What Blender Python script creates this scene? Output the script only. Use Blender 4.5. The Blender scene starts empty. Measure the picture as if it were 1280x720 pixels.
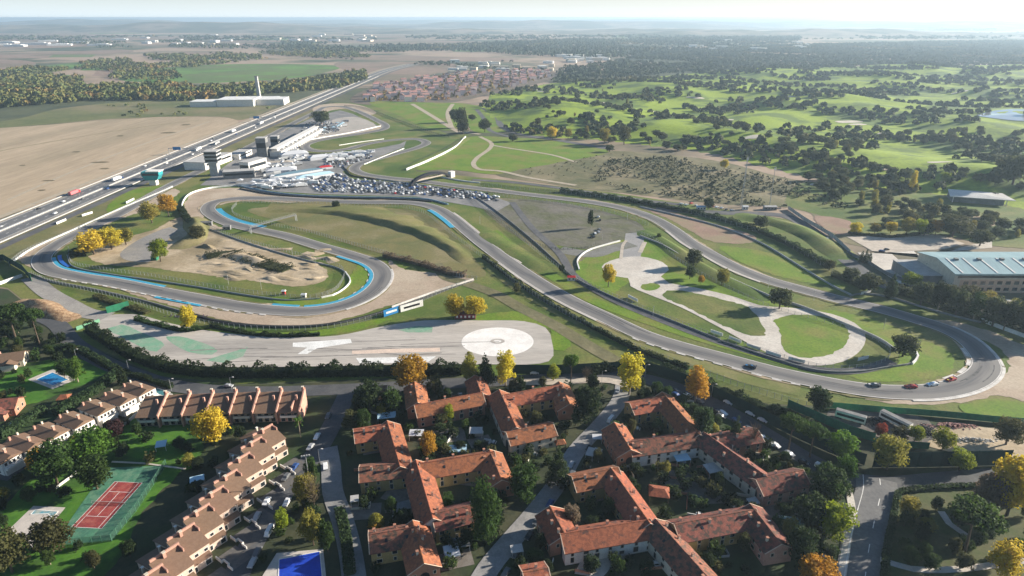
import bpy, bmesh, math, random
import numpy as np
from mathutils import Vector, Matrix
from mathutils.geometry import tessellate_polygon
R = math.radians
random.seed(7); rng = np.random.default_rng(7)
scene = bpy.context.scene
COL = scene.collection

# ------------------------------------------------------------------ camera, sky, sun, exposure
CAM_H, FPX, HY = 163.0, 805.0, 22.0
PITCH = math.atan((360 - HY) / FPX)
cam_data = bpy.data.cameras.new('camera'); cam = bpy.data.objects.new('camera', cam_data); COL.objects.link(cam)
cam.location = (0, 0, CAM_H); cam.rotation_euler = (R(90) - PITCH, 0, 0)
cam_data.sensor_width = 36; cam_data.lens = 36 * FPX / 1280
cam_data.clip_start = 1; cam_data.clip_end = 120000
scene.camera = cam
SUN_EL, SUN_AZ = 19.0, 17.0            # azimuth counted from +X towards +Y
world = bpy.data.worlds.new('World'); scene.world = world; world.use_nodes = True
wn = world.node_tree
sky = wn.nodes.new('ShaderNodeTexSky'); sky.sky_type = 'NISHITA'; sky.sun_disc = False
sky.sun_elevation = R(SUN_EL); sky.sun_rotation = R(90 - SUN_AZ)
sky.altitude = 300; sky.air_density = 1.2; sky.dust_density = 0.35; sky.ozone_density = 4.0
bg = wn.nodes['Background']; bg.inputs[1].default_value = 0.05
# a pale veil of haze low in the sky
_tc = wn.nodes.new('ShaderNodeTexCoord'); _sx = wn.nodes.new('ShaderNodeSeparateXYZ'); wn.links.new(_tc.outputs['Generated'], _sx.inputs[0])
_mr = wn.nodes.new('ShaderNodeMapRange'); _mr.interpolation_type = 'SMOOTHSTEP'; _mr.inputs['From Min'].default_value = -.01; _mr.inputs['From Max'].default_value = .07; _mr.inputs['To Min'].default_value = .88; _mr.inputs['To Max'].default_value = 0
wn.links.new(_sx.outputs['Z'], _mr.inputs['Value'])
_vr = wn.nodes.new('ShaderNodeMapRange'); _vr.inputs['From Min'].default_value = -1; _vr.inputs['From Max'].default_value = 1; wn.links.new(_sx.outputs['X'], _vr.inputs['Value'])
_vc = wn.nodes.new('ShaderNodeMix'); _vc.data_type = 'RGBA'; _vc.inputs['A'].default_value = (6.6, 8.2, 9.4, 1); _vc.inputs['B'].default_value = (10.5, 10.6, 10.4, 1); wn.links.new(_vr.outputs[0], _vc.inputs['Factor'])
_mx = wn.nodes.new('ShaderNodeMix'); _mx.data_type = 'RGBA'; wn.links.new(_mr.outputs[0], _mx.inputs['Factor']); wn.links.new(sky.outputs[0], _mx.inputs['A']); wn.links.new(_vc.outputs['Result'], _mx.inputs['B'])
wn.links.new(_mx.outputs['Result'], bg.inputs[0])
sd = bpy.data.lights.new('sun', 'SUN'); sd.energy = 5.0; sd.angle = R(0.5); sd.color = (1, 0.91, 0.78)
sun = bpy.data.objects.new('sun', sd); COL.objects.link(sun)
sdir = Vector((math.cos(R(SUN_AZ)) * math.cos(R(SUN_EL)), math.sin(R(SUN_AZ)) * math.cos(R(SUN_EL)), math.sin(R(SUN_EL))))
sun.rotation_euler = sdir.to_track_quat('Z', 'Y').to_euler()
scene.view_settings.view_transform = 'Standard'; scene.view_settings.look = 'None'
scene.view_settings.exposure = 1.3; scene.view_settings.gamma = 1
scene.cycles.max_bounces = 5; scene.cycles.diffuse_bounces = 2; scene.cycles.transparent_max_bounces = 12
scene.cycles.volume_bounces = 0

# ------------------------------------------------------------------ placing: a photo pixel -> a point on the plane z
_c, _s = math.cos(PITCH), math.sin(PITCH)
def W(x, y, z=0.0):
    u, v = (x - 640) / FPX, (360 - y) / FPX
    t = (z - CAM_H) / (-_s + v * _c)
    return Vector((u * t, (_c + v * _s) * t, z))
def pix(p):
    zc = p[2] - CAM_H; f = p[1] * _c - zc * _s; u = p[1] * _s + zc * _c
    return 640 + FPX * p[0] / f, 360 - FPX * u / f
def height(x, yb, yt):
    lo, hi = 0.0, 80.0; b = W(x, yb)
    for _ in range(30):
        m = (lo + hi) / 2
        if pix((b.x, b.y, m))[1] > yt: lo = m
        else: hi = m
    return lo
def mpp(x, y):                                  # metres per pixel at a ground point
    b = W(x, y); return (b - Vector((0, 0, CAM_H))).length / FPX
def WL(pts, z=0): return [W(x, y, z) for x, y in pts]

def spline(pts, step=4.0, closed=False):
    P = [Vector((p[0], p[1], 0)) for p in pts]; n = len(P); out = []
    rngk = range(n) if closed else range(n - 1)
    for i in rngk:
        p1, p2 = P[i], P[(i + 1) % n]
        p0 = P[i - 1] if (closed or i > 0) else p1 * 2 - p2
        p3 = P[(i + 2) % n] if (closed or i + 2 < n) else p2 * 2 - p1
        t0 = 0; t1 = max(1e-3, (p1 - p0).length ** .5); t2 = t1 + max(1e-3, (p2 - p1).length ** .5); t3 = t2 + max(1e-3, (p3 - p2).length ** .5)
        k = max(1, int((p2 - p1).length / step))
        for j in range(k):
            t = t1 + (t2 - t1) * j / k
            a1 = p0 * ((t1 - t) / (t1 - t0)) + p1 * ((t - t0) / (t1 - t0))
            a2 = p1 * ((t2 - t) / (t2 - t1)) + p2 * ((t - t1) / (t2 - t1))
            a3 = p2 * ((t3 - t) / (t3 - t2)) + p3 * ((t - t2) / (t3 - t2))
            b1 = a1 * ((t2 - t) / (t2 - t0)) + a2 * ((t - t0) / (t2 - t0))
            b2 = a2 * ((t3 - t) / (t3 - t1)) + a3 * ((t - t1) / (t3 - t1))
            out.append(b1 * ((t2 - t) / (t2 - t1)) + b2 * ((t - t1) / (t2 - t1)))
    if not closed: out.append(P[-1].copy())
    return out
def poly_step(pts, step, closed=False):         # straight segments resampled
    out = []; n = len(pts)
    for i in range(n if closed else n - 1):
        a, b = Vector((pts[i][0], pts[i][1], 0)), Vector((pts[(i + 1) % n][0], pts[(i + 1) % n][1], 0))
        k = max(1, int(round((b - a).length / step)))
        for j in range(k): out.append(a.lerp(b, j / k))
    if not closed: out.append(Vector((pts[-1][0], pts[-1][1], 0)))
    return out
def inside(p, poly):
    x, y = p[0], p[1]; r = False; n = len(poly); j = n - 1
    for i in range(n):
        xi, yi, xj, yj = poly[i][0], poly[i][1], poly[j][0], poly[j][1]
        if (yi > y) != (yj > y) and x < (xj - xi) * (y - yi) / (yj - yi) + xi: r = not r
        j = i
    return r

# ------------------------------------------------------------------ materials
def nd(nt, t, **kw):
    n = nt.nodes.new(t)
    for k, v in kw.items(): setattr(n, k, v)
    return n
MATS = {}
def M(name, c1, c2=None, scale=0.2, c3=None, scale3=0.03, rough=0.9, metal=0, bump=0, bscale=None, lo=.38, hi=.62, objrand=0, stretch=None, spec=0.3, alpha=None, lo3=.45, hi3=.65, fine=.22, fsc=9):
    if name in MATS: return MATS[name]
    m = bpy.data.materials.new(name); m.use_nodes = True; nt = m.node_tree
    b = nt.nodes['Principled BSDF']; b.inputs['Roughness'].default_value = rough; b.inputs['Metallic'].default_value = metal
    b.inputs['Specular IOR Level'].default_value = spec
    b.inputs['Base Color'].default_value = (*c1, 1)
    tc = nd(nt, 'ShaderNodeTexCoord'); vec = tc.outputs['Object']
    if stretch:
        mp = nd(nt, 'ShaderNodeMapping'); mp.inputs['Scale'].default_value = stretch
        nt.links.new(vec, mp.inputs[0]); vec = mp.outputs[0]
    col = None
    def layer(ca, cb, sc, l, h, prev=None, det=5):
        no = nd(nt, 'ShaderNodeTexNoise'); no.inputs['Scale'].default_value = sc; no.inputs['Detail'].default_value = det; no.inputs['Roughness'].default_value = .6
        nt.links.new(vec, no.inputs['Vector'])
        mr = nd(nt, 'ShaderNodeMapRange'); mr.inputs['From Min'].default_value = l; mr.inputs['From Max'].default_value = h; mr.interpolation_type = 'SMOOTHSTEP'
        nt.links.new(no.outputs['Fac'], mr.inputs['Value'])
        mx = nd(nt, 'ShaderNodeMix', data_type='RGBA')
        nt.links.new(mr.outputs[0], mx.inputs['Factor'])
        if prev is None: mx.inputs['A'].default_value = (*ca, 1)
        else: nt.links.new(prev, mx.inputs['A'])
        mx.inputs['B'].default_value = (*cb, 1)
        return mx.outputs['Result']
    if c2: col = layer(c1, c2, scale, lo, hi)
    if c3: col = layer(c1, c3, scale3, lo3, hi3, col, 4)
    if c2 and fine:
        no = nd(nt, 'ShaderNodeTexNoise'); no.inputs['Scale'].default_value = scale * fsc; no.inputs['Detail'].default_value = 6; no.inputs['Roughness'].default_value = .75; nt.links.new(vec, no.inputs['Vector'])
        mr = nd(nt, 'ShaderNodeMapRange'); mr.inputs['From Min'].default_value = .3; mr.inputs['From Max'].default_value = .7; mr.inputs['To Min'].default_value = 1 - fine; mr.inputs['To Max'].default_value = 1 + fine; nt.links.new(no.outputs['Fac'], mr.inputs['Value'])
        vm = nd(nt, 'ShaderNodeVectorMath', operation='SCALE'); nt.links.new(col, vm.inputs[0]); nt.links.new(mr.outputs[0], vm.inputs['Scale']); col = vm.outputs[0]
    if objrand:
        oi = nd(nt, 'ShaderNodeObjectInfo'); hsv = nd(nt, 'ShaderNodeHueSaturation')
        mr = nd(nt, 'ShaderNodeMapRange'); mr.inputs['To Min'].default_value = 1 - objrand; mr.inputs['To Max'].default_value = 1 + objrand
        nt.links.new(oi.outputs['Random'], mr.inputs['Value']); nt.links.new(mr.outputs[0], hsv.inputs['Value'])
        ml = nd(nt, 'ShaderNodeMath', operation='MULTIPLY_ADD'); ml.inputs[1].default_value = 7.31; ml.inputs[2].default_value = 0
        fr = nd(nt, 'ShaderNodeMath', operation='FRACT'); nt.links.new(oi.outputs['Random'], ml.inputs[0]); nt.links.new(ml.outputs[0], fr.inputs[0])
        mh = nd(nt, 'ShaderNodeMapRange'); mh.inputs['To Min'].default_value = .5 - objrand * .06; mh.inputs['To Max'].default_value = .5 + objrand * .06
        nt.links.new(fr.outputs[0], mh.inputs['Value']); nt.links.new(mh.outputs[0], hsv.inputs['Hue'])
        if col is None: hsv.inputs['Color'].default_value = (*c1, 1)
        else: nt.links.new(col, hsv.inputs['Color'])
        col = hsv.outputs[0]
    if col: nt.links.new(col, b.inputs['Base Color'])
    if bump:
        no = nd(nt, 'ShaderNodeTexNoise'); no.inputs['Scale'].default_value = bscale or scale * 3; no.inputs['Detail'].default_value = 5
        nt.links.new(vec, no.inputs['Vector'])
        bp = nd(nt, 'ShaderNodeBump'); bp.inputs['Strength'].default_value = bump; bp.inputs['Distance'].default_value = 0.2 / (bscale or scale * 3)
        nt.links.new(no.outputs['Fac'], bp.inputs['Height']); nt.links.new(bp.outputs[0], b.inputs['Normal'])
    if alpha is not None: b.inputs['Alpha'].default_value = alpha
    MATS[name] = m; return m

# grounds
m_ground = M('land', (.09, .10, .045), (.045, .06, .03), .005, (.34, .25, .18), .0011, lo3=.44, hi3=.54)
m_cgrass = M('circuit_grass', (.09, .135, .017), (.165, .16, .045), .03, (.055, .10, .011), .011, fine=.38, fsc=22, bump=.3, bscale=1.5)
m_grass_b = M('bright_grass', (.10, .18, .008), (.135, .205, .014), .05, (.17, .18, .032), .03, fine=.34, fsc=14, bump=.3, bscale=1.5)
m_dry = M('dry_grass', (.17, .15, .055), (.115, .125, .04), .06, (.22, .185, .09), .03, bump=.4, bscale=1)
m_scrubsoil = M('scrub_soil', (.15, .135, .065), (.095, .10, .042), .04, (.22, .185, .105), .02, bump=.4)
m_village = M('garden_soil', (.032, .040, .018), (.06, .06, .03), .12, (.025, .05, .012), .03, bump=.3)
m_lawn = M('lawn', (.045, .14, .010), (.07, .17, .015), .15, (.03, .07, .012), .05, bump=.3, bscale=3)
m_track = None
m_asphalt = M('asphalt', (.10, .10, .105), (.13, .128, .125), .15, (.085, .085, .09), .05, rough=.85)
m_street = M('street_asphalt', (.075, .077, .082), (.10, .10, .10), .12, (.06, .062, .068), .04, rough=.85)
m_conc = M('pale_paving', (.52, .47, .41), (.45, .41, .36), .08, (.57, .53, .47), .03, rough=.9)
m_skid = M('skid_paving', (.40, .365, .325), (.46, .42, .375), .05, (.32, .295, .265), .02, rough=.9, stretch=(.25, 2.2, 1))
m_gravel = M('gravel', (.40, .31, .23), (.34, .265, .19), .07, (.44, .36, .27), .02, bump=.5, bscale=1.2)
m_gravelred = M('red_gravel', (.29, .19, .14), (.24, .155, .11), .08, (.25, .20, .12), .03, bump=.5, bscale=1.2)
m_sand = M('dirt', (.46, .37, .255), (.36, .28, .18), .05, (.24, .19, .11), .022, bump=.5, bscale=.6)
m_sandpale = M('sand_arena', (.47, .41, .34), (.42, .365, .30), .03, rough=.95)
m_field = M('stubble_field', (.43, .335, .23), (.37, .285, .19), .012, (.31, .25, .165), .006, fine=.2, fsc=14, stretch=(1, .12, 1), lo=.3, hi=.7)
m_fieldg = M('pasture', (.15, .155, .06), (.10, .12, .04), .012, (.20, .17, .09), .005)
m_farfield = M('far_field', (.26, .18, .135), (.21, .15, .11), .004, (.15, .13, .08), .002)
m_fargreen = M('far_meadow', (.11, .22, .035), (.07, .12, .03), .006, (.12, .15, .05), .003)
m_path = M('path_gravel', (.42, .36, .27), (.36, .30, .22), .2)
m_white = M('white_paint', (.78, .77, .74), (.66, .65, .62), .12, rough=.6)
m_whiteold = M('worn_white_paint', (.66, .63, .59), (.52, .49, .45), .25, rough=.8)
m_greenpaint = M('faded_green_paint', (.17, .33, .22), (.25, .34, .25), .15, rough=.8)
m_blue = M('kerb_blue_paint', (.05, .34, .50), (.05, .30, .46), .2, rough=.6)
m_bluedeep = M('kerb_deep_blue_paint', (.02, .15, .55), rough=.6)
m_redcourt = M('red_court', (.30, .05, .045), (.22, .042, .04), .25, (.33, .09, .07), .4, fine=.3, rough=.8)
m_greencourt = M('green_court', (.07, .20, .12), (.05, .15, .10), .2, (.11, .22, .14), .3, fine=.3, rough=.8)
m_pool = M('pool_water', (.03, .25, .50), (.02, .18, .42), .35, rough=.08, spec=.5)
m_poolcover = M('pool_cover', (.015, .05, .42), (.02, .07, .48), .2, rough=.4)
m_tile = M('pool_terrace', (.52, .47, .42), (.45, .41, .37), .4, rough=.8)
m_water = M('lake_water', (.35, .38, .40), rough=.05, spec=.8)
# building materials
m_roof = M('red_roof_tile', (.33, .115, .055), (.21, .075, .04), .9, (.09, .05, .04), .33, bump=.8, bscale=5, lo3=.52, hi3=.68, fine=.4, fsc=6, objrand=.14)
m_roofdark = M('weathered_red_tile', (.25, .09, .058), (.17, .065, .045), .8, (.07, .05, .038), .7, bump=.6, bscale=5, lo3=.46, hi3=.62, fine=.4, fsc=6, objrand=.14)
m_roofbrown = M('brown_roof_tile', (.185, .118, .078), (.16, .10, .066), 1.2, rough=.85, bump=.4, bscale=6, objrand=.08)
m_ochre = M('ochre_render', (.42, .30, .13), (.36, .25, .10), .4)
m_terra = M('terracotta_render', (.42, .20, .13), (.36, .17, .11), .4)
m_cream = M('cream_render', (.62, .55, .44), (.54, .47, .37), .4)
m_wallwhite = M('white_render', (.74, .71, .66), (.66, .63, .58), .4)
m_pink = M('pink_brick', (.50, .28, .21), (.44, .24, .18), .8)
m_darkwin = M('window_glass', (.02, .025, .03), rough=.15, spec=.6)
m_verge = M('pale_verge_mortar', (.60, .45, .34), (.52, .38, .28), .8)
m_concw = M('concrete', (.46, .45, .43), (.38, .37, .355), .3)
m_concd = M('grey_concrete', (.22, .22, .215), (.17, .17, .168), .3)
m_metal = M('galvanised_steel', (.36, .37, .38), rough=.5, metal=.4)
m_rail = M('guard_rail', (.42, .43, .44), (.36, .37, .38), .5, rough=.45, metal=.3)
m_dark = M('dark_rubber', (.02, .02, .022), rough=.8)
m_tealroof = M('pale_teal_metal_roof', (.30, .42, .43), (.26, .37, .39), .05, rough=.45, stretch=(3, .3, 1))
m_teal = M('turquoise_cladding', (.03, .30, .32), (.03, .25, .28), .3, rough=.5)
m_greenfence = M('green_screen', (.02, .17, .085), (.015, .13, .07), .4, rough=.7)
m_greendark = M('dark_green_screen', (.008, .04, .032), (.006, .03, .025), .4, rough=.8)
m_wood = M('bark', (.11, .08, .055), (.075, .055, .04), 2)
m_palebark = M('pale_bark', (.34, .28, .20), (.25, .20, .15), 2)
m_net = M('wire_mesh', (.25, .26, .25), rough=.7, alpha=.22)
m_netgreen = M('green_mesh', (.03, .08, .05), rough=.8, alpha=.4)
m_adblue = M('advert_blue', (.03, .20, .45), rough=.5)
m_black = M('black_board', (.015, .015, .02), rough=.5)
m_red = M('red_paint', (.45, .03, .03), rough=.4)
m_yellowp = M('yellow_paint', (.60, .45, .05), rough=.5)
m_awning = M('white_awning', (.56, .57, .59), rough=.6)
m_awningblue = M('pale_blue_awning', (.40, .58, .68), rough=.6)

def track_mat(name, base, line, edge):
    m = bpy.data.materials.new(name); m.use_nodes = True; nt = m.node_tree; b = nt.nodes['Principled BSDF']
    b.inputs['Roughness'].default_value = .85; b.inputs['Specular IOR Level'].default_value = .3
    uv = nd(nt, 'ShaderNodeUVMap'); sx = nd(nt, 'ShaderNodeSeparateXYZ'); nt.links.new(uv.outputs[0], sx.inputs[0])
    tc = nd(nt, 'ShaderNodeTexCoord')
    no = nd(nt, 'ShaderNodeTexNoise'); no.inputs['Scale'].default_value = .02; no.inputs['Detail'].default_value = 3; nt.links.new(tc.outputs['Object'], no.inputs['Vector'])
    ad = nd(nt, 'ShaderNodeMath', operation='MULTIPLY_ADD'); ad.inputs[1].default_value = .7; nt.links.new(no.outputs['Fac'], ad.inputs[0])
    sub = nd(nt, 'ShaderNodeMath', operation='SUBTRACT'); sub.inputs[1].default_value = .35; nt.links.new(sx.outputs[0], sub.inputs[0]); nt.links.new(sub.outputs[0], ad.inputs[2])
    # the rubbered racing line wanders across the width
    pp = nd(nt, 'ShaderNodeMath', operation='SUBTRACT'); pp.inputs[1].default_value = .5; nt.links.new(ad.outputs[0], pp.inputs[0])
    ab = nd(nt, 'ShaderNodeMath', operation='ABSOLUTE'); nt.links.new(pp.outputs[0], ab.inputs[0])
    mr = nd(nt, 'ShaderNodeMapRange', interpolation_type='SMOOTHSTEP'); mr.inputs['From Min'].default_value = .05; mr.inputs['From Max'].default_value = .32; nt.links.new(ab.outputs[0], mr.inputs['Value'])
    mx = nd(nt, 'ShaderNodeMix', data_type='RGBA'); mx.inputs['A'].default_value = (*line, 1); mx.inputs['B'].default_value = (*base, 1); nt.links.new(mr.outputs[0], mx.inputs['Factor'])
    mp = nd(nt, 'ShaderNodeMapping'); mp.inputs['Scale'].default_value = (9, .03, 1); nt.links.new(uv.outputs[0], mp.inputs[0])
    n2 = nd(nt, 'ShaderNodeTexNoise'); n2.inputs['Scale'].default_value = 1.5; n2.inputs['Detail'].default_value = 4; nt.links.new(mp.outputs[0], n2.inputs['Vector'])
    m2 = nd(nt, 'ShaderNodeMapRange'); m2.inputs['From Min'].default_value = .35; m2.inputs['From Max'].default_value = .7; m2.inputs['To Max'].default_value = .5; nt.links.new(n2.outputs['Fac'], m2.inputs['Value'])
    mx2 = nd(nt, 'ShaderNodeMix', data_type='RGBA'); nt.links.new(mx.outputs['Result'], mx2.inputs['A']); mx2.inputs['B'].default_value = (*edge, 1); nt.links.new(m2.outputs[0], mx2.inputs['Factor'])
    nt.links.new(mx2.outputs['Result'], b.inputs['Base Color']); return m
m_track = track_mat('race_asphalt', (.19, .182, .172), (.10, .10, .105), (.225, .21, .195))
m_highway = M('highway_asphalt', (.13, .13, .135), (.16, .158, .155), .05, rough=.85)

def leafy(m, k=.45):                            # thin leaves let part of the sunlight through
    nt = m.node_tree; b = nt.nodes['Principled BSDF']; out = nt.nodes['Material Output']; l = b.inputs['Base Color'].links
    tr = nd(nt, 'ShaderNodeBsdfTranslucent'); mx = nd(nt, 'ShaderNodeMixShader'); mx.inputs[0].default_value = k
    if l: nt.links.new(l[0].from_socket, tr.inputs['Color'])
    nt.links.new(b.outputs[0], mx.inputs[1]); nt.links.new(tr.outputs[0], mx.inputs[2]); nt.links.new(mx.outputs[0], out.inputs['Surface']); return m
def leaf_mat(name, c, c2, objrand=.22):
    return leafy(M('leaves_' + name, c, c2, .55, rough=.75, objrand=objrand, spec=.2, lo=.35, hi=.65))
LEAF = dict(
    dark=leaf_mat('dark_green', (.035, .055, .018), (.02, .036, .012)),
    mid=leaf_mat('mid_green', (.055, .095, .02), (.035, .065, .014)),
    lime=leaf_mat('lime_green', (.30, .33, .022), (.20, .25, .02)),
    bright=leaf_mat('bright_green', (.11, .20, .022), (.07, .14, .018)),
    olive=leaf_mat('olive_green', (.10, .10, .035), (.07, .075, .026)),
    yellow=leaf_mat('yellow', (.60, .47, .035), (.46, .38, .04)),
    gold=leaf_mat('gold_olive', (.32, .28, .05), (.22, .20, .04)),
    orange=leaf_mat('orange', (.52, .29, .03), (.40, .24, .03)),
    red=leaf_mat('rust_red', (.27, .065, .025), (.20, .05, .02)),
    plum=leaf_mat('plum', (.06, .025, .025), (.04, .02, .02)),
    tan=leaf_mat('tan_twigs', (.24, .18, .12), (.17, .13, .09)),
    oak=leaf_mat('oak_green', (.075, .088, .036), (.048, .06, .025)),
    hedge=leaf_mat('hedge_green', (.05, .085, .03), (.035, .06, .022)),
)

# ------------------------------------------------------------------ objects
def link(o, parent=None):
    COL.objects.link(o)
    if parent is not None: o.parent = parent
    return o
def tag(o, label, cat, group=None):
    o['label'] = label; o['category'] = cat
    if group: o['group'] = group
    return o
def thing(name, label, cat, loc=(0, 0, 0), rz=0, group=None):
    o = bpy.data.objects.new(name, None); o.empty_display_size = .5
    o.location = loc; o.rotation_euler = (0, 0, rz); link(o); return tag(o, label, cat, group)
def part(name, mesh, mat, parent, label=None):
    if isinstance(mesh, MB): mesh = mesh.mesh(name)
    o = bpy.data.objects.new(name, mesh); link(o, parent)
    if mat is not None:
        for m in (mat if isinstance(mat, (list, tuple)) else [mat]): mesh.materials.append(m)
    if label: o['label'] = label
    return o
def struct(name, mesh, mat):
    o = part(name, mesh, mat, None); o['kind'] = 'structure'; return o
def dup(root, loc=None, rz=None, label=None, group=None, scale=None):
    c = root.copy(); COL.objects.link(c)
    if loc is not None: c.location = loc
    if rz is not None: c.rotation_euler = (0, 0, rz)
    if scale is not None: c.scale = scale
    if label: c['label'] = label
    if group: c['group'] = group
    for ch in CH.get(root.name, []) or list(root.children):
        d = ch.copy(); COL.objects.link(d); d.parent = c
        for g in ch.children:
            e = g.copy(); COL.objects.link(e); e.parent = d
    return c
CH = {}
class MB:
    def __init__(s): s.v = []; s.f = []; s.mi = []; s.uv = None
    def add(s, vs, fs, mi=0):
        b = len(s.v); s.v += [tuple(v) for v in vs]; s.f += [tuple(b + i for i in f) for f in fs]; s.mi += [mi] * len(fs); return s
    def box(s, c, size, rz=0, mi=0, taper=1.0):
        hx, hy, h = size[0] / 2, size[1] / 2, size[2]; vs = []
        for z, k in ((0, 1), (h, taper)):
            for x, y in ((-hx, -hy), (hx, -hy), (hx, hy), (-hx, hy)):
                x, y = x * k, y * k
                vs.append((c[0] + x * math.cos(rz) - y * math.sin(rz), c[1] + x * math.sin(rz) + y * math.cos(rz), c[2] + z))
        return s.add(vs, [(3, 2, 1, 0), (4, 5, 6, 7), (0, 1, 5, 4), (1, 2, 6, 5), (2, 3, 7, 6), (3, 0, 4, 7)], mi)
    def prism(s, poly, z0, z1, mi=0):
        n = len(poly); vs = [(p[0], p[1], z0) for p in poly] + [(p[0], p[1], z1) for p in poly]
        return s.add(vs, [tuple(range(n))[::-1], tuple(range(n, 2 * n))] + [(i, (i + 1) % n, n + (i + 1) % n, n + i) for i in range(n)], mi)
    def extr(s, prof, y0, y1, mi=0):            # profile in (x,z) pushed along y
        n = len(prof); vs = [(p[0], y0, p[1]) for p in prof] + [(p[0], y1, p[1]) for p in prof]
        return s.add(vs, [tuple(range(n)), tuple(range(n, 2 * n))[::-1]] + [((i + 1) % n, i, n + i, n + (i + 1) % n) for i in range(n)], mi)
    def extx(s, prof, x0, x1, mi=0):            # profile in (y,z) pushed along x
        n = len(prof); vs = [(x0, p[0], p[1]) for p in prof] + [(x1, p[0], p[1]) for p in prof]
        return s.add(vs, [tuple(range(n))[::-1], tuple(range(n, 2 * n))] + [(i, (i + 1) % n, n + (i + 1) % n, n + i) for i in range(n)], mi)
    def tube(s, a, b, r0, r1=None, n=6, mi=0):
        r1 = r0 if r1 is None else r1; a, b = Vector(a), Vector(b); d = (b - a).normalized()
        u = d.orthogonal().normalized(); w = d.cross(u); vs = []
        for p, r in ((a, r0), (b, r1)):
            for i in range(n): t = 2 * math.pi * i / n; vs.append(p + (u * math.cos(t) + w * math.sin(t)) * r)
        return s.add(vs, [tuple(range(n))[::-1], tuple(range(n, 2 * n))] + [(i, (i + 1) % n, n + (i + 1) % n, n + i) for i in range(n)], mi)
    def wall(s, pts, h, t, z=0, mi=0):          # a wall of height h, thickness t along a polyline
        L, Rr = offset(pts, t / 2), offset(pts, -t / 2); n = len(pts); vs = []
        for i in range(n):
            zz = z if not callable(z) else z(pts[i]); hh = h[i] if isinstance(h, list) else h
            vs += [(L[i].x, L[i].y, zz), (Rr[i].x, Rr[i].y, zz), (Rr[i].x, Rr[i].y, zz + hh), (L[i].x, L[i].y, zz + hh)]
        fs = [(3, 2, 1, 0), tuple(4 * (n - 1) + k for k in range(4))]
        for i in range(n - 1):
            for k in range(4): fs.append((4 * i + k, 4 * i + (k + 1) % 4, 4 * i + 4 + (k + 1) % 4, 4 * i + 4 + k))
        return s.add(vs, fs, mi)
    def mesh(s, name, smooth=False):
        me = bpy.data.meshes.new(name); me.from_pydata(s.v, [], s.f); 
        if any(s.mi): me.polygons.foreach_set('material_index', s.mi)
        if smooth: me.polygons.foreach_set('use_smooth', [True] * len(s.f))
        me.update(); return me
def offset(pts, d):
    out = []; n = len(pts)
    for i in range(n):
        a, b = pts[max(0, i - 1)], pts[min(n - 1, i + 1)]
        t = Vector((b[0] - a[0], b[1] - a[1], 0)); t = t.normalized() if t.length > 1e-6 else Vector((1, 0, 0))
        out.append(Vector((pts[i][0] - t.y * d, pts[i][1] + t.x * d, 0)))
    return out
LV = 0.05; _lvn = {}
def LZ(l):                                      # every sheet lies a few millimetres above the one laid before it
    _lvn[l] = _lvn.get(l, -1) + 1; return l * LV + .0024 * _lvn[l]
def noise_j(x, y): return .55 * math.sin(x * .61 + 1.7 * math.sin(y * .37)) + .45 * math.sin(x * 1.7 + y * 1.3) * math.sin(y * .9 + 2) + .3 * math.sin(x * 3.1 - y * 2.3)
def sheet(name, px, mat, lvl, smooth=True, step=6, world_pts=None, kind=True):
    pts = world_pts or WL(px)
    nat = smooth and any(k in name for k in ('grass', 'gravel', 'dirt', 'meadow', 'lawn', 'scrub', 'infield'))
    if nat:
        pts = spline(pts, 2.5 if pts[0].y < 700 else 8, True); pts = [p + Vector((noise_j(p.x, p.y), noise_j(p.y + 31, p.x), 0)) for p in pts]
    else: pts = spline(pts, step, True) if smooth else [Vector((p[0], p[1], 0)) for p in pts]
    z = LZ(lvl)
    tris = tessellate_polygon([pts])
    mb = MB(); mb.v = [(p.x, p.y, z) for p in pts]
    for t in tris:
        a, b, c = (pts[i] for i in t)
        mb.f.append(tuple(t) if (b - a).cross(c - a).z > 0 else tuple(t)[::-1])
    mb.mi = [0] * len(mb.f)
    o = part(name, mb, mat, None)
    if kind: o['kind'] = 'structure'
    return o
def strip_mesh(name, pts, w, z, off=0.0):
    n = len(pts); mb = MB()
    ws = w if isinstance(w, list) else [w] * n
    cen = offset(pts, off) if off else pts
    L = [offset(cen, 1)[i] for i in range(n)]; s = 0; uvs = []
    for i in range(n):
        d = (L[i] - cen[i]); l = cen[i] + d * ws[i] / 2; r = cen[i] - d * ws[i] / 2
        zz = z(cen[i]) if callable(z) else z
        mb.v += [(l.x, l.y, zz), (r.x, r.y, zz)]
        if i: s += (pts[i] - pts[i - 1]).length
        uvs += [(0, s), (1, s)]
    for i in range(n - 1): mb.f.append((2 * i, 2 * i + 1, 2 * i + 3, 2 * i + 2)); mb.mi.append(0)
    me = mb.mesh(name); uvl = me.uv_layers.new(name='UVMap')
    for li, l in enumerate(me.loops): uvl.data[li].uv = uvs[l.vertex_index]
    return me
def strip(name, px, w, mat, lvl, off=0, step=4, world_pts=None, straight=False):
    p0 = world_pts or WL(px)
    pts = poly_step(p0, step) if straight else spline(p0, step)
    return struct(name, strip_mesh(name, pts, w, LZ(lvl), off), mat), pts

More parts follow.
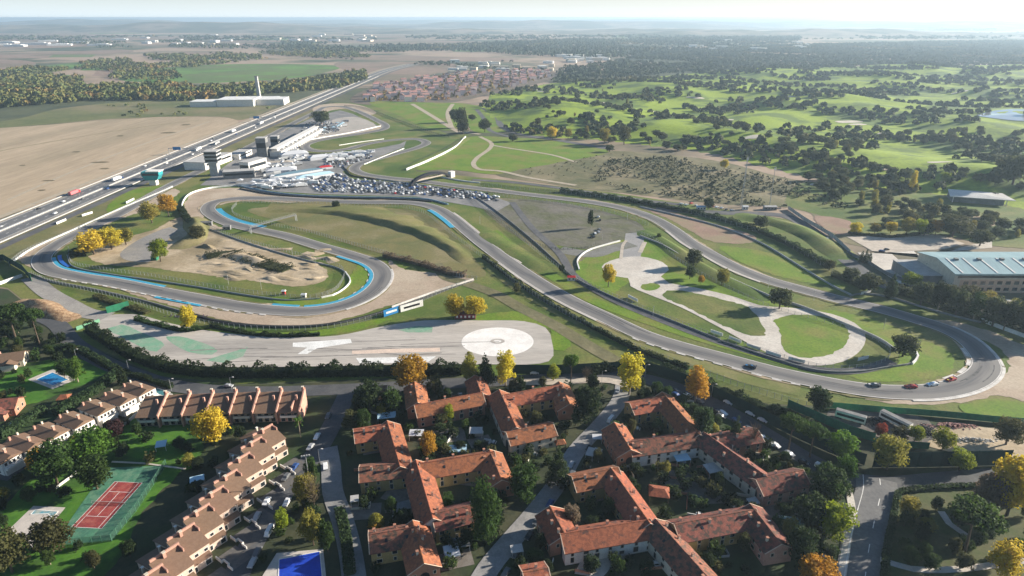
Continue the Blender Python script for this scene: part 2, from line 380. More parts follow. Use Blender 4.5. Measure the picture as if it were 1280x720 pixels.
# =================================================================== THE LAND
GOLF_PX = [(600, 136), (615, 118), (690, 104), (800, 98), (900, 88), (1000, 84), (1150, 82), (1420, 80), (1420, 268), (1280, 262), (1180, 244), (1060, 236), (980, 214), (870, 188), (760, 176), (690, 172), (640, 166)]
GOLF = WL(GOLF_PX)
def golf_h(x, y):                               # rolling ground of the golf course, level at its border
    if y < 560 or not inside((x, y), GOLF): return 0.0
    d = 1e9
    for i in range(len(GOLF)):
        a, b = GOLF[i], GOLF[(i + 1) % len(GOLF)]; ex, ey = b.x - a.x, b.y - a.y
        t = max(0, min(1, ((x - a.x) * ex + (y - a.y) * ey) / (ex * ex + ey * ey))); d = min(d, math.hypot(x - a.x - t * ex, y - a.y - t * ey))
    w = min(1, d / 110); w = w * w * (3 - 2 * w)
    h = 4.2 * math.sin(x / 36 + 1.3 * math.sin(y / 70)) * math.sin(y / 50 + .8 * math.sin(x / 61)) + 6.0 * math.sin(x / 112 + y / 160) + 3.5 * math.sin(y / 84 - x / 66 + 1.1)
    h += 6.0
    return w * (h if h > .6 else .6 * math.exp(max(-30, (h - .6) / 3)))
def land_ridge(x, y):                           # far, low ridges
    return 0
def build_land():
    a = [0, 150, 300, 450, 600, 800, 1000, 1250, 1500, 1900, 2400, 3000, 3800, 5000, 6500, 8500, 11000, 14000, 18000, 24000, 32000, 42000]
    xs = [-v for v in a[::-1]] + a[1:]; ys = [-1200, -600, -200] + a
    mb = MB(); nx = len(xs)
    for y in ys:
        for x in xs: mb.v.append((x, y, 0))
    for j in range(len(ys) - 1):
        for i in range(nx - 1): k = j * nx + i; mb.f.append((k, k + 1, k + 1 + nx, k + nx)); mb.mi.append(0)
    struct('ground', mb, m_ground)
build_land()
def hill(name, x0, y0, L, D, h, ang, mat, seed):
    r = random.Random(seed); mb = MB(); nu, nv = 60, 14; ph = [r.uniform(0, 6.28) for _ in range(5)]
    ca, sa = math.cos(ang), math.sin(ang)
    for j in range(nv + 1):
        v = j / nv * 2 - 1
        for i in range(nu + 1):
            u = i / nu * 2 - 1
            prof = (.55 + .2 * math.sin(u * 3 + ph[0]) + .13 * math.sin(u * 8 + ph[1]) + .07 * math.sin(u * 19 + ph[2] + v * 2) + .05 * math.sin(u * 41 + ph[3]))
            e = max(0, 1 - abs(u) ** 6) * max(0, 1 - v * v) ** 1.3
            X, Y = u * L / 2, v * D / 2
            mb.v.append((x0 + X * ca - Y * sa, y0 + X * sa + Y * ca, h * prof * e - 1.5))
    for j in range(nv):
        for i in range(nu): k = j * (nu + 1) + i; mb.f.append((k, k + 1, k + nu + 2, k + nu + 1)); mb.mi.append(0)
    o = part(name, mb.mesh(name, True), mat, None); o['kind'] = 'structure'; return o
m_hill = M('hill_land', (.07, .085, .045), (.28, .22, .16), .0012, (.04, .055, .035), .003)
hill('hills', -5600, 9500, 9000, 3200, 130, .05, m_hill, 1)
hill('hills', -1500, 13500, 12000, 4000, 150, -.03, m_hill, 2)
hill('hills', 4500, 15500, 14000, 4000, 120, .02, m_hill, 3)
hill('hills', -9500, 15000, 12000, 4500, 150, .1, m_hill, 4)
hill('hills', 11000, 13000, 9000, 4000, 130, -.1, m_hill, 5)
hill('hills', 600, 8200, 5000, 1800, 70, .02, m_hill, 6)
hill('hills', 3300, 6900, 4600, 1600, 75, -.05, m_hill, 7)
hill('hills', 3000, 22000, 30000, 7000, 155, 0, m_hill, 8)

# ------- far fields and meadows
sheet('stubble_field', [(-260, 175), (0, 160), (60, 156), (150, 149), (275, 147), (298, 152), (262, 170), (185, 205), (100, 240), (0, 272), (-300, 372)], m_field, 2)
sheet('meadow', [(-200, 165), (0, 152), (80, 135), (180, 126), (300, 128), (345, 128), (340, 135), (300, 150), (275, 146), (150, 148), (60, 155), (0, 160), (-200, 176)], m_fieldg, 1)
sheet('meadow', [(150, 100), (210, 84), (300, 80), (420, 82), (400, 92), (350, 99), (240, 104)], m_fargreen, 1)
sheet('field', [(-200, 36), (0, 33), (60, 38), (140, 44), (160, 52), (60, 60), (-200, 62)], m_farfield, 1)
sheet('field', [(-200, 60), (30, 66), (150, 62), (160, 66), (60, 72), (-200, 76)], m_farfield, 1)
sheet('field', [(-200, 76), (0, 74), (45, 80), (0, 88), (-200, 92)], m_farfield, 1)
sheet('meadow', [(30, 86), (100, 78), (110, 82), (60, 90)], m_fargreen, 1)
sheet('field', [(425, 78), (470, 77), (560, 79), (565, 86), (520, 97), (480, 102), (455, 97), (430, 88)], m_farfield, 2)
sheet('field', [(380, 71), (470, 69), (560, 71), (640, 73), (640, 76), (470, 76)], m_farfield, 1)
sheet('field', [(160, 47), (330, 44), (420, 47), (600, 52), (700, 55), (600, 57), (420, 53), (250, 52)], m_farfield, 1)
sheet('field', [(180, 56), (300, 53), (360, 57), (260, 61)], m_farfield, 1)
sheet('meadow', [(465, 127), (520, 128), (585, 130), (590, 150), (560, 163), (535, 160), (500, 145)], m_grass_b, 3)
sheet('meadow', [(585, 132), (640, 136), (640, 163), (600, 166), (585, 158)], m_grass_b, 3)
sheet('meadow', [(522, 213), (560, 190), (588, 171), (640, 172), (720, 178), (760, 190), (700, 203), (650, 212), (620, 218), (560, 212)], m_grass_b, 4)
sheet('scrubland', [(620, 218), (650, 208), (700, 202), (760, 189), (830, 193), (900, 202), (980, 222), (1060, 238), (1110, 262), (1180, 300), (1130, 310), (1060, 305), (1000, 262), (900, 255), (800, 244), (700, 232)], m_scrubsoil, 3)
strip('field_track', [(10, 250), (90, 215), (180, 180), (262, 152)], 4, m_path, 4); strip('field_track', [(-60, 200), (60, 178), (170, 160), (250, 150)], 2.2, m_fieldg, 4)
_wm = M('weed_patch', (.12, .10, .05), (.18, .14, .08), .2)
for _x, _y, _w in ((60, 226, 18), (28, 207, 9), (125, 203, 26), (130, 211, 14), (52, 238, 12), (210, 166, 22), (150, 170, 10), (95, 190, 12), (232, 156, 14)): sheet('weed_patch', [(_x - _w / 2, _y + .6), (_x - _w / 5, _y - .7), (_x + _w / 3, _y - 1), (_x + _w / 2, _y - .2), (_x + _w / 6, _y + .8)], _wm, 4)
for _x, _y, _w, _h, _g in ((60, 97, 60, 3, 0), (140, 92, 50, 3, 1), (20, 104, 70, 3, 0), (120, 86, 40, 2, 0), (350, 66, 60, 2, 1), (430, 63, 50, 1.6, 0), (250, 66, 50, 2, 1), (500, 61, 60, 1.5, 1), (600, 63, 70, 1.6, 0), (320, 49, 90, 1.3, 0), (480, 46, 90, 1.2, 1), (150, 41, 80, 1.2, 0), (60, 46, 60, 1.4, 1), (660, 49, 90, 1.2, 1), (800, 46, 80, 1, 0), (960, 44, 90, 1, 1), (1130, 43, 90, 1, 0), (240, 74, 50, 2, 0), (90, 70, 60, 1.6, 0)):
    sheet('meadow' if not _g else 'field', [(_x - _w / 2, _y + _h), (_x - _w / 2.6, _y - _h), (_x + _w / 2, _y - _h * 1.1), (_x + _w / 2.4, _y + _h * .9)], m_fargreen if not _g else m_farfield, 1.5, smooth=False)
# white dirt paths in the polo meadows
strip('path', [(515, 130), (530, 139), (548, 150), (564, 160), (575, 166)], 9, m_path, 6)
strip('path', [(566, 130), (560, 140), (562, 152), (572, 164), (600, 168)], 8, m_path, 6)
strip('path', [(600, 171), (614, 179), (612, 186), (596, 198), (592, 206), (600, 212), (624, 214), (660, 222), (720, 232)], 6, m_path, 7)
strip('path', [(616, 182), (640, 186), (690, 194), (720, 203)], 5, m_path, 7)
# ------- golf course: one undulating sheet of fairway and rough
def golf_sheet():
    poly = GOLF
    x0 = min(p.x for p in poly); x1 = max(p.x for p in poly); y0 = min(p.y for p in poly); y1 = max(p.y for p in poly)
    st = 11; nx = int((x1 - x0) / st) + 1; ny = int((y1 - y0) / st) + 1
    idx = {}; mb = MB()
    def vid(i, j):
        if (i, j) not in idx:
            x, y = x0 + i * st, y0 + j * st; idx[(i, j)] = len(mb.v); mb.v.append((x, y, .12 + golf_h(x, y)))
        return idx[(i, j)]
    for j in range(ny):
        for i in range(nx):
            if inside((x0 + (i + .5) * st, y0 + (j + .5) * st), poly): mb.f.append((vid(i, j), vid(i + 1, j), vid(i + 1, j + 1), vid(i, j + 1))); mb.mi.append(0)
    m = M('golf_turf', (.23, .31, .018), (.095, .15, .018), .011, (.17, .19, .04), .021, bump=.3, bscale=.4, fine=.25, fsc=20, lo=.46, hi=.60, lo3=.74, hi3=.8)
    o = part('golf_course', mb.mesh('golf_course', True), m, None); o['kind'] = 'structure'
    return poly
golf_sheet()
m_bunker = M('bunker_sand', (.62, .56, .45), (.54, .48, .38), .1)
def drape_patch(name, x, y, a, b, ang, mat, dz=.5):
    mb = MB(); n = 22; c = W(x, y); vs = []
    for k in range(n):
        t = 2 * math.pi * k / n; rr = 1 + .18 * math.sin(2 * t + x) + .12 * math.sin(3 * t + y)
        px_, py_ = a * rr * math.cos(t), b * rr * math.sin(t)
        X, Y = c.x + px_ * math.cos(ang) - py_ * math.sin(ang), c.y + px_ * math.sin(ang) + py_ * math.cos(ang)
        vs.append((X, Y, golf_h(X, Y) + dz))
    vs.append((c.x, c.y, golf_h(c.x, c.y) + dz)); mb.add(vs, [(k, (k + 1) % n, n) for k in range(n)])
    o = part(name, mb, mat, None); o['kind'] = 'structure'
for x, y, a, b, an in ((672, 113, 14, 20, .3), (676, 116, 10, 8, .1), (745, 131, 22, 9, .2), (1060, 153, 26, 10, .1), (1072, 156, 16, 7, .3), (910, 153, 10, 7, 0), (940, 182, 14, 7, .4), (1000, 172, 10, 6, 0), (1105, 167, 13, 7, .2), (1108, 219, 9, 6, .1), (1022, 231, 9, 5, .3), (1170, 215, 12, 5, 0), (870, 125, 18, 9, 0), (985, 128, 18, 9, .2), (1100, 122, 18, 10, 0), (1200, 118, 20, 9, 0), (815, 140, 12, 7, 0)):
    drape_patch('bunker', x, y, a, b, an, m_bunker)
drape_patch('pond', 1262, 156, 62, 40, .1, m_water, .9)

# ------- circuit ground
sheet('circuit_grass', [(-60, 330), (20, 318), (120, 268), (210, 232), (300, 192), (345, 165), (390, 138), (420, 128), (470, 130), (520, 150), (560, 168), (590, 168), (545, 190), (520, 214), (640, 226), (760, 240), (880, 258), (990, 275), (1040, 318), (1110, 360), (1200, 395), (1300, 425), (1420, 470), (1420, 545), (1280, 530), (1150, 518), (1040, 508), (960, 505), (880, 480), (800, 462), (740, 470), (560, 470), (300, 480), (200, 470), (120, 435), (60, 400), (10, 360), (-60, 350)], m_cgrass, 1, smooth=False)
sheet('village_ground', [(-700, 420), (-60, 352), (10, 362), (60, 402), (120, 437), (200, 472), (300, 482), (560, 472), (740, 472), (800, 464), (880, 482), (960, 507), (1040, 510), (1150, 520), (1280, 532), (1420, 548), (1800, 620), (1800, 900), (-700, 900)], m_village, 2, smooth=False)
# dry field between highway and straight; service yards
sheet('verge', [(-60, 310), (20, 300), (110, 262), (190, 226), (250, 196), (330, 163), (390, 138), (400, 134), (415, 128), (405, 140), (365, 158), (300, 190), (215, 232), (130, 276), (30, 318), (-60, 345)], m_dry, 2, smooth=False)
# infield hill and dry patches
sheet('dry_grass', [(310, 262), (360, 258), (430, 260), (510, 262), (548, 275), (580, 305), (600, 330), (606, 345), (585, 348), (500, 325), (420, 300), (350, 278)], m_dry, 3)
sheet('dry_grass', [(610, 262), (640, 250), (690, 252), (745, 262), (800, 280), (800, 300), (745, 312), (705, 308), (670, 300), (640, 282)], M('worn_ground', (.135, .125, .095), (.10, .105, .05), .035, (.16, .145, .12), .02, bump=.4), 3)
sheet('dirt', [(600, 250), (640, 248), (690, 256), (700, 312), (745, 322), (738, 340), (715, 345), (690, 325), (640, 292), (612, 270)], m_scrubsoil, 2)
# dirt bike ground in the left infield
sheet('dirt', [(110, 320), (118, 306), (150, 298), (190, 288), (225, 272), (262, 282), (285, 296), (330, 308), (380, 325), (408, 338), (405, 352), (370, 358), (310, 350), (250, 343), (190, 335), (130, 330)], m_sand, 3)
sheet('yard', [(150, 318), (170, 302), (200, 288), (212, 284), (222, 287), (210, 300), (205, 318), (185, 328), (160, 326)], M('yard_asphalt', (.22, .21, .20), (.28, .26, .23), .06), 4)
# gravel traps
sheet('gravel_trap', [(236, 268), (232, 252), (250, 238), (300, 235), (345, 241), (400, 246), (430, 250), (400, 256), (330, 252), (290, 253), (262, 262), (256, 276), (280, 286), (250, 284)], m_gravel, 3)
sheet('gravel_trap', [(486, 326), (505, 336), (570, 345), (592, 350), (560, 362), (500, 378), (440, 396), (390, 408), (330, 408), (270, 398), (215, 382), (160, 366), (150, 356), (220, 372), (300, 390), (380, 393), (430, 384), (470, 366), (490, 345)], m_gravel, 3)
sheet('gravel_trap', [(30, 330), (24, 322), (60, 302), (140, 268), (215, 236), (225, 240), (200, 255), (140, 278), (80, 300), (48, 318), (52, 336), (90, 352), (80, 352)], m_gravel, 3)
sheet('gravel_trap', [(800, 258), (850, 268), (900, 282), (940, 294), (946, 301), (925, 305), (890, 302), (868, 292), (840, 276)], m_gravelred, 3)
sheet('gravel_trap', [(1140, 404), (1180, 400), (1230, 412), (1300, 440), (1420, 480), (1420, 520), (1290, 505), (1262, 496), (1180, 505), (1110, 504), (1080, 498), (1160, 497), (1215, 490), (1250, 474), (1262, 455), (1240, 430), (1195, 415)], m_gravel, 3)
sheet('gravel_trap', [(396, 132), (425, 129), (447, 131), (470, 142), (460, 144), (440, 136), (420, 137), (398, 143)], m_gravel, 3)
sheet('gravel_trap', [(360, 184), (372, 174), (420, 164), (470, 157), (476, 161), (420, 172), (384, 182), (384, 190), (372, 190)], m_gravel, 3)
# the paddock
m_paddock = M('paddock_asphalt', (.20, .195, .19), (.25, .24, .23), .05, (.16, .16, .16), .03)
sheet('paddock', [(250, 232), (285, 205), (330, 175), (395, 145), (425, 138), (440, 142), (474, 158), (440, 168), (380, 178), (368, 188), (400, 194), (470, 186), (500, 180), (508, 176), (505, 184), (470, 198), (438, 208), (428, 215), (440, 224), (540, 232), (600, 240), (640, 254), (620, 265), (590, 258), (520, 246), (400, 243), (350, 240), (300, 232)], m_paddock, 4, smooth=False)
sheet('paddock_gravel', [(416, 150), (440, 146), (470, 158), (450, 166), (400, 172), (398, 166), (420, 160)], M('paddock_gravel', (.40, .36, .32), (.35, .32, .28), .05), 5)

# =================================================================== THE RACE TRACK
TRK = [(285, 198), (250, 214), (215, 231), (180, 250), (145, 270), (110, 286), (80, 301), (60, 314), (52, 325), (62, 338), (95, 346), (140, 353), (200, 365), (256, 375.5), (296, 383), (340, 388), (386, 389.5), (426, 383), (456, 371), (474, 356), (478, 341), (466, 329), (436, 318.5), (396, 307), (356, 295), (316, 286.5), (286, 279), (266, 269), (260, 260), (270, 252.5), (296, 248.5), (336, 248), (376, 250), (416, 252), (456, 253), (496, 253), (524, 255), (546, 261), (564, 272), (582, 287), (604, 305), (634, 327), (672, 353), (712, 376), (756, 397), (808, 421), (852, 435), (908, 450), (968, 466), (1024, 478), (1084, 488), (1130, 491), (1172, 489), (1206, 481), (1228, 468), (1233, 455), (1222, 438), (1206, 424), (1180, 411), (1144, 399.5), (1104, 388), (1054, 376), (1004, 363), (958, 350), (920, 335), (888, 318), (862, 303), (842, 288), (816, 273), (786, 262.5), (745, 254), (690, 247), (640, 241), (600, 236), (560, 231), (520, 226), (480, 222), (455, 218), (443, 212), (450, 205), (475, 198), (500, 191), (524, 184), (533, 178.5), (520, 174), (490, 175.5), (460, 180), (432, 187), (408, 189.5), (388, 187.5), (381, 182.5), (392, 177.5), (420, 172), (450, 167.5), (478, 162), (482, 157), (470, 150), (455, 142.5), (440, 136.5), (424, 133), (408, 134), (395, 140), (375, 150), (345, 166), (315, 182)]
trk = spline(WL(TRK), 4, True)
trk.append(trk[0].copy())
struct('race_track', strip_mesh('race_track', trk, 13.0, 8 * LV), m_track)
struct('track_edge_line', strip_mesh('track_edge_line', trk, .45, 8 * LV + .02, 6.1), m_whiteold)
struct('track_edge_line', strip_mesh('track_edge_line', trk, .45, 8 * LV + .02, -6.1), m_whiteold)
# worn paving beside the edges
def trk_range(a, b):                            # part of the centreline between two photo points
    pa, pb = W(*a), W(*b); ia = min(range(len(trk)), key=lambda i: (trk[i] - pa).length); ib = min(range(len(trk)), key=lambda i: (trk[i] - pb).length)
    return trk[ia:ib + 1] if ia <= ib else trk[ia:-1] + trk[:ib + 1]
def kerb(a, b, side, w=2.2, mat=None, gap=0, dash=None):
    pts = trk_range(a, b); mb = MB()
    off = side * (6.4 + w / 2 + gap)
    c = offset(pts, off)
    if dash is None: mb.wall(c, .12, w, .32)
    else:
        i = 0
        while i + dash[0] < len(c): mb.wall(c[i:i + dash[0] + 1], .12, w, .32); i += dash[0] + dash[1]
    return struct('kerb', mb, mat)
kerb((52, 325), (196, 364), 1, 2.4, m_blue)
kerb((54, 322), (66, 339), 1, 2.5, m_bluedeep, 3.4)
kerb((205, 366), (262, 376.5), -1, 2.2, m_blue)
kerb((330, 387), (372, 389.5), 1, 2.6, m_blue)
kerb((376, 389.5), (474, 356), 1, 2.6, m_blue)
kerb((474, 356), (432, 317), 1, 2.6, m_blue)
kerb((436, 381), (470, 331), 1, 1.2, m_whiteold, 2.2, (1, 2))
kerb((318, 287), (262, 262), -1, 5.0, m_blue)
kerb((545, 261), (578, 284), -1, 4.2, m_blue)
kerb((90, 345), (250, 374), -1, 0.9, m_whiteold, 0, (1, 1))
kerb((262, 377), (340, 388), -1, 0.9, m_whiteold, .4, (1, 1))
kerb((800, 418), (1020, 477), -1, 0.9, m_whiteold, .3, (1, 1))
kerb((1196, 484), (1222, 438), 1, 1.8, m_whiteold, .2, (2, 1))
kerb((1130, 491), (1233, 455), -1, 1.4, m_whiteold, .1)
kerb((1233, 455), (1180, 411), -1, 1.2, m_whiteold, .1)
kerb((430, 381.6), (482, 338), -1, 1.2, m_whiteold, .1)
kerb((958, 350), (842, 288), 1, 1.6, m_conc, .2)
kerb((634, 327), (756, 397), -1, 1.3, m_conc, .2)
kerb((560, 268), (640, 331), 1, 1.5, m_conc, .2)
# green and dry strips along the track
m_bank0 = M('dry_verge', (.15, .16, .04), (.20, .18, .07), .08, (.10, .13, .025), .03, bump=.4, bscale=1.2)
strip('grass_strip', [(616, 288), (650, 318), (690, 345), (740, 375), (800, 398), (880, 424), (960, 446), (1000, 458)], 9, m_grass_b, 3)
strip('grass_strip', [(570, 300), (610, 330), (660, 366), (720, 398), (790, 428), (870, 452), (940, 474), (1000, 488)], 12, m_bank0, 3)
sheet('grass', [(1000, 395), (1040, 388), (1110, 406), (1150, 424), (1185, 440), (1190, 462), (1150, 476), (1085, 476), (1060, 470), (1110, 462), (1125, 440), (1100, 425), (1060, 412)], m_grass_b, 3)
sheet('grass', [(900, 308), (960, 316), (1010, 338), (1060, 358), (1000, 352), (950, 338), (915, 322)], m_grass_b, 3)
sheet('grass', [(720, 345), (735, 320), (780, 300), (830, 300), (880, 330), (960, 368), (1000, 384), (960, 388), (880, 372), (840, 352), (800, 350), (770, 370), (820, 392), (900, 420), (960, 440), (900, 428), (800, 395)], m_grass_b, 3)
sheet('grass', [(340, 372), (400, 372), (430, 356), (440, 340), (452, 330), (468, 342), (460, 358), (430, 376), (386, 383), (350, 381)], m_grass_b, 3)
sheet('grass', [(590, 398), (640, 390), (690, 405), (712, 425), (708, 438), (690, 436), (685, 412), (640, 405)], m_grass_b, 3)
sheet('grass', [(230, 408), (300, 414), (380, 415), (440, 405), (490, 398), (470, 406), (420, 418), (330, 420), (260, 416)], m_grass_b, 3)
sheet('grass', [(1200, 512), (1240, 498), (1280, 505), (1300, 520), (1230, 522)], m_grass_b, 4)
sheet('grass', [(165, 238), (205, 232), (208, 238), (180, 252), (140, 268), (135, 258)], m_grass_b, 4)
# the paved skid area with its markings
SK = [(105, 407), (125, 396), (165, 393), (215, 405), (270, 415), (340, 421), (420, 420), (480, 408), (530, 401), (600, 401), (655, 402), (682, 410), (690, 428), (686, 452), (600, 456), (500, 456), (420, 458), (300, 462), (240, 460), (190, 448), (140, 426), (112, 415)]
sheet('skid_area', SK, m_skid, 4)
cc = W(622, 427)
def ring(name, c, rx, ry, mat, lvl, inner=0):
    mb = MB(); n = 64; z = LZ(lvl)
    for k in range(n): t = 2 * math.pi * k / n; mb.v += [(c.x + rx * math.cos(t), c.y + ry * math.sin(t), z), (c.x + rx * inner * math.cos(t), c.y + ry * inner * math.sin(t), z)]
    for k in range(n): a, b = 2 * k, 2 * ((k + 1) % n); mb.f.append((a, b, b + 1, a + 1)); mb.mi.append(0)
    return struct(name, mb, mat)
rr = (W(577, 427) - W(667, 427)).length / 2
m_circ = M('circle_paint', (.80, .77, .73), (.70, .67, .63), .12, fine=.12)
ring('painted_circle', cc, rr, rr * .86, m_circ, 5, .001)
ring('painted_circle_centre', cc, rr * .2, rr * .15, m_skid, 6, .55)
sheet('painted_lane', [(134, 411), (152, 406), (172, 414), (206, 432), (196, 440), (150, 420)], m_greenpaint, 5)
sheet('painted_lane', [(208, 421), (225, 421), (272, 439), (265, 444), (235, 440)], m_greenpaint, 5)
sheet('painted_lane', [(258, 451), (296, 439), (310, 434), (304, 446), (280, 454)], m_greenpaint, 5)
sheet('painted_lane', [(498, 413), (520, 408), (541, 409), (540, 416), (510, 416)], m_greenpaint, 5, smooth=False)
sheet('painted_band', [(366, 429), (438, 424), (440, 429), (396, 436), (384, 443), (372, 443), (384, 435), (366, 434)], m_white, 5, smooth=False)
sheet('painted_band', [(440, 438), (550, 435), (550, 440), (440, 443)], M('peach_paint', (.66, .52, .42), (.58, .46, .38), .2), 5, smooth=False)
sheet('painted_band', [(445, 448), (545, 446), (535, 453), (450, 455)], m_white, 5, smooth=False)
strip('access_road', [(38, 347), (60, 366), (85, 380), (110, 392), (135, 396)], 11, M('access_asphalt', (.26, .24, .22), (.31, .29, .26), .08), 4)
strip('access_road', [(545, 330), (560, 348), (575, 352), (620, 368), (650, 385), (690, 405), (735, 432), (770, 452)], 9, m_scrubsoil, 4)
# kart and driving school tracks on the right
sheet('kart_track', [(752, 334), (770, 324), (800, 321), (828, 328), (836, 338), (826, 346), (836, 354), (870, 360), (920, 372), (950, 382), (1000, 386), (1040, 393), (1068, 404), (1081, 418), (1080, 432), (1065, 447), (1040, 456), (1010, 457), (980, 450), (940, 432), (900, 410), (850, 384), (810, 368), (788, 358), (785, 348), (765, 345)], m_conc, 4)
sheet('kart_infield', [(800, 359), (812, 354), (824, 356), (822, 362), (808, 364)], m_grass_b, 5)
sheet('kart_infield', [(828, 370), (836, 364), (855, 364), (900, 374), (935, 384), (945, 394), (955, 420), (940, 420), (905, 408), (865, 388)], m_cgrass, 5)
sheet('kart_infield', [(968, 402), (985, 395), (1020, 395), (1052, 405), (1062, 418), (1055, 433), (1030, 445), (1000, 447), (982, 440), (975, 425), (975, 412)], m_grass_b, 5)
sheet('kart_track', [(778, 322), (782, 292), (806, 290), (804, 310), (800, 323)], M('kart_asphalt', (.26, .255, .25), (.30, .29, .28), .1), 3, smooth=False)
strip('kerb_path', [(776, 324), (779, 306), (783, 301)], 2.4, m_sandpale, 5)
strip('kerb_path', [(800, 316), (806, 303)], 3.4, m_sandpale, 5)
strip('service_road', [(640, 253), (665, 285), (700, 318), (718, 345), (760, 372), (830, 402), (900, 428), (960, 446), (1020, 462), (1070, 464), (1115, 452)], 6, m_asphalt, 5)
strip('service_road', [(820, 262), (900, 266), (980, 270), (1010, 285), (1040, 310), (1085, 345), (1130, 368)], 12, m_asphalt, 4)
strip('service_road', [(590, 225), (640, 228), (720, 238), (800, 250), (850, 256)], 8, m_asphalt, 4)
strip('service_road', [(700, 312), (740, 318), (760, 312), (790, 305)], 14, M('old_asphalt', (.19, .185, .175), (.15, .15, .12), .05), 3)
# second road that comes in from the north-east behind the meadows
strip('old_track', [(605, 135), (622, 146), (628, 158), (650, 168), (700, 176), (760, 186)], 13, m_asphalt, 5)
strip('old_track', [(596, 137), (606, 150), (614, 164), (640, 172)], 8, m_asphalt, 5)

# worn, dusty verges where wheels run off the asphalt, and rubber on it
_rv = random.Random(17); _i = 0
while _i + 16 < len(trk):
    _n = _rv.randint(8, 15); _seg = trk[_i:_i + _n]
    for _sd in (-1, 1):
        if _rv.random() < .62:
            _ws = [.3 + 3.2 * _rv.random() * math.sin(math.pi * k / (_n - 1)) for k in range(_n)]
            struct('worn_verge', strip_mesh('worn_verge', _seg, _ws, .30 + .0024 * ((_i + _sd) % 23), _sd * _rv.uniform(7.0, 8.2)), m_dry if _rv.random() < .6 else m_sand)
    _i += _n - 3
m_rub = M('tyre_rubber', (.07, .07, .072), (.12, .118, .115), .4)
for _a, _b in (((96, 346), (230, 370)), ((386, 389.5), (478, 341)), ((466, 329), (396, 307)), ((286, 279), (260, 260)), ((546, 261), (604, 305)), ((1024, 478), (1172, 489)), ((1206, 481), (1222, 438)), ((1054, 376), (958, 350)), ((862, 303), (786, 262.5)), ((712, 376), (852, 435))):
    _p = trk_range(_a, _b)
    for _k in range(3): _o = _rv.uniform(-4, 4); _w = _rv.uniform(.4, .9); _q0 = _rv.randint(0, len(_p) // 3); struct('tyre_mark', strip_mesh('tyre_mark', _p[_q0:_q0 + max(6, len(_p) // 2)], _w, 8 * LV + .024 + _k * .003, _o), m_rub)
m_mark = M('skid_mark', (.20, .185, .17), (.27, .25, .225), .3)
for _k in range(20):
    _x, _y = _rv.uniform(240, 600), _rv.uniform(426, 452); _l = _rv.uniform(40, 130)
    strip('tyre_mark', [(_x - _l / 2, _y + _rv.uniform(-2, 2)), (_x, _y + _rv.uniform(-1, 1)), (min(680, _x + _l / 2), _y - _rv.uniform(0, 3))], _rv.uniform(.35, 1.1), m_mark, 4.6)
# =================================================================== HIGHWAY
hx = -423.0
def hw(name, x, w, mat, lvl, y0=250, y1=2600):
    pts = [Vector((x, y, 0)) for y in np.arange(y0, y1 - 500, 40)]
    pts += [Vector((x + ((y - (y1 - 500)) / 40) ** 2 * .35, y, 0)) for y in np.arange(y1 - 500, y1, 40)]
    return struct(name, strip_mesh(name, pts, w, LZ(lvl)), mat), pts
hw('highway', hx - 9.5, 15, m_highway, 6); hw('highway', hx + 9.5, 15, m_highway, 6)
hw('highway_shoulder', hx, 46, M('shoulder_gravel', (.33, .29, .24), (.28, .25, .20), .1), 5)
for dx in (-2.6, 2.6, -16.2, 16.2): hw('lane_line', hx + dx, .5, m_white, 7)
for dx in (-9.5, 9.5):
    mb = MB()
    for k, y in enumerate(np.arange(300, 1500, 12)): mb.box((hx + dx, y, 7 * LV - .005), (.35, 4, .01))
    struct('lane_line', mb, m_white)
hw('frontage_road', hx + 30, 8, m_asphalt, 6); hw('frontage_road', hx - 30, 7, m_path, 6)
tag(part('highway_barrier', (lambda p: MB().wall(p, .9, 1.6, .1))([Vector((hx, y, 0)) for y in np.arange(260, 2050, 30)]), m_concw, None), 'long concrete median barrier down the middle of the highway', 'barrier')
tag(part('highway_barrier', (lambda p: MB().wall(p, .8, 1.5, .1))([Vector((hx + 21.5, y, 0)) for y in np.arange(260, 2050, 30)]), m_concw, None), 'long pale concrete barrier on the circuit side of the highway', 'barrier')
tag(part('highway_barrier', (lambda p: MB().wall(p, .8, 1.5, .1))([Vector((hx - 21.5, y, 0)) for y in np.arange(260, 2050, 30)]), m_concw, None), 'long pale concrete barrier beside the brown stubble field', 'barrier')

# =================================================================== STREETS OF THE VILLAGE
strip('street', [(40, 392), (70, 405), (95, 432), (150, 462), (220, 483), (300, 490), (430, 487), (560, 480), (680, 474), (760, 470), (800, 473), (850, 487), (910, 515), (960, 545), (1010, 575), (1060, 598), (1110, 606), (1180, 601), (1280, 594), (1420, 588)], 9.5, m_street, 5)
_, road_s = strip('road', [(1095, 598), (1096, 615), (1088, 650), (1080, 690), (1074, 740), (1070, 800)], 14, M('road_asphalt', (.14, .14, .142), (.17, .168, .165), .1), 6)
struct('lane_line', strip_mesh('lane_line', road_s, .25, 7 * LV, -4.5), m_white)
mb = MB()
for i in range(0, len(road_s) - 2, 3): mb.wall(offset(road_s[i:i + 2], 1.2), .01, .25, 7 * LV - .005)
struct('lane_line', mb, m_white)
strip('street', [(436, 488), (420, 522), (398, 562), (368, 600), (345, 630), (322, 668), (300, 710), (280, 760)], 8.5, m_street, 5)
strip('lane', [(410, 560), (414, 585), (416, 615), (428, 650), (438, 690), (445, 740)], 7.5, M('lane_paving', (.20, .20, .20), (.25, .245, .24), .2), 5)
strip('lane', [(780, 476), (775, 500), (752, 530), (720, 565), (700, 600), (670, 640), (640, 675), (610, 712), (590, 750)], 7.5, M('lane_paving2', (.23, .225, .22), (.29, .28, .27), .2), 6)
strip('lane', [(0, 600), (60, 560), (120, 525), (165, 498), (190, 484)], 7, m_street, 5)
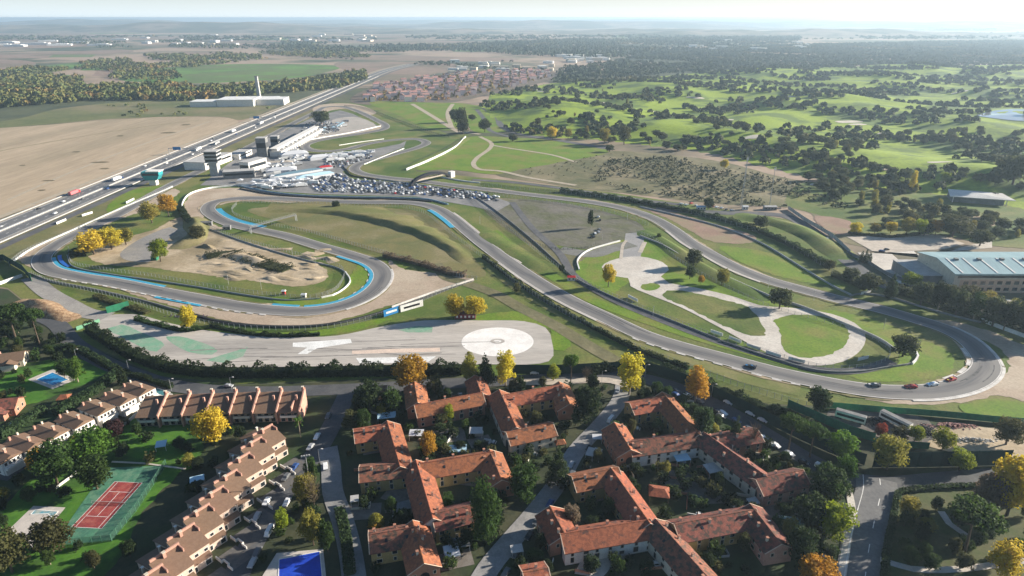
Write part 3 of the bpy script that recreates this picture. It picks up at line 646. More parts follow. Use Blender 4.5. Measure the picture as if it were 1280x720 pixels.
strip('pavement', [(640, 479), (700, 478), (760, 476), (790, 484)], 5, m_sandpale, 7)
strip('pavement', [(1060, 610), (1065, 640), (1060, 670), (1052, 720)], 2.5, m_conc, 6)
# lawns, pool terraces
sheet('lawn', [(0, 470), (20, 458), (70, 450), (110, 452), (140, 462), (125, 472), (80, 492), (40, 505), (0, 510)], m_lawn, 4)
sheet('lawn', [(0, 640), (40, 600), (90, 585), (150, 560), (215, 560), (240, 570), (215, 600), (180, 640), (130, 720), (-60, 760)], m_lawn, 4)
sheet('lawn', [(130, 552), (180, 520), (250, 540), (240, 585), (180, 580)], m_lawn, 4)
sheet('lawn', [(1120, 620), (1180, 612), (1260, 610), (1330, 640), (1330, 760), (1105, 760), (1112, 660)], M('park_grass', (.06, .08, .02), (.09, .09, .035), .1), 4)
sheet('court', [(138, 585), (205, 583), (189, 607), (168, 640), (140, 676), (78, 682), (85, 655), (115, 612)], m_greencourt, 5, smooth=False)
TC = [W(144, 603), W(178, 604), W(128, 661), W(89, 660)]
u_ = ((TC[0] - TC[3]) + (TC[1] - TC[2])).normalized(); v_ = Vector((-u_.y, u_.x, 0)); cT = sum(TC, Vector()) / 4
sheet('court', None, m_redcourt, 6, False, world_pts=[cT + u_ * a * 11.9 + v_ * b * 5.5 for a, b in ((-1, -1), (1, -1), (1, 1), (-1, 1))])
mb = MB(); aT = math.atan2(u_.y, u_.x)
def cl(a0, b0, a1, b1):
    p, q = cT + u_ * a0 + v_ * b0, cT + u_ * a1 + v_ * b1; mb.wall([p, q], .01, .16, 6 * LV + .02)
for b in (-5.45, -4.1, 4.1, 5.45): cl(-11.9, b, 11.9, b)
for a in (-11.85, 11.85): cl(a, -5.5, a, 5.5)
for a in (-6.4, 6.4): cl(a, -4.1, a, 4.1)
cl(-6.4, 0, 6.4, 0)
struct('court_line', mb, m_white)
tn = thing('tennis_net', 'tennis net across the middle of the red court', 'net', (cT.x, cT.y, .33), aT)
part('net', MB().add([(0, -6.2, .05), (0, 6.2, .05), (0, 6.2, 1.05), (0, 0, .9), (0, -6.2, 1.05)], [(0, 1, 2, 3, 4)]), m_netgreen, tn); part('tape', MB().box((0, 0, .92), (.06, 12.4, .1)), m_white, tn)
for _y in (-6.3, 6.3): part('post', MB().tube((0, _y, -.1), (0, _y, 1.1), .06, n=6), m_metal, tn)

# =================================================================== TREES
def leaf_cards(C, N, S, r):
    """quads at centres C, facing roughly N, half size S -> verts (4n,3), faces"""
    n = len(C); N = N + r.normal(0, .55, (n, 3)); N /= np.linalg.norm(N, axis=1)[:, None] + 1e-9
    U = np.cross(N, r.normal(0, 1, (n, 3))); U /= np.linalg.norm(U, axis=1)[:, None] + 1e-9
    V = np.cross(N, U); S = S[:, None]
    k = .6 + .8 * r.random((n, 4))
    bend = N * S * (r.random((n, 1)) - .5)
    P = np.stack([C + U * S * k[:, :1] + bend, C + V * S * k[:, 1:2] * .8 - bend, C - U * S * k[:, 2:3] + bend, C - V * S * k[:, 3:] * .8 - bend], 1)
    return P.reshape(-1, 3)
def np_mesh(name, V, nq):
    me = bpy.data.meshes.new(name); me.vertices.add(len(V)); me.vertices.foreach_set('co', V.astype(np.float32).ravel())
    me.loops.add(nq * 4); me.loops.foreach_set('vertex_index', np.arange(nq * 4, dtype=np.int32))
    me.polygons.add(nq); me.polygons.foreach_set('loop_start', np.arange(0, nq * 4, 4, dtype=np.int32)); me.polygons.foreach_set('loop_total', np.full(nq, 4, np.int32))
    me.update(); me.validate(); return me
def crown(name, lobes, n, s, seed, fill=.25, squash=1.0):
    """lobes: (x,y,z,rx,rz); leaf clumps on and inside each lobe"""
    r = np.random.default_rng(seed); tot = sum(l[3] ** 2 for l in lobes); CC = []; NN = []
    for x, y, z, rx, rz in lobes:
        k = max(8, int(n * rx ** 2 / tot)); d = r.normal(0, 1, (k, 3)); d /= np.linalg.norm(d, axis=1)[:, None]
        lump = 1 + .14 * np.sin(d[:, 0] * 5 + x) * np.sin(d[:, 1] * 5 + y) + .1 * np.sin(d[:, 2] * 7 + z)
        rad = np.where(r.random(k) < fill, r.random(k) ** .5 * .8, .80 + .34 * r.random(k) ** 1.3) * lump
        CC.append(np.array([x, y, z]) + d * rad[:, None] * np.array([rx, rx, rz])); NN.append(d)
    C = np.concatenate(CC); N = np.concatenate(NN); S = s * (.6 + .8 * r.random(len(C)))
    return np_mesh(name, leaf_cards(C, N, S, r), len(C))
def round_lobes(seed, R0, z0, z1, n, top=.6):
    r = random.Random(seed); out = []; H = z1 - z0
    for k in range(n):
        t = (k + .5) / n; z = z0 + H * (.18 + .70 * t)
        w = R0 * math.sqrt(max(.05, 1 - ((t - .42) / .72) ** 2)); a = k * 2.4 + r.uniform(-.5, .5); q = w * r.uniform(.38, .68)
        rl = R0 * r.uniform(.36, .55); out.append((q * math.cos(a), q * math.sin(a), z, rl, rl * r.uniform(.7, .95) * H / (2.1 * R0)))
    for k in range(8):                           # stray branches that break the outline
        a = r.uniform(0, 6.28); t = r.uniform(.1, 1); q = R0 * (1.02 - .55 * t * t) * r.uniform(.85, 1.1); out.append((q * math.cos(a), q * math.sin(a), z0 + H * (.12 + .86 * t), R0 * r.uniform(.13, .24), R0 * r.uniform(.12, .24)))
    out.append((0, 0, z0 + H * .5, R0 * .62, H * .42)); return out
def trunk_mesh(name, h, r0, limbs, seed, lean=.0, zc=.45, reach=2.0):
    r = random.Random(seed); mb = MB(); p = Vector((0, 0, -.3)); top = Vector((lean, 0, h))
    mid = p.lerp(top, .5) + Vector((r.uniform(-.15, .15), r.uniform(-.15, .15), 0))
    mb.tube(p, mid, r0 * 1.15, r0 * .8, 7); mb.tube(mid, top, r0 * .8, r0 * .35, 7)
    for k in range(limbs):
        a = k * 2.4 + r.uniform(-.4, .4); z = h * r.uniform(zc, .85); s = Vector((lean * z / h, 0, z))
        e = s + Vector((math.cos(a) * reach * r.uniform(.7, 1.1), math.sin(a) * reach * r.uniform(.7, 1.1), reach * r.uniform(.5, 1)))
        mb.tube(s, e, r0 * .4, r0 * .12, 5)
    return mb.mesh(name)
KIND = {}
def addkind(k, h, rad, crowns, trunks): KIND[k] = dict(h=h, r=rad, crowns=crowns, trunks=trunks)
addkind('broad', 10, 4.2, [crown('crown', round_lobes(i, 4.2, 1.8, 10, 13), 3600, .27, i) for i in (1, 2, 3)], [trunk_mesh('trunk', 6.5, .28, 6, i) for i in (1, 2)])
addkind('tall', 10, 2.6, [crown('crown', round_lobes(i + 20, 2.6, 1.3, 10, 12), 2800, .22, i) for i in (4, 5)], [trunk_mesh('trunk', 8, .2, 5, 3, zc=.3, reach=1.3)])
addkind('oak', 8, 4.6, [crown('crown', round_lobes(i + 40, 4.6, 1.4, 8, 14), 2200, .34, i) for i in (6, 7, 8)], [trunk_mesh('trunk', 4.6, .32, 6, 4, zc=.35, reach=2.6)])
def umb(seed):
    r = random.Random(seed); L = []
    for k in range(16):
        a = k * 2.4; q = 4.3 * math.sqrt((k + .5) / 16) * .82; L.append((q * math.cos(a), q * math.sin(a), 8.1 + 1.0 * (1 - (q / 4.3) ** 2) + r.uniform(-.2, .2), r.uniform(1.1, 1.7), r.uniform(.75, 1.05)))
    return L
addkind('umbrella', 10, 4.9, [crown('crown', umb(i), 3400, .22, i) for i in (9, 10)], [trunk_mesh('trunk', 8.2, .3, 7, 5, lean=.5, zc=.72, reach=2.4)])
def cone(seed, R0, z0, z1, n, drop=.0):
    r = random.Random(seed); L = []
    for k in range(n):
        t = (k + .3) / n; w = R0 * (1 - t) ** .8; a = k * 2.4; L.append((w * .55 * math.cos(a), w * .55 * math.sin(a), z0 + (z1 - z0) * t * .95 + .4, max(.35, w * .55), max(.5, w * .38 + .2)))
    return L
addkind('conifer', 12, 4.0, [crown('crown', cone(i, 4.2, 1.0, 12, 20), 3400, .24, i, fill=.3) for i in (11, 12)], [trunk_mesh('trunk', 10.5, .26, 6, 6, zc=.2, reach=1.6)])
addkind('cypress', 10, 1.1, [crown('crown', [(0, 0, 1 + k * .95, (1.05 if k < 5 else 1.05 - (k - 4) * .19), 1.0) for k in range(9)], 700, .22, 13, fill=.2)], [trunk_mesh('trunk', 5, .14, 0, 7)])
addkind('willow', 12, 5.0, [crown('crown', round_lobes(61, 5.0, .8, 12, 16), 5200, .24, 14)], [trunk_mesh('trunk', 8, .35, 7, 8)])
addkind('bush', 3, 2.0, [crown('crown', round_lobes(i + 70, 2.0, -.2, 3, 8), 420, .24, i) for i in (15, 16, 17)], [trunk_mesh('trunk', 1.4, .08, 3, 9, reach=.5)])
def palm_mesh():
    r = np.random.default_rng(5); C = []; N = []
    for k in range(18):
        a = k * 2.4; el = .9 - 1.3 * (k / 18)
        for j in range(9):
            t = (j + 1) / 9; x = 2.3 * t * math.cos(el * (1 - t * .5)); z = 6 + 2.3 * t * math.sin(el) - 1.1 * t * t
            C.append((x * math.cos(a), x * math.sin(a), z)); N.append((0, 0, 1))
    C = np.array(C); N = np.array(N, float); return np_mesh('crown', leaf_cards(C, N, np.full(len(C), .28), r), len(C))
addkind('palm', 7, 2.4, [palm_mesh()], [trunk_mesh('trunk', 6, .2, 0, 11)])
def bare_mesh():
    mb = MB(); r = random.Random(3)
    for k in range(70):
        a = k * 2.4; z = 1.5 + 3.5 * (k / 70); q = r.uniform(.9, 2.6); s = Vector((0, 0, z)); e = s + Vector((q * math.cos(a), q * math.sin(a), r.uniform(.8, 2.4)))
        mb.tube(s, e, .06, .02, 3)
        for j in range(3): m_ = s.lerp(e, r.uniform(.4, .9)); mb.tube(m_, m_ + Vector((r.uniform(-.8, .8), r.uniform(-.8, .8), r.uniform(.3, 1))), .03, .012, 3)
    return mb.mesh('crown')
addkind('bare', 7, 2.8, [bare_mesh()], [trunk_mesh('trunk', 5, .16, 4, 12)])
_mc = {}
def mesh_with(me, mat):                          # same crown shape in another leaf colour
    k = (me.name, mat.name)
    if k not in _mc: c = me.copy(); c.materials.clear(); c.materials.append(mat); _mc[k] = c
    return _mc[k]
NAMES = dict(broad='broadleaf_tree', tall='poplar_tree', oak='oak_tree', umbrella='stone_pine', conifer='conifer_tree', cypress='cypress_tree', willow='willow_tree', bush='shrub', palm='palm_tree', bare='bare_tree')
CATS = dict(bush='shrub')
_tc = [0]
def tree(kind, loc, h, rad, leaf, label, group=None, trunk=True):
    K = KIND[kind]; _tc[0] += 1; i = _tc[0]
    o = thing(NAMES[kind], label, CATS.get(kind, 'tree'), loc, (i * 2.399) % 6.283, group)
    sx = rad / K['r']; o.scale = (sx, sx, h / K['h'])
    c = bpy.data.objects.new('crown', mesh_with(K['crowns'][i % len(K['crowns'])], m_wood if kind == 'bare' and leaf != 'tan' else LEAF[leaf])); link(c, o)
    if trunk:
        t = bpy.data.objects.new('trunk', mesh_with(K['trunks'][i % len(K['trunks'])], m_palebark if kind in ('tall', 'palm') else m_wood)); link(t, o)
    return o
def tree_px(kind, x, yb, yt, wpx, leaf, label, group=None):
    b = W(x, yb); m = mpp(x, yb)
    h = max(1.2, height(x, yb, yt) * .97)
    return tree(kind, (b.x, b.y, golf_h(b.x, b.y)), h, wpx * m / 2 * .84, leaf, label, group)
BIG = [
 ('tall', 238, 413, 381, 21, 'yellow', 'tall yellow poplar standing alone at the edge of the paved skid area'),
 ('broad', 570, 398, 370, 30, 'yellow', 'bright yellow tree over the left half of the red hut'),
 ('broad', 594, 397, 371, 32, 'yellow', 'bright yellow tree over the right half of the red hut'),
 ('broad', 514, 488, 445, 46, 'orange', 'big rounded orange tree in front of the dark boundary hedge'),
 ('tall', 587, 482, 441, 24, 'gold', 'olive yellow tree left of the dark conifer behind the red roofs'),
 ('conifer', 607, 484, 440, 34, 'dark', 'dark conifer between two yellow trees behind the red roofs'),
 ('tall', 632, 483, 437, 28, 'yellow', 'yellow poplar right of the dark conifer by the street'),
 ('bush', 545, 492, 472, 30, 'olive', 'olive bush at the right foot of the big orange tree'),
 ('tall', 692, 476, 455, 19, 'lime', 'small lime yellow tree beside the white car on the upper street'),
 ('umbrella', 713, 482, 444, 26, 'bright', 'slender stone pine with flat green crown by the upper street'),
 ('oak', 740, 490, 467, 18, 'dark', 'dark domed evergreen at the top of the central lane'),
 ('tall', 786, 494, 441, 36, 'yellow', 'biggest yellow tree at the bend of the upper street'),
 ('tall', 869, 502, 459, 32, 'orange', 'orange brown tree on a bare trunk beside the upper street'),
 ('broad', 857, 538, 522, 20, 'yellow', 'small yellow tree against the long red roof near the round hedge'),
 ('broad', 733, 532, 484, 40, 'dark', 'dense dark tree at the end of the upper red roof wing'),
 ('conifer', 697, 608, 553, 36, 'dark', 'large dark cedar beside the central village lane'),
 ('willow', 607, 680, 602, 46, 'mid', 'big feathery green willow at the end of a red roof wing'),
 ('broad', 654, 628, 583, 42, 'mid', 'dense green tree between the willow and the central lane'),
 ('broad', 537, 575, 539, 23, 'orange', 'orange tree beside the white canopy in the courtyard'),
 ('broad', 562, 527, 507, 17, 'lime', 'small lime tree under the long upper red roof'),
 ('broad', 471, 662, 652, 19, 'orange', 'rusty orange shrub like tree behind the lower left red roof'),
 ('broad', 268, 554, 512, 46, 'yellow', 'round yellow tree between the two rows of brown roofed houses'),
 ('tall', 98, 478, 446, 19, 'bright', 'taller light green birch beside the turquoise pool'),
 ('tall', 82, 474, 450, 14, 'mid', 'smaller green birch beside the turquoise pool'),
 ('cypress', 154, 480, 452, 11, 'dark', 'dark cypress at the end of the long clipped hedge'),
 ('umbrella', 22, 432, 382, 42, 'mid', 'stone pine with wide flat crown at the left edge beside the log pile'),
 ('umbrella', 50, 432, 386, 28, 'mid', 'stone pine with narrower flat crown right of the wide one'),
 ('broad', 72, 606, 555, 44, 'mid', 'full green tree in front of the far brown house row'),
 ('broad', 118, 575, 538, 46, 'bright', 'bright green tree beside the plum coloured tree'),
 ('broad', 122, 612, 571, 40, 'mid', 'green tree at the top left corner of the tennis court'),
 ('broad', 52, 590, 563, 26, 'orange', 'orange leaved tree half hidden beside the brown house row'),
 ('broad', 145, 548, 526, 24, 'plum', 'plum coloured tree beside the white garden wall'),
 ('broad', 68, 692, 652, 42, 'olive', 'olive green pine overhanging the right side of the white pool terrace'),
 ('broad', 16, 716, 668, 44, 'olive', 'olive green pine at the lower left corner of the photo'),
 ('broad', 119, 712, 690, 16, 'olive', 'small pale olive tree on the lawn below the tennis court'),
 ('broad', 1040, 672, 632, 44, 'lime', 'round lime yellow tree at the kerb of the wide lower road'),
 ('broad', 1108, 588, 546, 40, 'gold', 'big olive yellow tree in front of the dark green screen'),
 ('broad', 1100, 547, 531, 17, 'red', 'small rust red tree beside the white trailers'),
 ('broad', 1124, 550, 534, 19, 'olive', 'olive tree left of its twin in front of the white trailers'),
 ('broad', 1143, 552, 533, 20, 'lime', 'pale lime tree right of its olive twin near the tyre pile'),
 ('broad', 1178, 562, 538, 26, 'lime', 'yellow lime tree in front of the scrap yard track'),
 ('broad', 1198, 588, 563, 26, 'lime', 'lime yellow tree in front of the long dark green screen'),
 ('broad', 1257, 556, 524, 32, 'olive', 'olive tree standing alone in the dirt yard at the right edge'),
 ('oak', 1021, 516, 484, 30, 'dark', 'dark round tree at the start of the green circuit fence'),
 ('umbrella', 985, 565, 521, 40, 'mid', 'leftmost stone pine of the clump beside the street cars'),
 ('umbrella', 1012, 572, 532, 40, 'mid', 'middle stone pine of the clump over the parked van'),
 ('broad', 1049, 572, 541, 36, 'bright', 'bright green tree at the right end of the stone pine clump'),
 ('broad', 1054, 602, 570, 26, 'bright', 'light green tree beside the road junction'),
 ('broad', 1030, 622, 585, 46, 'mid', 'full dark green tree beside the white van at the junction'),
 ('broad', 1132, 650, 622, 24, 'gold', 'tan orange tree on the park lawn beside the hedge'),
 ('umbrella', 1205, 692, 632, 66, 'mid', 'huge stone pine spreading over the park lawn'),
 ('broad', 1258, 645, 574, 48, 'yellow', 'large yellow tree at the right edge by the junction road'),
 ('broad', 1232, 640, 596, 36, 'tan', 'tan half bare tree in front of the large yellow tree'),
 ('tall', 1250, 722, 678, 32, 'yellow', 'golden yellow tree at the lower right corner'),
 ('conifer', 917, 560, 517, 22, 'dark', 'dark conical tree behind the street cars'),
 ('bare', 940, 564, 526, 22, 'tan', 'leafless pale tree beside the dark conical tree'),
 ('broad', 1018, 728, 700, 46, 'orange', 'orange yellow tree cut by the lower edge of the photo'),
 ('broad', 998, 706, 660, 36, 'dark', 'dark tree at the gable end of the lower right red roof'),
 ('broad', 986, 672, 651, 24, 'gold', 'small golden tree above the green striped awning'),
 ('bare', 394, 640, 590, 28, 'tan', 'bare pinkish tree at the foot of the floodlight mast'),
 ('broad', 384, 632, 593, 30, 'gold', 'olive gold tree beside the floodlight mast'),
 ('broad', 355, 664, 638, 20, 'lime', 'lime tree on the kerb of the street by the pool'),
 ('broad', 392, 682, 639, 28, 'gold', 'yellow olive tree left of the cobbled lane'),
 ('broad', 392, 612, 571, 18, 'mid', 'narrow green tree right of the street by the floodlight'),
 ('broad', 410, 690, 652, 22, 'mid', 'green tree overhanging the cobbled lane'),
 ('palm', 376, 547, 520, 14, 'bright', 'small palm at the right end of the brown roofed row'),
 ('oak', 1128, 446, 420, 33, 'oak', 'dark oak at the end of the inner guard rail by the hairpin'),
 ('oak', 974, 386, 360, 32, 'oak', 'dark oak beside the upper edge of the kart track'),
 ('oak', 866, 334, 312, 24, 'oak', 'dark oak behind the inner crash barrier by the upper straight'),
 ('broad', 862, 349, 333, 16, 'mid', 'small round green tree below the dark oak at the kart track'),
 ('broad', 902, 357, 336, 20, 'gold', 'gold olive tree beside the inner crash barrier'),
 ('broad', 876, 355, 344, 9, 'orange', 'tiny orange tree between the green and the gold tree'),
 ('broad', 760, 359, 331, 20, 'yellow', 'yellow tree alone on the round pad of the kart track'),
 ('oak', 1085, 364, 343, 34, 'oak', 'dark oak behind the outer crash barrier on the right'),
 ('broad', 1036, 338, 325, 16, 'olive', 'small olive tree at the end of the dark circuit hedge'),
 ('broad', 1138, 360, 341, 24, 'lime', 'round lime tree in front of the teal roofed hall'),
 ('broad', 1172, 347, 325, 28, 'mid', 'green tree at the left corner of the teal roofed hall'),
 ('broad', 1208, 378, 357, 24, 'olive', 'olive tree in front of the hall windows, right of its neighbour'),
 ('broad', 1186, 374, 356, 20, 'olive', 'olive tree in front of the left hall windows'),
 ('broad', 1232, 388, 366, 26, 'gold', 'golden tree in front of the hall at the car park'),
 ('broad', 1266, 400, 375, 24, 'gold', 'golden tree at the right edge behind the circuit wall'),
 ('conifer', 1279, 398, 352, 24, 'dark', 'tall dark conifer at the right edge of the hall'),
 ('broad', 118, 318, 290, 36, 'yellow', 'yellow tree at the left end of the infield group'),
 ('broad', 140, 312, 285, 30, 'yellow', 'golden yellow tree in the middle of the infield group'),
 ('broad', 158, 306, 285, 22, 'gold', 'olive gold tree at the right end of the infield group'),
 ('broad', 190, 279, 253, 24, 'gold', 'olive gold tree left of the orange one beside the straight'),
 ('broad', 211, 270, 242, 22, 'orange', 'orange gold tree beside the start of the dirt mound'),
 ('broad', 201, 327, 299, 22, 'lime', 'lime yellow tree beside the small green kiosk'),
 ('broad', 248, 300, 282, 20, 'olive', 'olive bush like tree on the dirt mound'),
 ('broad', 402, 156, 138, 26, 'oak', 'round olive tree alone in the far paddock car park'),
 ('oak', 568, 153, 136, 14, 'oak', 'first dark oak of the clump between the polo meadows'),
 ('oak', 577, 160, 134, 18, 'oak', 'tallest dark oak of the clump between the polo meadows'),
 ('oak', 579, 168, 149, 20, 'oak', 'nearest dark oak of the clump between the polo meadows'),
 ('oak', 590, 151, 143, 12, 'oak', 'small dark oak right of the clump in the meadow'),
 ('oak', 606, 165, 148, 18, 'oak', 'dark oak at the bend of the old road by the meadow'),
 ('oak', 641, 177, 168, 15, 'oak', 'dark round oak at the upper corner of the lower meadow'),
 ('broad', 690, 175, 158, 16, 'yellow', 'yellow tree at the corner of the golf course by the meadow'),
 ('broad', 710, 174, 161, 11, 'gold', 'small gold tree right of the yellow one by the golf course'),
 ('broad', 755, 180, 160, 16, 'gold', 'gold orange tree left of the tall olive one by the golf course'),
 ('broad', 780, 181, 157, 20, 'olive', 'tall olive tree right of the gold orange one'),
 ('oak', 762, 190, 181, 13, 'oak', 'dark round tree at the tip of the lower polo meadow'),
 ('oak', 1262, 242, 204, 36, 'oak', 'large dark tree at the right edge above the pale flat roof'),
 ('broad', 905, 212, 199, 12, 'yellow', 'yellow orange tree at the edge of the golf turf near the masts'),
 ('tall', 1139, 240, 213, 8, 'yellow', 'thin yellow poplar in the oaks left of the pale flat roof'),
 ('broad', 1180, 234, 220, 14, 'lime', 'lime tree behind the pale flat roof'),
 ('broad', 1068, 293, 278, 16, 'yellow', 'yellow tree at the left end of the sand arena'),
 ('broad', 1093, 292, 279, 13, 'gold', 'gold tree second along the sand arena edge'),
 ('broad', 1113, 292, 277, 15, 'yellow', 'yellow tree third along the sand arena edge'),
 ('broad', 1132, 294, 272, 17, 'gold', 'tall gold tree beside its twin above the sand arena'),
 ('broad', 1148, 294, 274, 18, 'lime', 'lime twin of the tall gold tree above the sand arena'),
 ('broad', 1169, 294, 275, 15, 'orange', 'orange tree right of the lime one above the sand arena'),
 ('broad', 1190, 296, 270, 38, 'olive', 'broad olive tree at the right end of the row by the arena'),
 ('oak', 1224, 308, 287, 24, 'oak', 'dark oak beside the right corner of the sand arena'),
 ('cypress', 1076, 328, 311, 6, 'dark', 'left dark cypress of three at the arena parking'),
 ('cypress', 1081, 329, 309, 6, 'dark', 'middle dark cypress of three at the arena parking'),
 ('cypress', 1086, 328, 313, 6, 'dark', 'right dark cypress of three at the arena parking'),
 ('oak', 885, 262, 247, 16, 'oak', 'dark tree beside the red and white vehicles under the mast'),
 ('oak', 950, 287, 270, 20, 'oak', 'dark tree on the crest of the green bank'),
 ('bush', 823, 298, 292, 9, 'dark', 'dark bush at the end of the crash barrier bend'),
 ('tall', 738, 285, 262, 9, 'dark', 'tall dark pine on the worn ground beside the crossroads'),
 ('oak', 702, 341, 331, 9, 'dark', 'small dark tree beside the marshal post'),
 ('oak', 420, 260, 251, 12, 'dark', 'dark round tree alone on the edge of the infield hill'),
 ('bush', 646, 366, 354, 13, 'olive', 'olive bush on the fence beside the long straight'),
 ('oak', 462, 516, 478, 40, 'dark', 'dark tree above the villa roof left of the big orange tree'),
 ('oak', 490, 516, 486, 30, 'mid', 'green tree right of the dark one by the big orange tree'),
 ('broad', 441, 540, 514, 24, 'olive', 'olive tree left of the first red roof wing'),
 ('broad', 455, 540, 512, 22, 'mid', 'green tree beside the blue awning at the first red wing'),
 ('broad', 714, 660, 632, 24, 'tan', 'tan tree in the courtyard of the lower right red roofs'),
 ('broad', 876, 552, 508, 30, 'hedge', 'dense round green tree clipped beside the long red roof'),
 ('conifer', 1112, 372, 340, 18, 'dark', 'slim dark conifer first behind the hairpin entry barrier'),
 ('oak', 1150, 382, 352, 26, 'oak', 'dark oak behind the hairpin barrier below the lime tree'),
 ('tall', 1172, 388, 352, 20, 'dark', 'tall dark tree behind the hairpin barrier left of the golden tree'),
 ('oak', 1194, 394, 362, 28, 'oak', 'dark oak behind the hairpin barrier under the hall windows'),
 ('tall', 1216, 401, 366, 20, 'mid', 'tall green tree behind the hairpin barrier at the hall car park'),
 ('oak', 1240, 408, 372, 30, 'oak', 'broad dark oak above the white plank barrier'),
 ('tall', 1254, 413, 376, 18, 'dark', 'tall dark tree above the white plank barrier'),
 ('oak', 1276, 420, 382, 30, 'oak', 'dark oak at the right edge above the white plank barrier'),
 ('oak', 1296, 424, 380, 36, 'oak', 'dark oak just outside the right edge behind the hairpin'),
 ('tall', 1312, 430, 384, 26, 'dark', 'tall dark tree outside the right edge behind the hairpin'),
 ('oak', 1062, 352, 335, 22, 'oak', 'dark oak at the end of the service road bank'),
 ('bare', 733, 478, 458, 22, 'tan', 'bare brown tree between the stone pine and the dark dome'),
 ('oak', 1010, 660, 622, 46, 'dark', 'dark tree in front of the pink gable near the lime tree'),
]
for k, x, yb, yt, w, leaf, lab in BIG: tree_px(k, x, yb, yt, w, leaf, lab)

# shrubs and small garden trees of the village
SH = []
def scatter(poly_px, n, seed, mind):
    poly = WL(poly_px); r = random.Random(seed); x0 = min(p.x for p in poly); x1 = max(p.x for p in poly); y0 = min(p.y for p in poly); y1 = max(p.y for p in poly)
    out = []; tries = 0
    while len(out) < n and tries < n * 60:
        tries += 1; p = (r.uniform(x0, x1), r.uniform(y0, y1))
        if inside(p, poly) and all((p[0] - q[0]) ** 2 + (p[1] - q[1]) ** 2 > mind ** 2 for q in out): out.append(p)
    return out
GARDEN = []                                      # filled after the houses stand, so that no shrub grows inside one

# oaks and pines on the golf course, the biggest each a tree of its own
golf_polys = [
 ([(800, 180), (870, 172), (960, 175), (1010, 190), (960, 200), (880, 196)], 26), ([(960, 186), (1080, 178), (1090, 208), (1010, 214)], 34),
 ([(1010, 214), (1080, 212), (1150, 226), (1150, 262), (1090, 268), (1040, 250), (1010, 232)], 56),
 ([(1150, 222), (1280, 205), (1330, 210), (1330, 268), (1240, 258), (1210, 236)], 34),
 ([(650, 168), (700, 150), (790, 168), (870, 180), (860, 190), (760, 182)], 34), ([(640, 145), (690, 138), (760, 150), (700, 158)], 10),
 ([(830, 158), (900, 152), (960, 165), (900, 172)], 16), ([(1060, 175), (1150, 168), (1280, 172), (1280, 185), (1160, 184)], 30),
 ([(1180, 190), (1280, 170), (1340, 180), (1340, 205), (1240, 205)], 20), ([(1090, 262), (1200, 262), (1280, 285), (1280, 300), (1190, 300), (1090, 285)], 44),
 ([(700, 118), (760, 112), (830, 120), (800, 135), (730, 130)], 20)]
def wz(p): return (p[0], p[1], golf_h(p[0], p[1]))
n_g = 0
for gi, (pp, n) in enumerate(golf_polys):
    for k, p in enumerate(scatter(pp, n, 100 + gi, 9)):
        u = random.random(); sc = random.uniform(.6, 1.25)
        if u < .74: tree('oak', wz(p), 8.5 * sc, 5.6 * sc, 'oak', 'dark round oak growing with others along the golf fairways', 'dark oaks along the golf fairways', trunk=True)
        elif u < .92: tree('broad', wz(p), 10 * sc, 4.5 * sc, 'olive', 'olive green tree scattered among the dark golf course oaks', 'olive trees among the golf oaks')
        else: tree('tall', wz(p), 11 * sc, 2.8 * sc, 'gold', 'slim golden tree scattered among the dark golf course oaks', 'golden trees among the golf oaks')
        n_g += 1
# -------- woods that read as one mass
def tpl(n, seed, s=.42):
    r = np.random.default_rng(seed); d = r.normal(0, 1, (n, 3)); d /= np.linalg.norm(d, axis=1)[:, None]; d[:, 2] = np.abs(d[:, 2]) * 1.0 - .15
    C = d * (.65 + .4 * r.random((n, 1))); C[:, 2] += .5
    return leaf_cards(C, d, np.full(n, s) * (.7 + .6 * r.random(n)), r)
def wood(name, pts, sizes, mat, nq, seed, kind='stuff', zscale=1.0):
    T = [tpl(nq, seed + i) for i in range(4)]; r = np.random.default_rng(seed); Vs = []
    for i, ((x, y, z), s) in enumerate(zip(pts, sizes)):
        a = r.random() * 6.28; t = T[i % 4]; c, sn = math.cos(a), math.sin(a)
        Vs.append(np.stack([(t[:, 0] * c - t[:, 1] * sn) * s + x, (t[:, 0] * sn + t[:, 1] * c) * s + y, t[:, 2] * s * zscale * (.85 + .3 * r.random()) + z], 1))
    V = np.concatenate(Vs); o = bpy.data.objects.new(name, np_mesh(name, V, len(V) // 4)); link(o); o.data.materials.append(mat); o['kind'] = kind; return o
def noise2(x, y, s, ph): return math.sin(x / s + ph) * math.sin(y / s * 1.3 + ph * 2) + .6 * math.sin(x / s * 2.3 + y / s * 1.7 + ph)
def region(poly_px, cell, keep, seed, poly=None):
    poly = poly or WL(poly_px); r = random.Random(seed); x0 = min(p.x for p in poly); x1 = max(p.x for p in poly); y0 = min(p.y for p in poly); y1 = max(p.y for p in poly); out = []
    y = y0
    while y < y1:
        x = x0
        while x < x1:
            p = (x + r.uniform(0, cell), y + r.uniform(0, cell)); x += cell
            if keep(p, r) and inside(p, poly): out.append((p[0], p[1], golf_h(*p)))
        y += cell
    return out
def wood_mat(n, c1, c2, c3, s): return M(n, c1, c2, s, c3, s * .4, rough=.9, lo=.42, hi=.58, lo3=.55, hi3=.66, spec=.1)
mw_oak = wood_mat('oak_wood_leaves', (.055, .07, .03), (.082, .092, .037), (.14, .125, .045), .02)
mw_aut = wood_mat('autumn_wood_leaves', (.085, .11, .038), (.15, .145, .045), (.22, .145, .05), .025)
mw_far = wood_mat('far_wood_leaves', (.045, .062, .036), (.07, .082, .04), (.15, .125, .05), .008)
rr_ = random.Random(5)
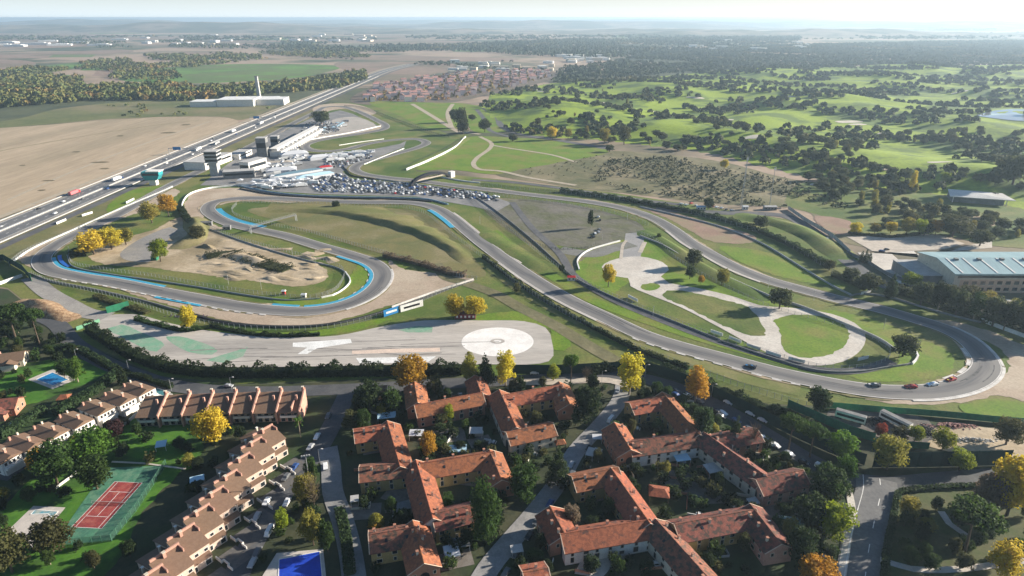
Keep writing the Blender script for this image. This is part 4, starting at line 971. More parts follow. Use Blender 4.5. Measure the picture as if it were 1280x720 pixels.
# golf course copses further out
g = region(None, 17, lambda p, r: p[1] > 640 and noise2(p[0], p[1], 66, .7) > .1 and r.random() < .75, 11, GOLF)
wood('golf_copse', g, [rr_.uniform(3.4, 7.2) for _ in g], mw_oak, 42, 3)
g = region([(690, 104), (900, 88), (1150, 82), (1500, 79), (1500, 48), (1200, 52), (1000, 56), (900, 60), (820, 66), (760, 78), (700, 88)], 21, lambda p, r: noise2(p[0], p[1], 210, 1.7) > -1.05 and r.random() < .9, 12)
wood('distant_wood', g, [rr_.uniform(5.5, 10) for _ in g], mw_far, 16, 5)
g = region([(-260, 136), (0, 136), (110, 126), (240, 126), (330, 118), (420, 112), (458, 100), (455, 90), (400, 100), (330, 108), (250, 112), (160, 108), (0, 112), (-260, 112)], 13, lambda p, r: r.random() < .8, 13)
wood('riverside_wood', g, [rr_.uniform(5, 9) for _ in g], mw_aut, 30, 7, zscale=1.25)
g = region([(-260, 112), (0, 112), (160, 108), (240, 108), (220, 88), (330, 74), (470, 72), (440, 66), (300, 66), (180, 70), (60, 84), (-260, 96)], 20, lambda p, r: noise2(p[0], p[1], 120, .3) > -.35 and r.random() < .75, 14)
wood('distant_wood', g, [rr_.uniform(5, 10) for _ in g], mw_aut, 16, 9)
g = region([(430, 66), (560, 66), (760, 74), (840, 66), (900, 60), (1000, 54), (1000, 46), (700, 50), (560, 57), (300, 58), (380, 66)], 34, lambda p, r: noise2(p[0], p[1], 330, 2.2) > -.8 and r.random() < .85, 15)
wood('distant_wood', g, [rr_.uniform(8, 15) for _ in g], mw_far, 12, 10)
g = region([(400, 74), (480, 76), (660, 78), (760, 84), (700, 90), (560, 88), (470, 74)], 30, lambda p, r: noise2(p[0], p[1], 120, 1.2) > .45 and r.random() < .8, 16)
wood('distant_wood', g, [rr_.uniform(5, 9) for _ in g], mw_far, 14, 11)
g = region([(-200, 46), (400, 46), (1000, 44), (1500, 40), (1500, 48), (1000, 50), (600, 50), (200, 52), (-200, 52)], 70, lambda p, r: noise2(p[0], p[1], 700, .9) > -.2 and r.random() < .7, 17)
wood('distant_wood', g, [rr_.uniform(14, 26) for _ in g], mw_far, 10, 12, zscale=.6)
g = region([(-260, 150), (0, 144), (80, 134), (230, 128), (330, 126), (345, 134), (300, 146), (150, 146), (60, 150), (-260, 160)], 22, lambda p, r: noise2(p[0], p[1], 90, 1.9) > .45 and r.random() < .6, 41)
wood('field_bushes', g, [rr_.uniform(2, 4.5) for _ in g], mw_aut, 20, 42)
g = region([(-200, 60), (150, 60), (330, 62), (460, 60), (430, 54), (250, 50), (0, 50), (-200, 50)], 40, lambda p, r: noise2(p[0], p[1], 260, 2.9) > .35 and r.random() < .7, 43)
wood('distant_wood', g, [rr_.uniform(7, 13) for _ in g], mw_far, 12, 44)
# scrub on the rise between circuit and golf
g = region([(760, 200), (830, 197), (900, 206), (980, 226), (1050, 242), (1060, 262), (1000, 262), (900, 254), (800, 242), (740, 225)], 4.6, lambda p, r: noise2(p[0], p[1], 34, .4) > -.7 and r.random() < .55, 18)
wood('scrub', g, [rr_.uniform(.8, 2.2) for _ in g], M('scrub_leaves', (.05, .06, .03), (.08, .08, .042), .06), 14, 13, zscale=1.3)
g = region([(640, 215), (700, 203), (760, 192), (900, 204), (1060, 240), (1050, 246), (900, 225), (760, 212), (690, 222)], 6, lambda p, r: r.random() < .30, 19)
wood('scrub', g, [rr_.uniform(.5, 1.3) for _ in g], MATS['scrub_leaves'], 14, 14)

# =================================================================== RED ROOFED VILLAGE
FOOT = []                                        # footprints, to keep shrubs out of the houses
def win_mesh(w, h, n=1, gap=0):                  # window in the local x-z plane facing -y: pane block with reveal and cross bars
    mb = MB(); mb.box((0, -.02, 0), (w, .06, h)); return mb
def add_window(parent, x, y, z, w, h, rz, framemat=None, frame=True):
    mb = MB(); mb.box((0, 0, 0), (w + .3, .10, h + .3))
    f = part('window', mb, framemat or m_cream, parent); f.location = (x, y, z - .15); f.rotation_euler = (0, 0, rz)
    g = part('pane', MB().box((0, -.045, .15), (w, .06, h)), m_darkwin, f); return f
def wing(a_px, b_px, label, hw_=4.9, zr=8.3, ze=5.6, wall=None, roof=None, arch=None, chim=3, tuft=0, wins=True, group='wings of the red tiled village'):
    A, B = W(*a_px, zr), W(*b_px, zr); d = B - A; L = d.length; ang = math.atan2(d.y, d.x)
    wall = wall or m_terra; roof = roof or m_roof
    o = thing('tiled_house', label, 'house', (A.x, A.y, 0), ang, group)
    FOOT.append((A.x, A.y, ang, -1, L + 1, hw_ + 1.2))
    r = random.Random(int(A.x * 10 + B.y)); mb = MB()
    zw = ze + .1
    prof = [(-hw_, -.2), (hw_, -.2), (hw_, zw), (0, zr - .12), (-hw_, zw)]
    mb.extx(prof, 0, L); part('wall', mb, wall, o)
    t = .28; sl = (zr - ze) / hw_; ov = .6; mb = MB()
    for s in (-1, 1):
        mb.extx([(0, zr), (s * (hw_ + ov), ze - sl * ov), (s * (hw_ + ov), ze - sl * ov + t), (0, zr + t)][::s], -.45, L + .45)
    rf = part('roof', mb, roof, o)
    mb = MB()
    for x in (-.45, L + .45):
        for s in (-1, 1): mb.extx([(0, zr + t - .08), (s * (hw_ + ov), ze - sl * ov + t - .08), (s * (hw_ + ov), ze - sl * ov + t + .07), (0, zr + t + .07)][::s], x - .13, x + .13)
    part('verge', mb, m_verge, o)
    part('ridge_cap', MB().extx([(-.22, zr + t - .1), (.22, zr + t - .1), (.12, zr + t + .1), (-.12, zr + t + .1)], -.3, L + .3), roof, o)
    for k in range(chim):
        x = L * (k + .5 + r.uniform(-.25, .25)) / max(1, chim); y = r.choice((-1, 1)) * r.uniform(1.2, 3); zb = zr - abs(y) * sl
        c = part('chimney', MB().box((x, y, zb - .3), (.7, .7, 1.9)), m_cream, rf)
        part('chimney_cap', MB().box((x, y, zb + 1.62), (.95, .95, .16)), m_terra, c)
    if r.random() < .6:
        x = L * r.uniform(.2, .8); part('aerial', MB().tube((x, .5, zr - .3), (x, .5, zr + 3), .04, n=4).tube((x - .6, .5, zr + 2.8), (x + .6, .5, zr + 2.8), .03, n=4).tube((x - .4, .5, zr + 2.4), (x + .4, .5, zr + 2.4), .03, n=4), m_metal, rf)
    if L > 14:
        for k in range(2):
            x = L * (.3 + .4 * k) + r.uniform(-1, 1); sy = r.choice((-1, 1)) * 2.4; zc = zr - 2.4 * sl + t; part('roof_window', MB().extx([(sy - .45, zc + (.45 if sy > 0 else -.45) * sl + .05), (sy + .45, zc - (.45 if sy > 0 else -.45) * sl + .05), (sy + .45, zc - (.45 if sy > 0 else -.45) * sl + .12), (sy - .45, zc + (.45 if sy > 0 else -.45) * sl + .12)], x - .4, x + .4), m_darkwin, rf)
    if wins:
        n = max(2, int(L / 4.2))
        for s in (-1, 1):
            for k in range(n):
                x = L * (k + .5) / n + r.uniform(-.4, .4)
                for z in ((.9, 2.1) if r.random() < .55 else (1.0, 1.3)), (3.6, 1.25):
                    add_window(o, x, s * (hw_ + .02), z[0], r.choice((.9, 1.1, 1.6)), z[1], 0 if s < 0 else math.pi, m_cream)
        for e in (0, 1):
            if arch == e: continue
            for y in (-2.3, 2.3): add_window(o, -.02 if e == 0 else L + .02, y, 3.5, 1.0, 1.3, -R(90) if e == 0 else R(90), m_cream)
    if arch is not None:
        pr = [(-1.5, -.1), (1.5, -.1)] + [(1.5 * math.cos(R(q)), 3.2 + 1.5 * math.sin(R(q))) for q in range(0, 181, 30)]
        x = -.06 if arch == 0 else L + .06
        part('archway', MB().extx(pr, x - .05, x + .05), m_black, o)
        for y in (-3.2, 3.2): add_window(o, -.02 if arch == 0 else L + .02, y, 3.4, .9, 1.2, -R(90) if arch == 0 else R(90), m_cream)
    return o
wing((518, 478), (522, 503), 'short red roofed spur pointing back at the upper left corner of the village', hw_=4.6, wall=m_terra, zr=8.2)
wing((519, 507), (602, 491), 'long red roofed wing with a terracotta gable at the upper left of the village', arch=0, wall=m_terra, zr=8.5)
wing((594, 470), (601, 491), 'short red roofed spur behind the upper long wing beside the dark conifer', hw_=4.5, zr=8.1)
wing((624, 488), (645, 534), 'dark sided red roofed wing running down the middle of the upper courtyard', wall=m_cream, zr=8.4)
wing((630, 494), (702, 481), 'long red roofed wing that ends at the dense dark tree by the lane', wall=m_ochre, zr=8.6)
wing((699, 478), (712, 505), 'red roofed end wing against the dense dark tree by the lane', hw_=4.6, wall=m_terra, zr=8.2)
wing((634, 541), (690, 529), 'red roofed wing with a dark red gable beside the orange tree court', arch=0, wall=m_cream, zr=8.3)
wing((443, 538), (491, 530), 'red roofed wing with green yellow wall at the far left of the village', wall=m_ochre, zr=8.3)
wing((484, 527), (500, 583), 'bright lit red roofed wing left of the white canopy court', wall=m_terra, zr=8.5)
wing((526, 580), (617, 565), 'longest bright red roofed wing in the middle of the village', wall=m_ochre, zr=8.6)
wing((612, 563), (627, 600), 'red roofed end wing in front of the dense green tree by the lane', hw_=4.7, wall=m_terra, zr=8.2)
wing((450, 585), (512, 578), 'red roofed wing with lichen patches left of the middle ridge', roof=m_roofdark, wall=m_ochre, zr=8.1)
wing((520, 576), (541, 648), 'wing with a brightly lit right slope running down the village centre', wall=m_wallwhite, zr=8.5, chim=4)
wing((541, 643), (590, 632), 'dark red roofed wing with balcony windows left of the willow', roof=m_roofdark, wall=m_ochre, zr=8.3)
wing((462, 669), (522, 659), 'red roofed wing with an ochre wall at the lower left of the village', wall=m_ochre, roof=m_roofdark, zr=8.3)
wing((516, 652), (530, 704), 'wing with a lit slope and terracotta gable above the lower edge', arch=1, wall=m_terra, zr=8.5)
wing((788, 504), (832, 496), 'small red roofed wing with an ochre courtyard wall by the biggest yellow tree', wall=m_ochre, zr=8.3)
wing((828, 491), (874, 543), 'dark sided red roofed wing from the yellow tree down to the white chimney pots', wall=m_ochre, zr=8.5)
wing((786, 553), (874, 540), 'mottled red roofed wing with white walls and several chimney pots', roof=m_roofdark, wall=m_wallwhite, zr=8.6, chim=4)
wing((768, 529), (788, 562), 'red roofed gable wing beside the white van in the lane', arch=1, wall=m_terra, zr=8.3)
wing((880, 541), (958, 596), 'long dark roofed wing that runs down beside the street cars', roof=m_roofdark, wall=m_cream, zr=8.5, chim=4)
wing((896, 546), (946, 537), 'dark red roofed wing behind the bare pale tree', roof=m_roofdark, wall=m_terra, zr=8.0)
wing((946, 600), (1003, 588), 'red roofed end house with an arched pink gable near the stone pines', roof=m_roofdark, arch=0, wall=m_pink, zr=8.5)
wing((716, 596), (772, 585), 'red roofed wing with a yellow courtyard wall right of the cedar', wall=m_ochre, zr=8.4)
wing((764, 586), (812, 654), 'wing with a thin lit slope that ends at the lower roof junction', wall=m_ochre, zr=8.6)
wing((702, 668), (812, 650), 'long mottled red roofed wing with a white wall over the paved court', roof=m_roof, wall=m_wallwhite, arch=0, zr=8.5, chim=3)
wing((688, 634), (706, 668), 'dark sided red roofed wing left of the tan courtyard tree', wall=m_terra, zr=8.2)
wing((820, 650), (890, 728), 'long dark roofed wing that runs out of the lower edge of the photo', roof=m_roofdark, wall=m_cream, zr=8.6, chim=4)
wing((844, 656), (944, 637), 'mottled dark red roofed wing with white chimneys above the lower right court', roof=m_roofdark, wall=m_ochre, zr=8.4, chim=4)
wing((938, 631), (976, 680), 'dark red roofed end wing beside the golden tree and green awning', roof=m_roofdark, wall=m_pink, zr=8.3)
wing((655, 716), (684, 711), 'red roof tip at the lower edge beside the lower lane', wall=m_terra, zr=8, arch=None)
def pavilion(px, label, w=6.5, d=5.5, ze=2.9, zr=4.2, ang=.3):
    c = W(*px); o = thing('garden_pavilion', label, 'pavilion', (c.x, c.y, 0), ang)
    FOOT.append((c.x, c.y, ang, -w / 2, w / 2, d / 2 + .4))
    mb = MB()
    for x in (-1, 1):
        for y in (-1, 1): part('post', MB().box((x * (w / 2 - .4), y * (d / 2 - .4), 0), (.3, .3, ze)), m_wood, o)
    mb.add([(-w / 2, -d / 2, ze), (w / 2, -d / 2, ze), (w / 2, d / 2, ze), (-w / 2, d / 2, ze), (-w / 4, 0, zr), (w / 4, 0, zr)], [(0, 1, 5, 4), (1, 2, 5), (2, 3, 4, 5), (3, 0, 4), (3, 2, 1, 0)])
    part('roof', mb, m_roof, o); part('back_wall', MB().box((0, d / 2 - .3, 0), (w - .8, .2, ze)), m_ochre, o)
pavilion((823, 622), 'small square tiled pavilion in the lower right garden', 7.5, 6.5, ang=-.2)
pavilion((700, 560), 'small tiled garden shed beside the cedar and the lane', 4.5, 3.6, ang=.2)
pavilion((82, 503), 'red tiled pool hut at the corner of the turquoise pool', 5, 5, ang=.2)

# =================================================================== BROWN ROOFED ROW HOUSES
m_pinkwall = m_pink
def quad_frame(px, z):
    q = [W(x, y, z) for x, y in px]; c = sum(q, Vector()) / 4
    u = ((q[1] - q[0]) + (q[2] - q[3])) / 2; v = ((q[3] - q[0]) + (q[2] - q[1])) / 2
    return c, math.atan2(u.y, u.x), u.length, v.length
def balcony(o, x, y, z, w, rz):
    b = part('balcony', MB().box((0, -.7, 0), (w, 1.4, .18)), m_wallwhite, o); b.location = (x, y, z); b.rotation_euler = (0, 0, rz)
    part('balustrade', MB().box((0, -1.36, .18), (w, .1, .9)).box((-w / 2 + .05, -.7, .18), (.1, 1.2, .9)).box((w / 2 - .05, -.7, .18), (.1, 1.2, .9)), m_wallwhite, b)
# far left row: low pitched brown roofs over white walls
W4 = [(153, 484), (165, 476), (189, 485), (178, 493)]
ROWW = [[(153, 484.5), (165, 476.5), (189, 484.5), (177, 493)], [(126, 496), (145, 487), (168, 495.5), (151, 505)], [(97, 508), (119, 499), (143, 508), (122, 518)], [(68, 524), (91, 514), (116, 523), (93, 534)], [(36, 538), (60, 528), (85, 537), (62, 548)], [(5, 552), (30, 542), (54, 550), (32, 563)], [(-27, 567), (-1, 556), (24, 564), (2, 578)]]
ROWL = ['northernmost brown roofed white house of the left row beside the covered pool', 'second brown roofed white house of the left row counted from the covered pool', 'third brown roofed white house of the left row, above the plum tree', 'fourth brown roofed white house of the left row, behind the bright green tree', 'fifth brown roofed white house of the left row, behind the full green tree', 'sixth brown roofed white house of the left row, near the orange leaved tree', 'seventh brown roofed house of the left row, cut by the left edge']
aW = None
for q, lab in zip(ROWW, ROWL):
    c, ang, lu, lv = quad_frame(q[1:] + q[:1], 6.6)
    # local x runs from the road side towards the right; y along the row
    o = thing('row_house', lab, 'house', (c.x, c.y, 0), ang, 'brown roofed houses of the left row'); FOOT.append((c.x, c.y, ang, -7, 7, 7))
    L_, D_ = 14.0, 8.6
    part('wall', MB().box((0, 0, -.2), (L_ - 1.2, D_ - 1.0, 6.3)).box((L_ / 2 - 1.2, 0, -.2), (3.4, D_ - 1.6, 3.2)), m_wallwhite, o)
    zr = 7.5
    rf = part('roof', MB().add([(-L_ / 2, -D_ / 2, 6.1), (L_ / 2, -D_ / 2, 6.1), (L_ / 2, D_ / 2, 6.1), (-L_ / 2, D_ / 2, 6.1), (-L_ / 2, 0, zr), (L_ / 2, 0, zr), (-L_ / 2, -D_ / 2, 5.9), (L_ / 2, -D_ / 2, 5.9), (L_ / 2, D_ / 2, 5.9), (-L_ / 2, D_ / 2, 5.9)],
        [(0, 1, 5, 4), (2, 3, 4, 5), (1, 2, 5), (3, 0, 4), (6, 7, 1, 0), (7, 8, 2, 1), (8, 9, 3, 2), (9, 6, 0, 3), (9, 8, 7, 6)]), m_roofbrown, o)
    ch = part('chimney', MB().box((3.0, .4, zr - .5), (.8, .8, 2.1)), m_pink, rf); part('chimney_cap', MB().box((3.0, .4, zr + 1.62), (1.05, 1.05, .15)), m_cream, ch)
    ch = part('chimney', MB().box((-5.5, -2.0, 6.2), (.7, .7, 2.2)), m_pink, rf); ch = part('chimney', MB().box((-6.1, 1.4, 6.2), (.6, .6, 2.0)), m_cream, rf)
    for y in (-2.3, -.75, .75, 2.3): add_window(o, L_ / 2 - .58, y, 3.9, .9, 1.3, R(90), m_wallwhite)
    for x in (-3.5, 0, 3.5):
        add_window(o, x, -D_ / 2 + .52, 3.6, 1.3, 1.4, 0, m_wallwhite); add_window(o, x, -D_ / 2 + .52, .9, 1.6, 1.7, 0, m_wallwhite)
    balcony(o, L_ / 2 + .5, 0, 3.05, D_ - 1.5, R(90))
    part('link_wall', MB().box((1.0, D_ / 2 + .35, -.2), (7.5, 1.6, 4.6)), m_wallwhite, o)
# lower diagonal row: paired slopes, stepped, with pink fire walls
m_rowwall = M('peach_render', (.56, .43, .35), (.48, .37, .30), .5)
RS = [(330, 538), (316, 554), (300.5, 574), (284, 596), (266.5, 617), (248, 640), (228.5, 665), (208, 691), (187, 718)]
pS = [W(x, y, 9.2) for x, y in RS]
A_, B_, C_ = W(250, 628, 8.4), W(275, 613, 8.4), W(298, 627, 6.2)
rdir = (B_ - A_); angS = math.atan2(rdir.y, rdir.x)
SL = ['brown roofed house at the upper end of the lower row beside the small palm', 'second house from the upper end of the lower brown row', 'third house from the upper end of the lower brown row', 'fourth house from the upper end of the lower brown row, with an aerial behind', 'middle house of the lower brown row opposite the tennis court', 'sixth house from the upper end of the lower brown row, with a white awning wall', 'seventh house from the upper end of the lower brown row', 'eighth house from the upper end of the lower brown row', 'ninth brown roofed house of the lower row, cut by the lower edge']
print('rowS ang', math.degrees(angS), 'ridge len', rdir.length, 'slope', (C_ - B_).length, 'spacing', [round((pS[i + 1] - pS[i]).length, 1) for i in range(8)], 'dir', math.degrees(math.atan2((pS[0] - pS[8]).y, (pS[0] - pS[8]).x)))
for p, lab in zip(pS, SL):
    o = thing('row_house', lab, 'house', (p.x, p.y, 0), angS, 'brown roofed houses of the lower row'); FOOT.append((p.x, p.y, angS, -8, 8, 11))
    Lr = 9.6; x0, x1 = -Lr / 2 - .8, Lr / 2 - .8       # along the ridge
    yl, yd = -8.4, 10.4                           # lit side towards -y, dark side towards +y
    zr, zl, zd, zm = 9.2, 6.4, 4.0, 6.9
    part('wall', MB().extx([(yd - 1.0, -.2), (yd - 1.0, zd + .1), (.2, zm - .2), (.1, zr - .35), (yl + .6, zl), (yl + .6, -.2)], x0 + .2, x1 - .2).box(((x0 + x1) / 2, yl - .6, -.2), (Lr - 2.4, 2.0, 2.9)), m_rowwall, o)
    t = .25
    mb = MB().extx([(-.3, zr), (yl, zl), (yl, zl + t), (-.3, zr + t)], x0, x1).extx([(yd, zd), (.3, zm), (.3, zm + t), (yd, zd + t)], x0, x1)
    rf = part('roof', mb, m_roofbrown, o)
    part('fire_wall', MB().box(((x0 + x1) / 2 + .3, 0, zr - .8), (Lr - .3, .5, 1.9)).box((x1 - .2, -1.6, zr - 1.0), (.4, 3.0, 1.5)).box(((x0 + x1) / 2 + .3, .02, zm - .5), (Lr - .35, .44, zr - zm + .3)), m_pink, o)
    part('lean_to_roof', MB().extx([(yl + .7, 3.3), (yl - 1.6, 2.8), (yl - 1.6, 3.0), (yl + .7, 3.55)], x0 + .8, x1 - .8), m_roofbrown, o)
    c1 = part('chimney', MB().box((-1.2, -1.1, zr - .6), (.9, .9, 2.4)), m_pink, rf); part('chimney_cap', MB().box((-1.2, -1.1, zr + 1.82), (1.1, 1.1, .14)), m_cream, c1)
    c1 = part('chimney', MB().box((.6, 6.2, zd + .7), (.6, .6, 3.0)), m_cream, rf); part('chimney_cap', MB().box((.6, 6.2, zd + 3.72), (.85, .85, .14)), m_wallwhite, c1)
    for x in (x0 + 1.6, (x0 + x1) / 2, x1 - 1.6): add_window(o, x, yl + .58, 3.9, 1.2, 1.1, 0, m_wallwhite)
    for x in (x0 + 2.4, x1 - 2.6): add_window(o, x, yl - 1.62, .5, 1.7, 1.8, 0, m_wallwhite)
    for x in (x0 + 2, x1 - 2): add_window(o, x, yd - .98, .8, 1.4, 1.8, math.pi, m_cream)
# upper row: single slopes towards the viewer between pink fire walls
RN = [(194, 496), (223, 494.5), (252, 493.5), (281, 492.5), (309, 491.5), (338, 491), (366, 490.5)]
pN = [W(x, y, 9) for x, y in RN]; dN = (pN[-1] - pN[0]).normalized(); angN = math.atan2(dN.y, dN.x); spN = (pN[-1] - pN[0]).length / 6
print('rowN', math.degrees(angN), spN)
NL = ['leftmost house of the upper brown row, beside the covered pool', 'second house from the left in the upper brown row', 'third house from the left in the upper brown row, behind the round yellow tree', 'fourth house from the left in the upper brown row, behind the round yellow tree', 'fifth house from the left in the upper brown row', 'sixth house from the left in the upper brown row', 'rightmost house of the upper brown row, with a pink brick end wall']
for k, (p, lab) in enumerate(zip(pN, NL)):
    o = thing('row_house', lab, 'house', (p.x, p.y, 0), angN, 'brown roofed houses of the upper row'); FOOT.append((p.x, p.y, angN, -6, 6, 13))
    w2 = spN / 2; zb, zf = 8.8, 5.2; dep = 11.5
    sk = -.12
    part('wall', MB().box((0, -dep / 2 + 1.0, -.2), (spN - .3, dep - 2.2, 5.5)).box((0, -1.2, 5), (spN - .3, 3.2, 2.6)), m_pink if k == 6 else m_cream, o)
    rf = part('roof', MB().extx([(.8, zb), (-dep + .6, zf), (-dep + .6, zf + .25), (.8, zb + .25)], -w2 + .35, w2 - .35), m_roofbrown, o)
    part('terrace_wall', MB().box((1.2, 1.3, -.1), (spN - 3.0, 1.0, 8.6)), m_pink, o)
    part('fire_wall', MB().extx([(1.4, -.2), (-dep + .3, -.2), (-dep + .3, zf + 1.2), (1.4, zb + 1.9)], w2 - .3, w2 + .3), m_pink, o)
    if k == 6: part('fire_wall', MB().box((w2 - 3.4, -dep / 2 + .8, zf + .3), (.5, dep - .6, 2.4)), m_pink, o)
    c1 = part('chimney', MB().box((w2 - .6, .6, zb), (.9, .9, 2.6)), m_pink, rf); part('chimney_cap', MB().box((w2 - .6, .6, zb + 2.62), (1.1, 1.1, .15)), m_cream, c1)
    c1 = part('chimney', MB().box((w2 - 2.4, -4.2, zb - 1.2), (.8, .8, 2.6)), m_pink, rf)
    for x in (-2.6, .2, 2.9): add_window(o, x, -dep + 1.88, 3.6, 1.6, 1.5, 0, m_cream); add_window(o, x, -dep + 1.88, .4, 1.7, 2.0, 0, m_cream)
    balcony(o, 0, -dep + 1.9, 3.0, spN - 3, 0)

# left villa with pool
def villa(px, label, ang, w=14, d=9, roof=None, wall=None, zr=6.6, ze=4.2):
    c = W(*px); o = thing('villa', label, 'house', (c.x, c.y, 0), ang); FOOT.append((c.x, c.y, ang, -w / 2 - 1, w / 2 + 1, d / 2 + 1)); hw2 = d / 2
    part('wall', MB().extx([(-hw2, -.2), (hw2, -.2), (hw2, ze), (0, zr - .2), (-hw2, ze)], -w / 2, w / 2).box((w * .1, -hw2 - 1.8, -.2), (w * .4, 4, ze - .6)), wall or m_cream, o)
    mb = MB()
    for s in (-1, 1): mb.extx([(0, zr), (s * (hw2 + .7), ze - .4), (s * (hw2 + .7), ze - .15), (0, zr + .25)][::s], -w / 2 - .6, w / 2 + .6)
    mb.extr([(-w * .2, ze - .9), (w * .1, ze + .5), (w * .4, ze - .9), (w * .4, ze - .7), (w * .1, ze + .75), (-w * .2, ze - .7)], -hw2 - 4.2, -hw2 + .5)
    rf = part('roof', mb, roof or m_roofbrown, o); part('chimney', MB().box((-w * .25, 1, zr - 1), (.9, .9, 2)), m_pink, rf)
    for x in (-4.5, -2, 4.8): add_window(o, x, -hw2 - .02, 1.2, 1.4, 1.5, 0)
    for y in (-2, 2): add_window(o, w / 2 + .02, y, 1.3, 1.2, 1.4, R(90))
    return o
villa((14, 456), 'low villa with beige walls and brown roof by the turquoise pool lawn', .35)
villa((5, 515), 'dark red roofed house half hidden at the left edge below the round dark tree', .2, roof=m_roofdark, wall=m_terra)
villa((470, 498), 'white walled house hidden among the dark trees left of the orange tree', .1, 10, 7, wall=m_wallwhite)

# swimming pools: each a terrace with basin rim and water
def pool(name, terr, water, label, wm, terrmat=None, rim=True):
    tp = WL(terr); c = sum(tp, Vector()) / len(tp); c.z = 0
    o = thing(name, label, 'pool', (c.x, c.y, 0))
    part('terrace', MB().prism([(p.x - c.x, p.y - c.y) for p in (tp if sum((tp[i].x * tp[(i + 1) % len(tp)].y - tp[(i + 1) % len(tp)].x * tp[i].y) for i in range(len(tp))) > 0 else tp[::-1])], 0, .28), terrmat or m_tile, o)
    wp = WL(water); mb = MB(); mb.add([(p.x - c.x, p.y - c.y, .31) for p in (wp if sum((wp[i].x * wp[(i + 1) % len(wp)].y - wp[(i + 1) % len(wp)].x * wp[i].y) for i in range(len(wp))) > 0 else wp[::-1])], [tuple(range(len(wp)))]); part('water', mb, wm, o)
    mb = MB(); q = [Vector((p.x - c.x, p.y - c.y, 0)) for p in wp]; mb.wall(q + [q[0]], .1, .4, .27); part('coping', mb, m_wallwhite, o); FOOT.append((c.x, c.y, 0, -9, 9, 9))
    return o
pool('swimming_pool', [(35, 475), (66, 462), (96, 475), (66, 487)], [(45, 475), (66, 466), (86, 475), (66, 482.5)], 'turquoise swimming pool with a pale stone terrace on the villa lawn', m_pool)
pool('swimming_pool', [(12, 662), (42, 633), (82, 635), (40, 686)], [(38, 644), (44, 638), (73, 640), (66, 648), (60, 643)], 'white terraced communal pool beside the tennis court', M('shallow_water', (.12, .30, .38), (.35, .40, .36), .5, rough=.15))
pool('swimming_pool', [(326, 724), (346, 692), (404, 687), (408, 724)], [(348, 724), (349, 700), (400, 690), (403, 724)], 'rectangular pool with a deep blue cover at the lower edge', m_poolcover)
pool('swimming_pool', [(178, 497), (194, 485), (216, 493), (212, 500)], [(189, 491), (197, 486), (213, 491), (206, 496)], 'small pool under a teal cover between two brown roofed rows', M('teal_cover', (.05, .16, .18), (.06, .19, .21), .4, rough=.4))
sheet('terrace', [(178, 499), (187, 491), (206, 497), (203, 503)], m_white, 7, smooth=False)

# =================================================================== TEAL ROOFED HALL and other large buildings
def hall():
    A = W(1152, 346); o = thing('hall', 'long hall with a pale teal metal roof and brick front at the right edge', 'hall', (A.x, A.y, 0), 0)
    w, d, ze, zr = 96, 40, 13, 16.5
    o.location = (W(1188, 366).x, W(1188, 366).y, 0)
    part('wall', MB().extx([(0, -.2), (d, -.2), (d, ze), (d / 2, zr - .3), (0, ze)], 0, w), m_cream, o)
    rf = part('roof', MB().extx([(-1, ze), (d / 2, zr), (d / 2, zr + .35), (-1, ze + .35)], -1, w + 1).extx([(d / 2, zr), (d + 1, ze), (d + 1, ze + .35), (d / 2, zr + .35)], -1, w + 1), m_tealroof, o)
    for k in range(9):
        x = 4 + k * 11; part('skylight', MB().extx([(0, ze + .52), (d / 2 - 1, zr + .2), (d / 2 - 1, zr + .45), (0, ze + .77)], x, x + 1.0), m_wallwhite, rf)
    for k in range(6): part('roof_vent', MB().box((10 + k * 15, d / 2 - 3, zr - .6), (2.2, 2.2, 1.5)), m_concd, rf)
    part('window_band', MB().box((w / 2, -.12, 10.2), (w - 4, .3, 1.9)), m_darkwin, o)
    part('fascia', MB().box((w / 2, -.3, 12.1), (w, .7, .9)), m_tealroof, o)
    for f in (0, 1):
        for k in range(16):
            x = 8 + k * 5.4; z = 1.4 + f * 4.4; g = part('window', MB().box((x, -.08, z), (3.2, .2, 2.2)), m_darkwin, o)
            part('sill', MB().box((x, -.2, z - .35), (3.6, .45, .3)), m_cream, g)
    part('brick_front', MB().box((w / 2, -.04, -.1), (w - 8, .14, 9.4)), M('tan_brick', (.56, .40, .29), (.48, .34, .25), .5), o)
    part('annex', MB().box((-8, 26, -.2), (16, 30, 7.5)), m_concd, o); part('annex_roof', MB().box((-8, 26, 7.31), (16.6, 30.6, .3)), m_concw, o)
hall()
def big_roof():
    c = W(1217, 252); o = thing('canopy_building', 'wide pale flat roofed building among dark oaks at the right', 'building', (c.x, c.y, 0), -.35)
    part('roof', MB().add([(-24, -14, 6.6), (30, -10, 6.2), (26, 16, 6.6), (-20, 14, 7.4), (-2, 2, 8.4), (-24, -14, 6.1), (30, -10, 5.7), (26, 16, 6.1), (-20, 14, 6.9)], [(0, 1, 4), (1, 2, 4), (2, 3, 4), (3, 0, 4), (5, 6, 1, 0), (6, 7, 2, 1), (7, 8, 3, 2), (8, 5, 0, 3), (8, 7, 6, 5)]), M('pale_roof_sheet', (.55, .54, .50), (.48, .47, .44), .1, rough=.5), o)
    part('wall', MB().box((1, 2, -1), (42, 20, 7.2)), m_concd, o)
    for x, y in ((-20, -10), (24, -8), (22, 12), (-16, 10)): part('post', MB().box((x, y, -1), (.6, .6, 7.4)), m_wallwhite, o)
big_roof()
sheet('sand_arena', [(1058, 296), (1172, 293), (1206, 305), (1180, 312), (1108, 316), (1090, 314)], m_sandpale, 6, smooth=False)
sheet('yard', [(1086, 314), (1140, 312), (1150, 322), (1128, 336), (1160, 362), (1200, 385), (1300, 410), (1300, 380), (1170, 362), (1155, 348), (1148, 330), (1200, 310), (1240, 300), (1240, 310), (1150, 318)], m_conc, 4, smooth=False)
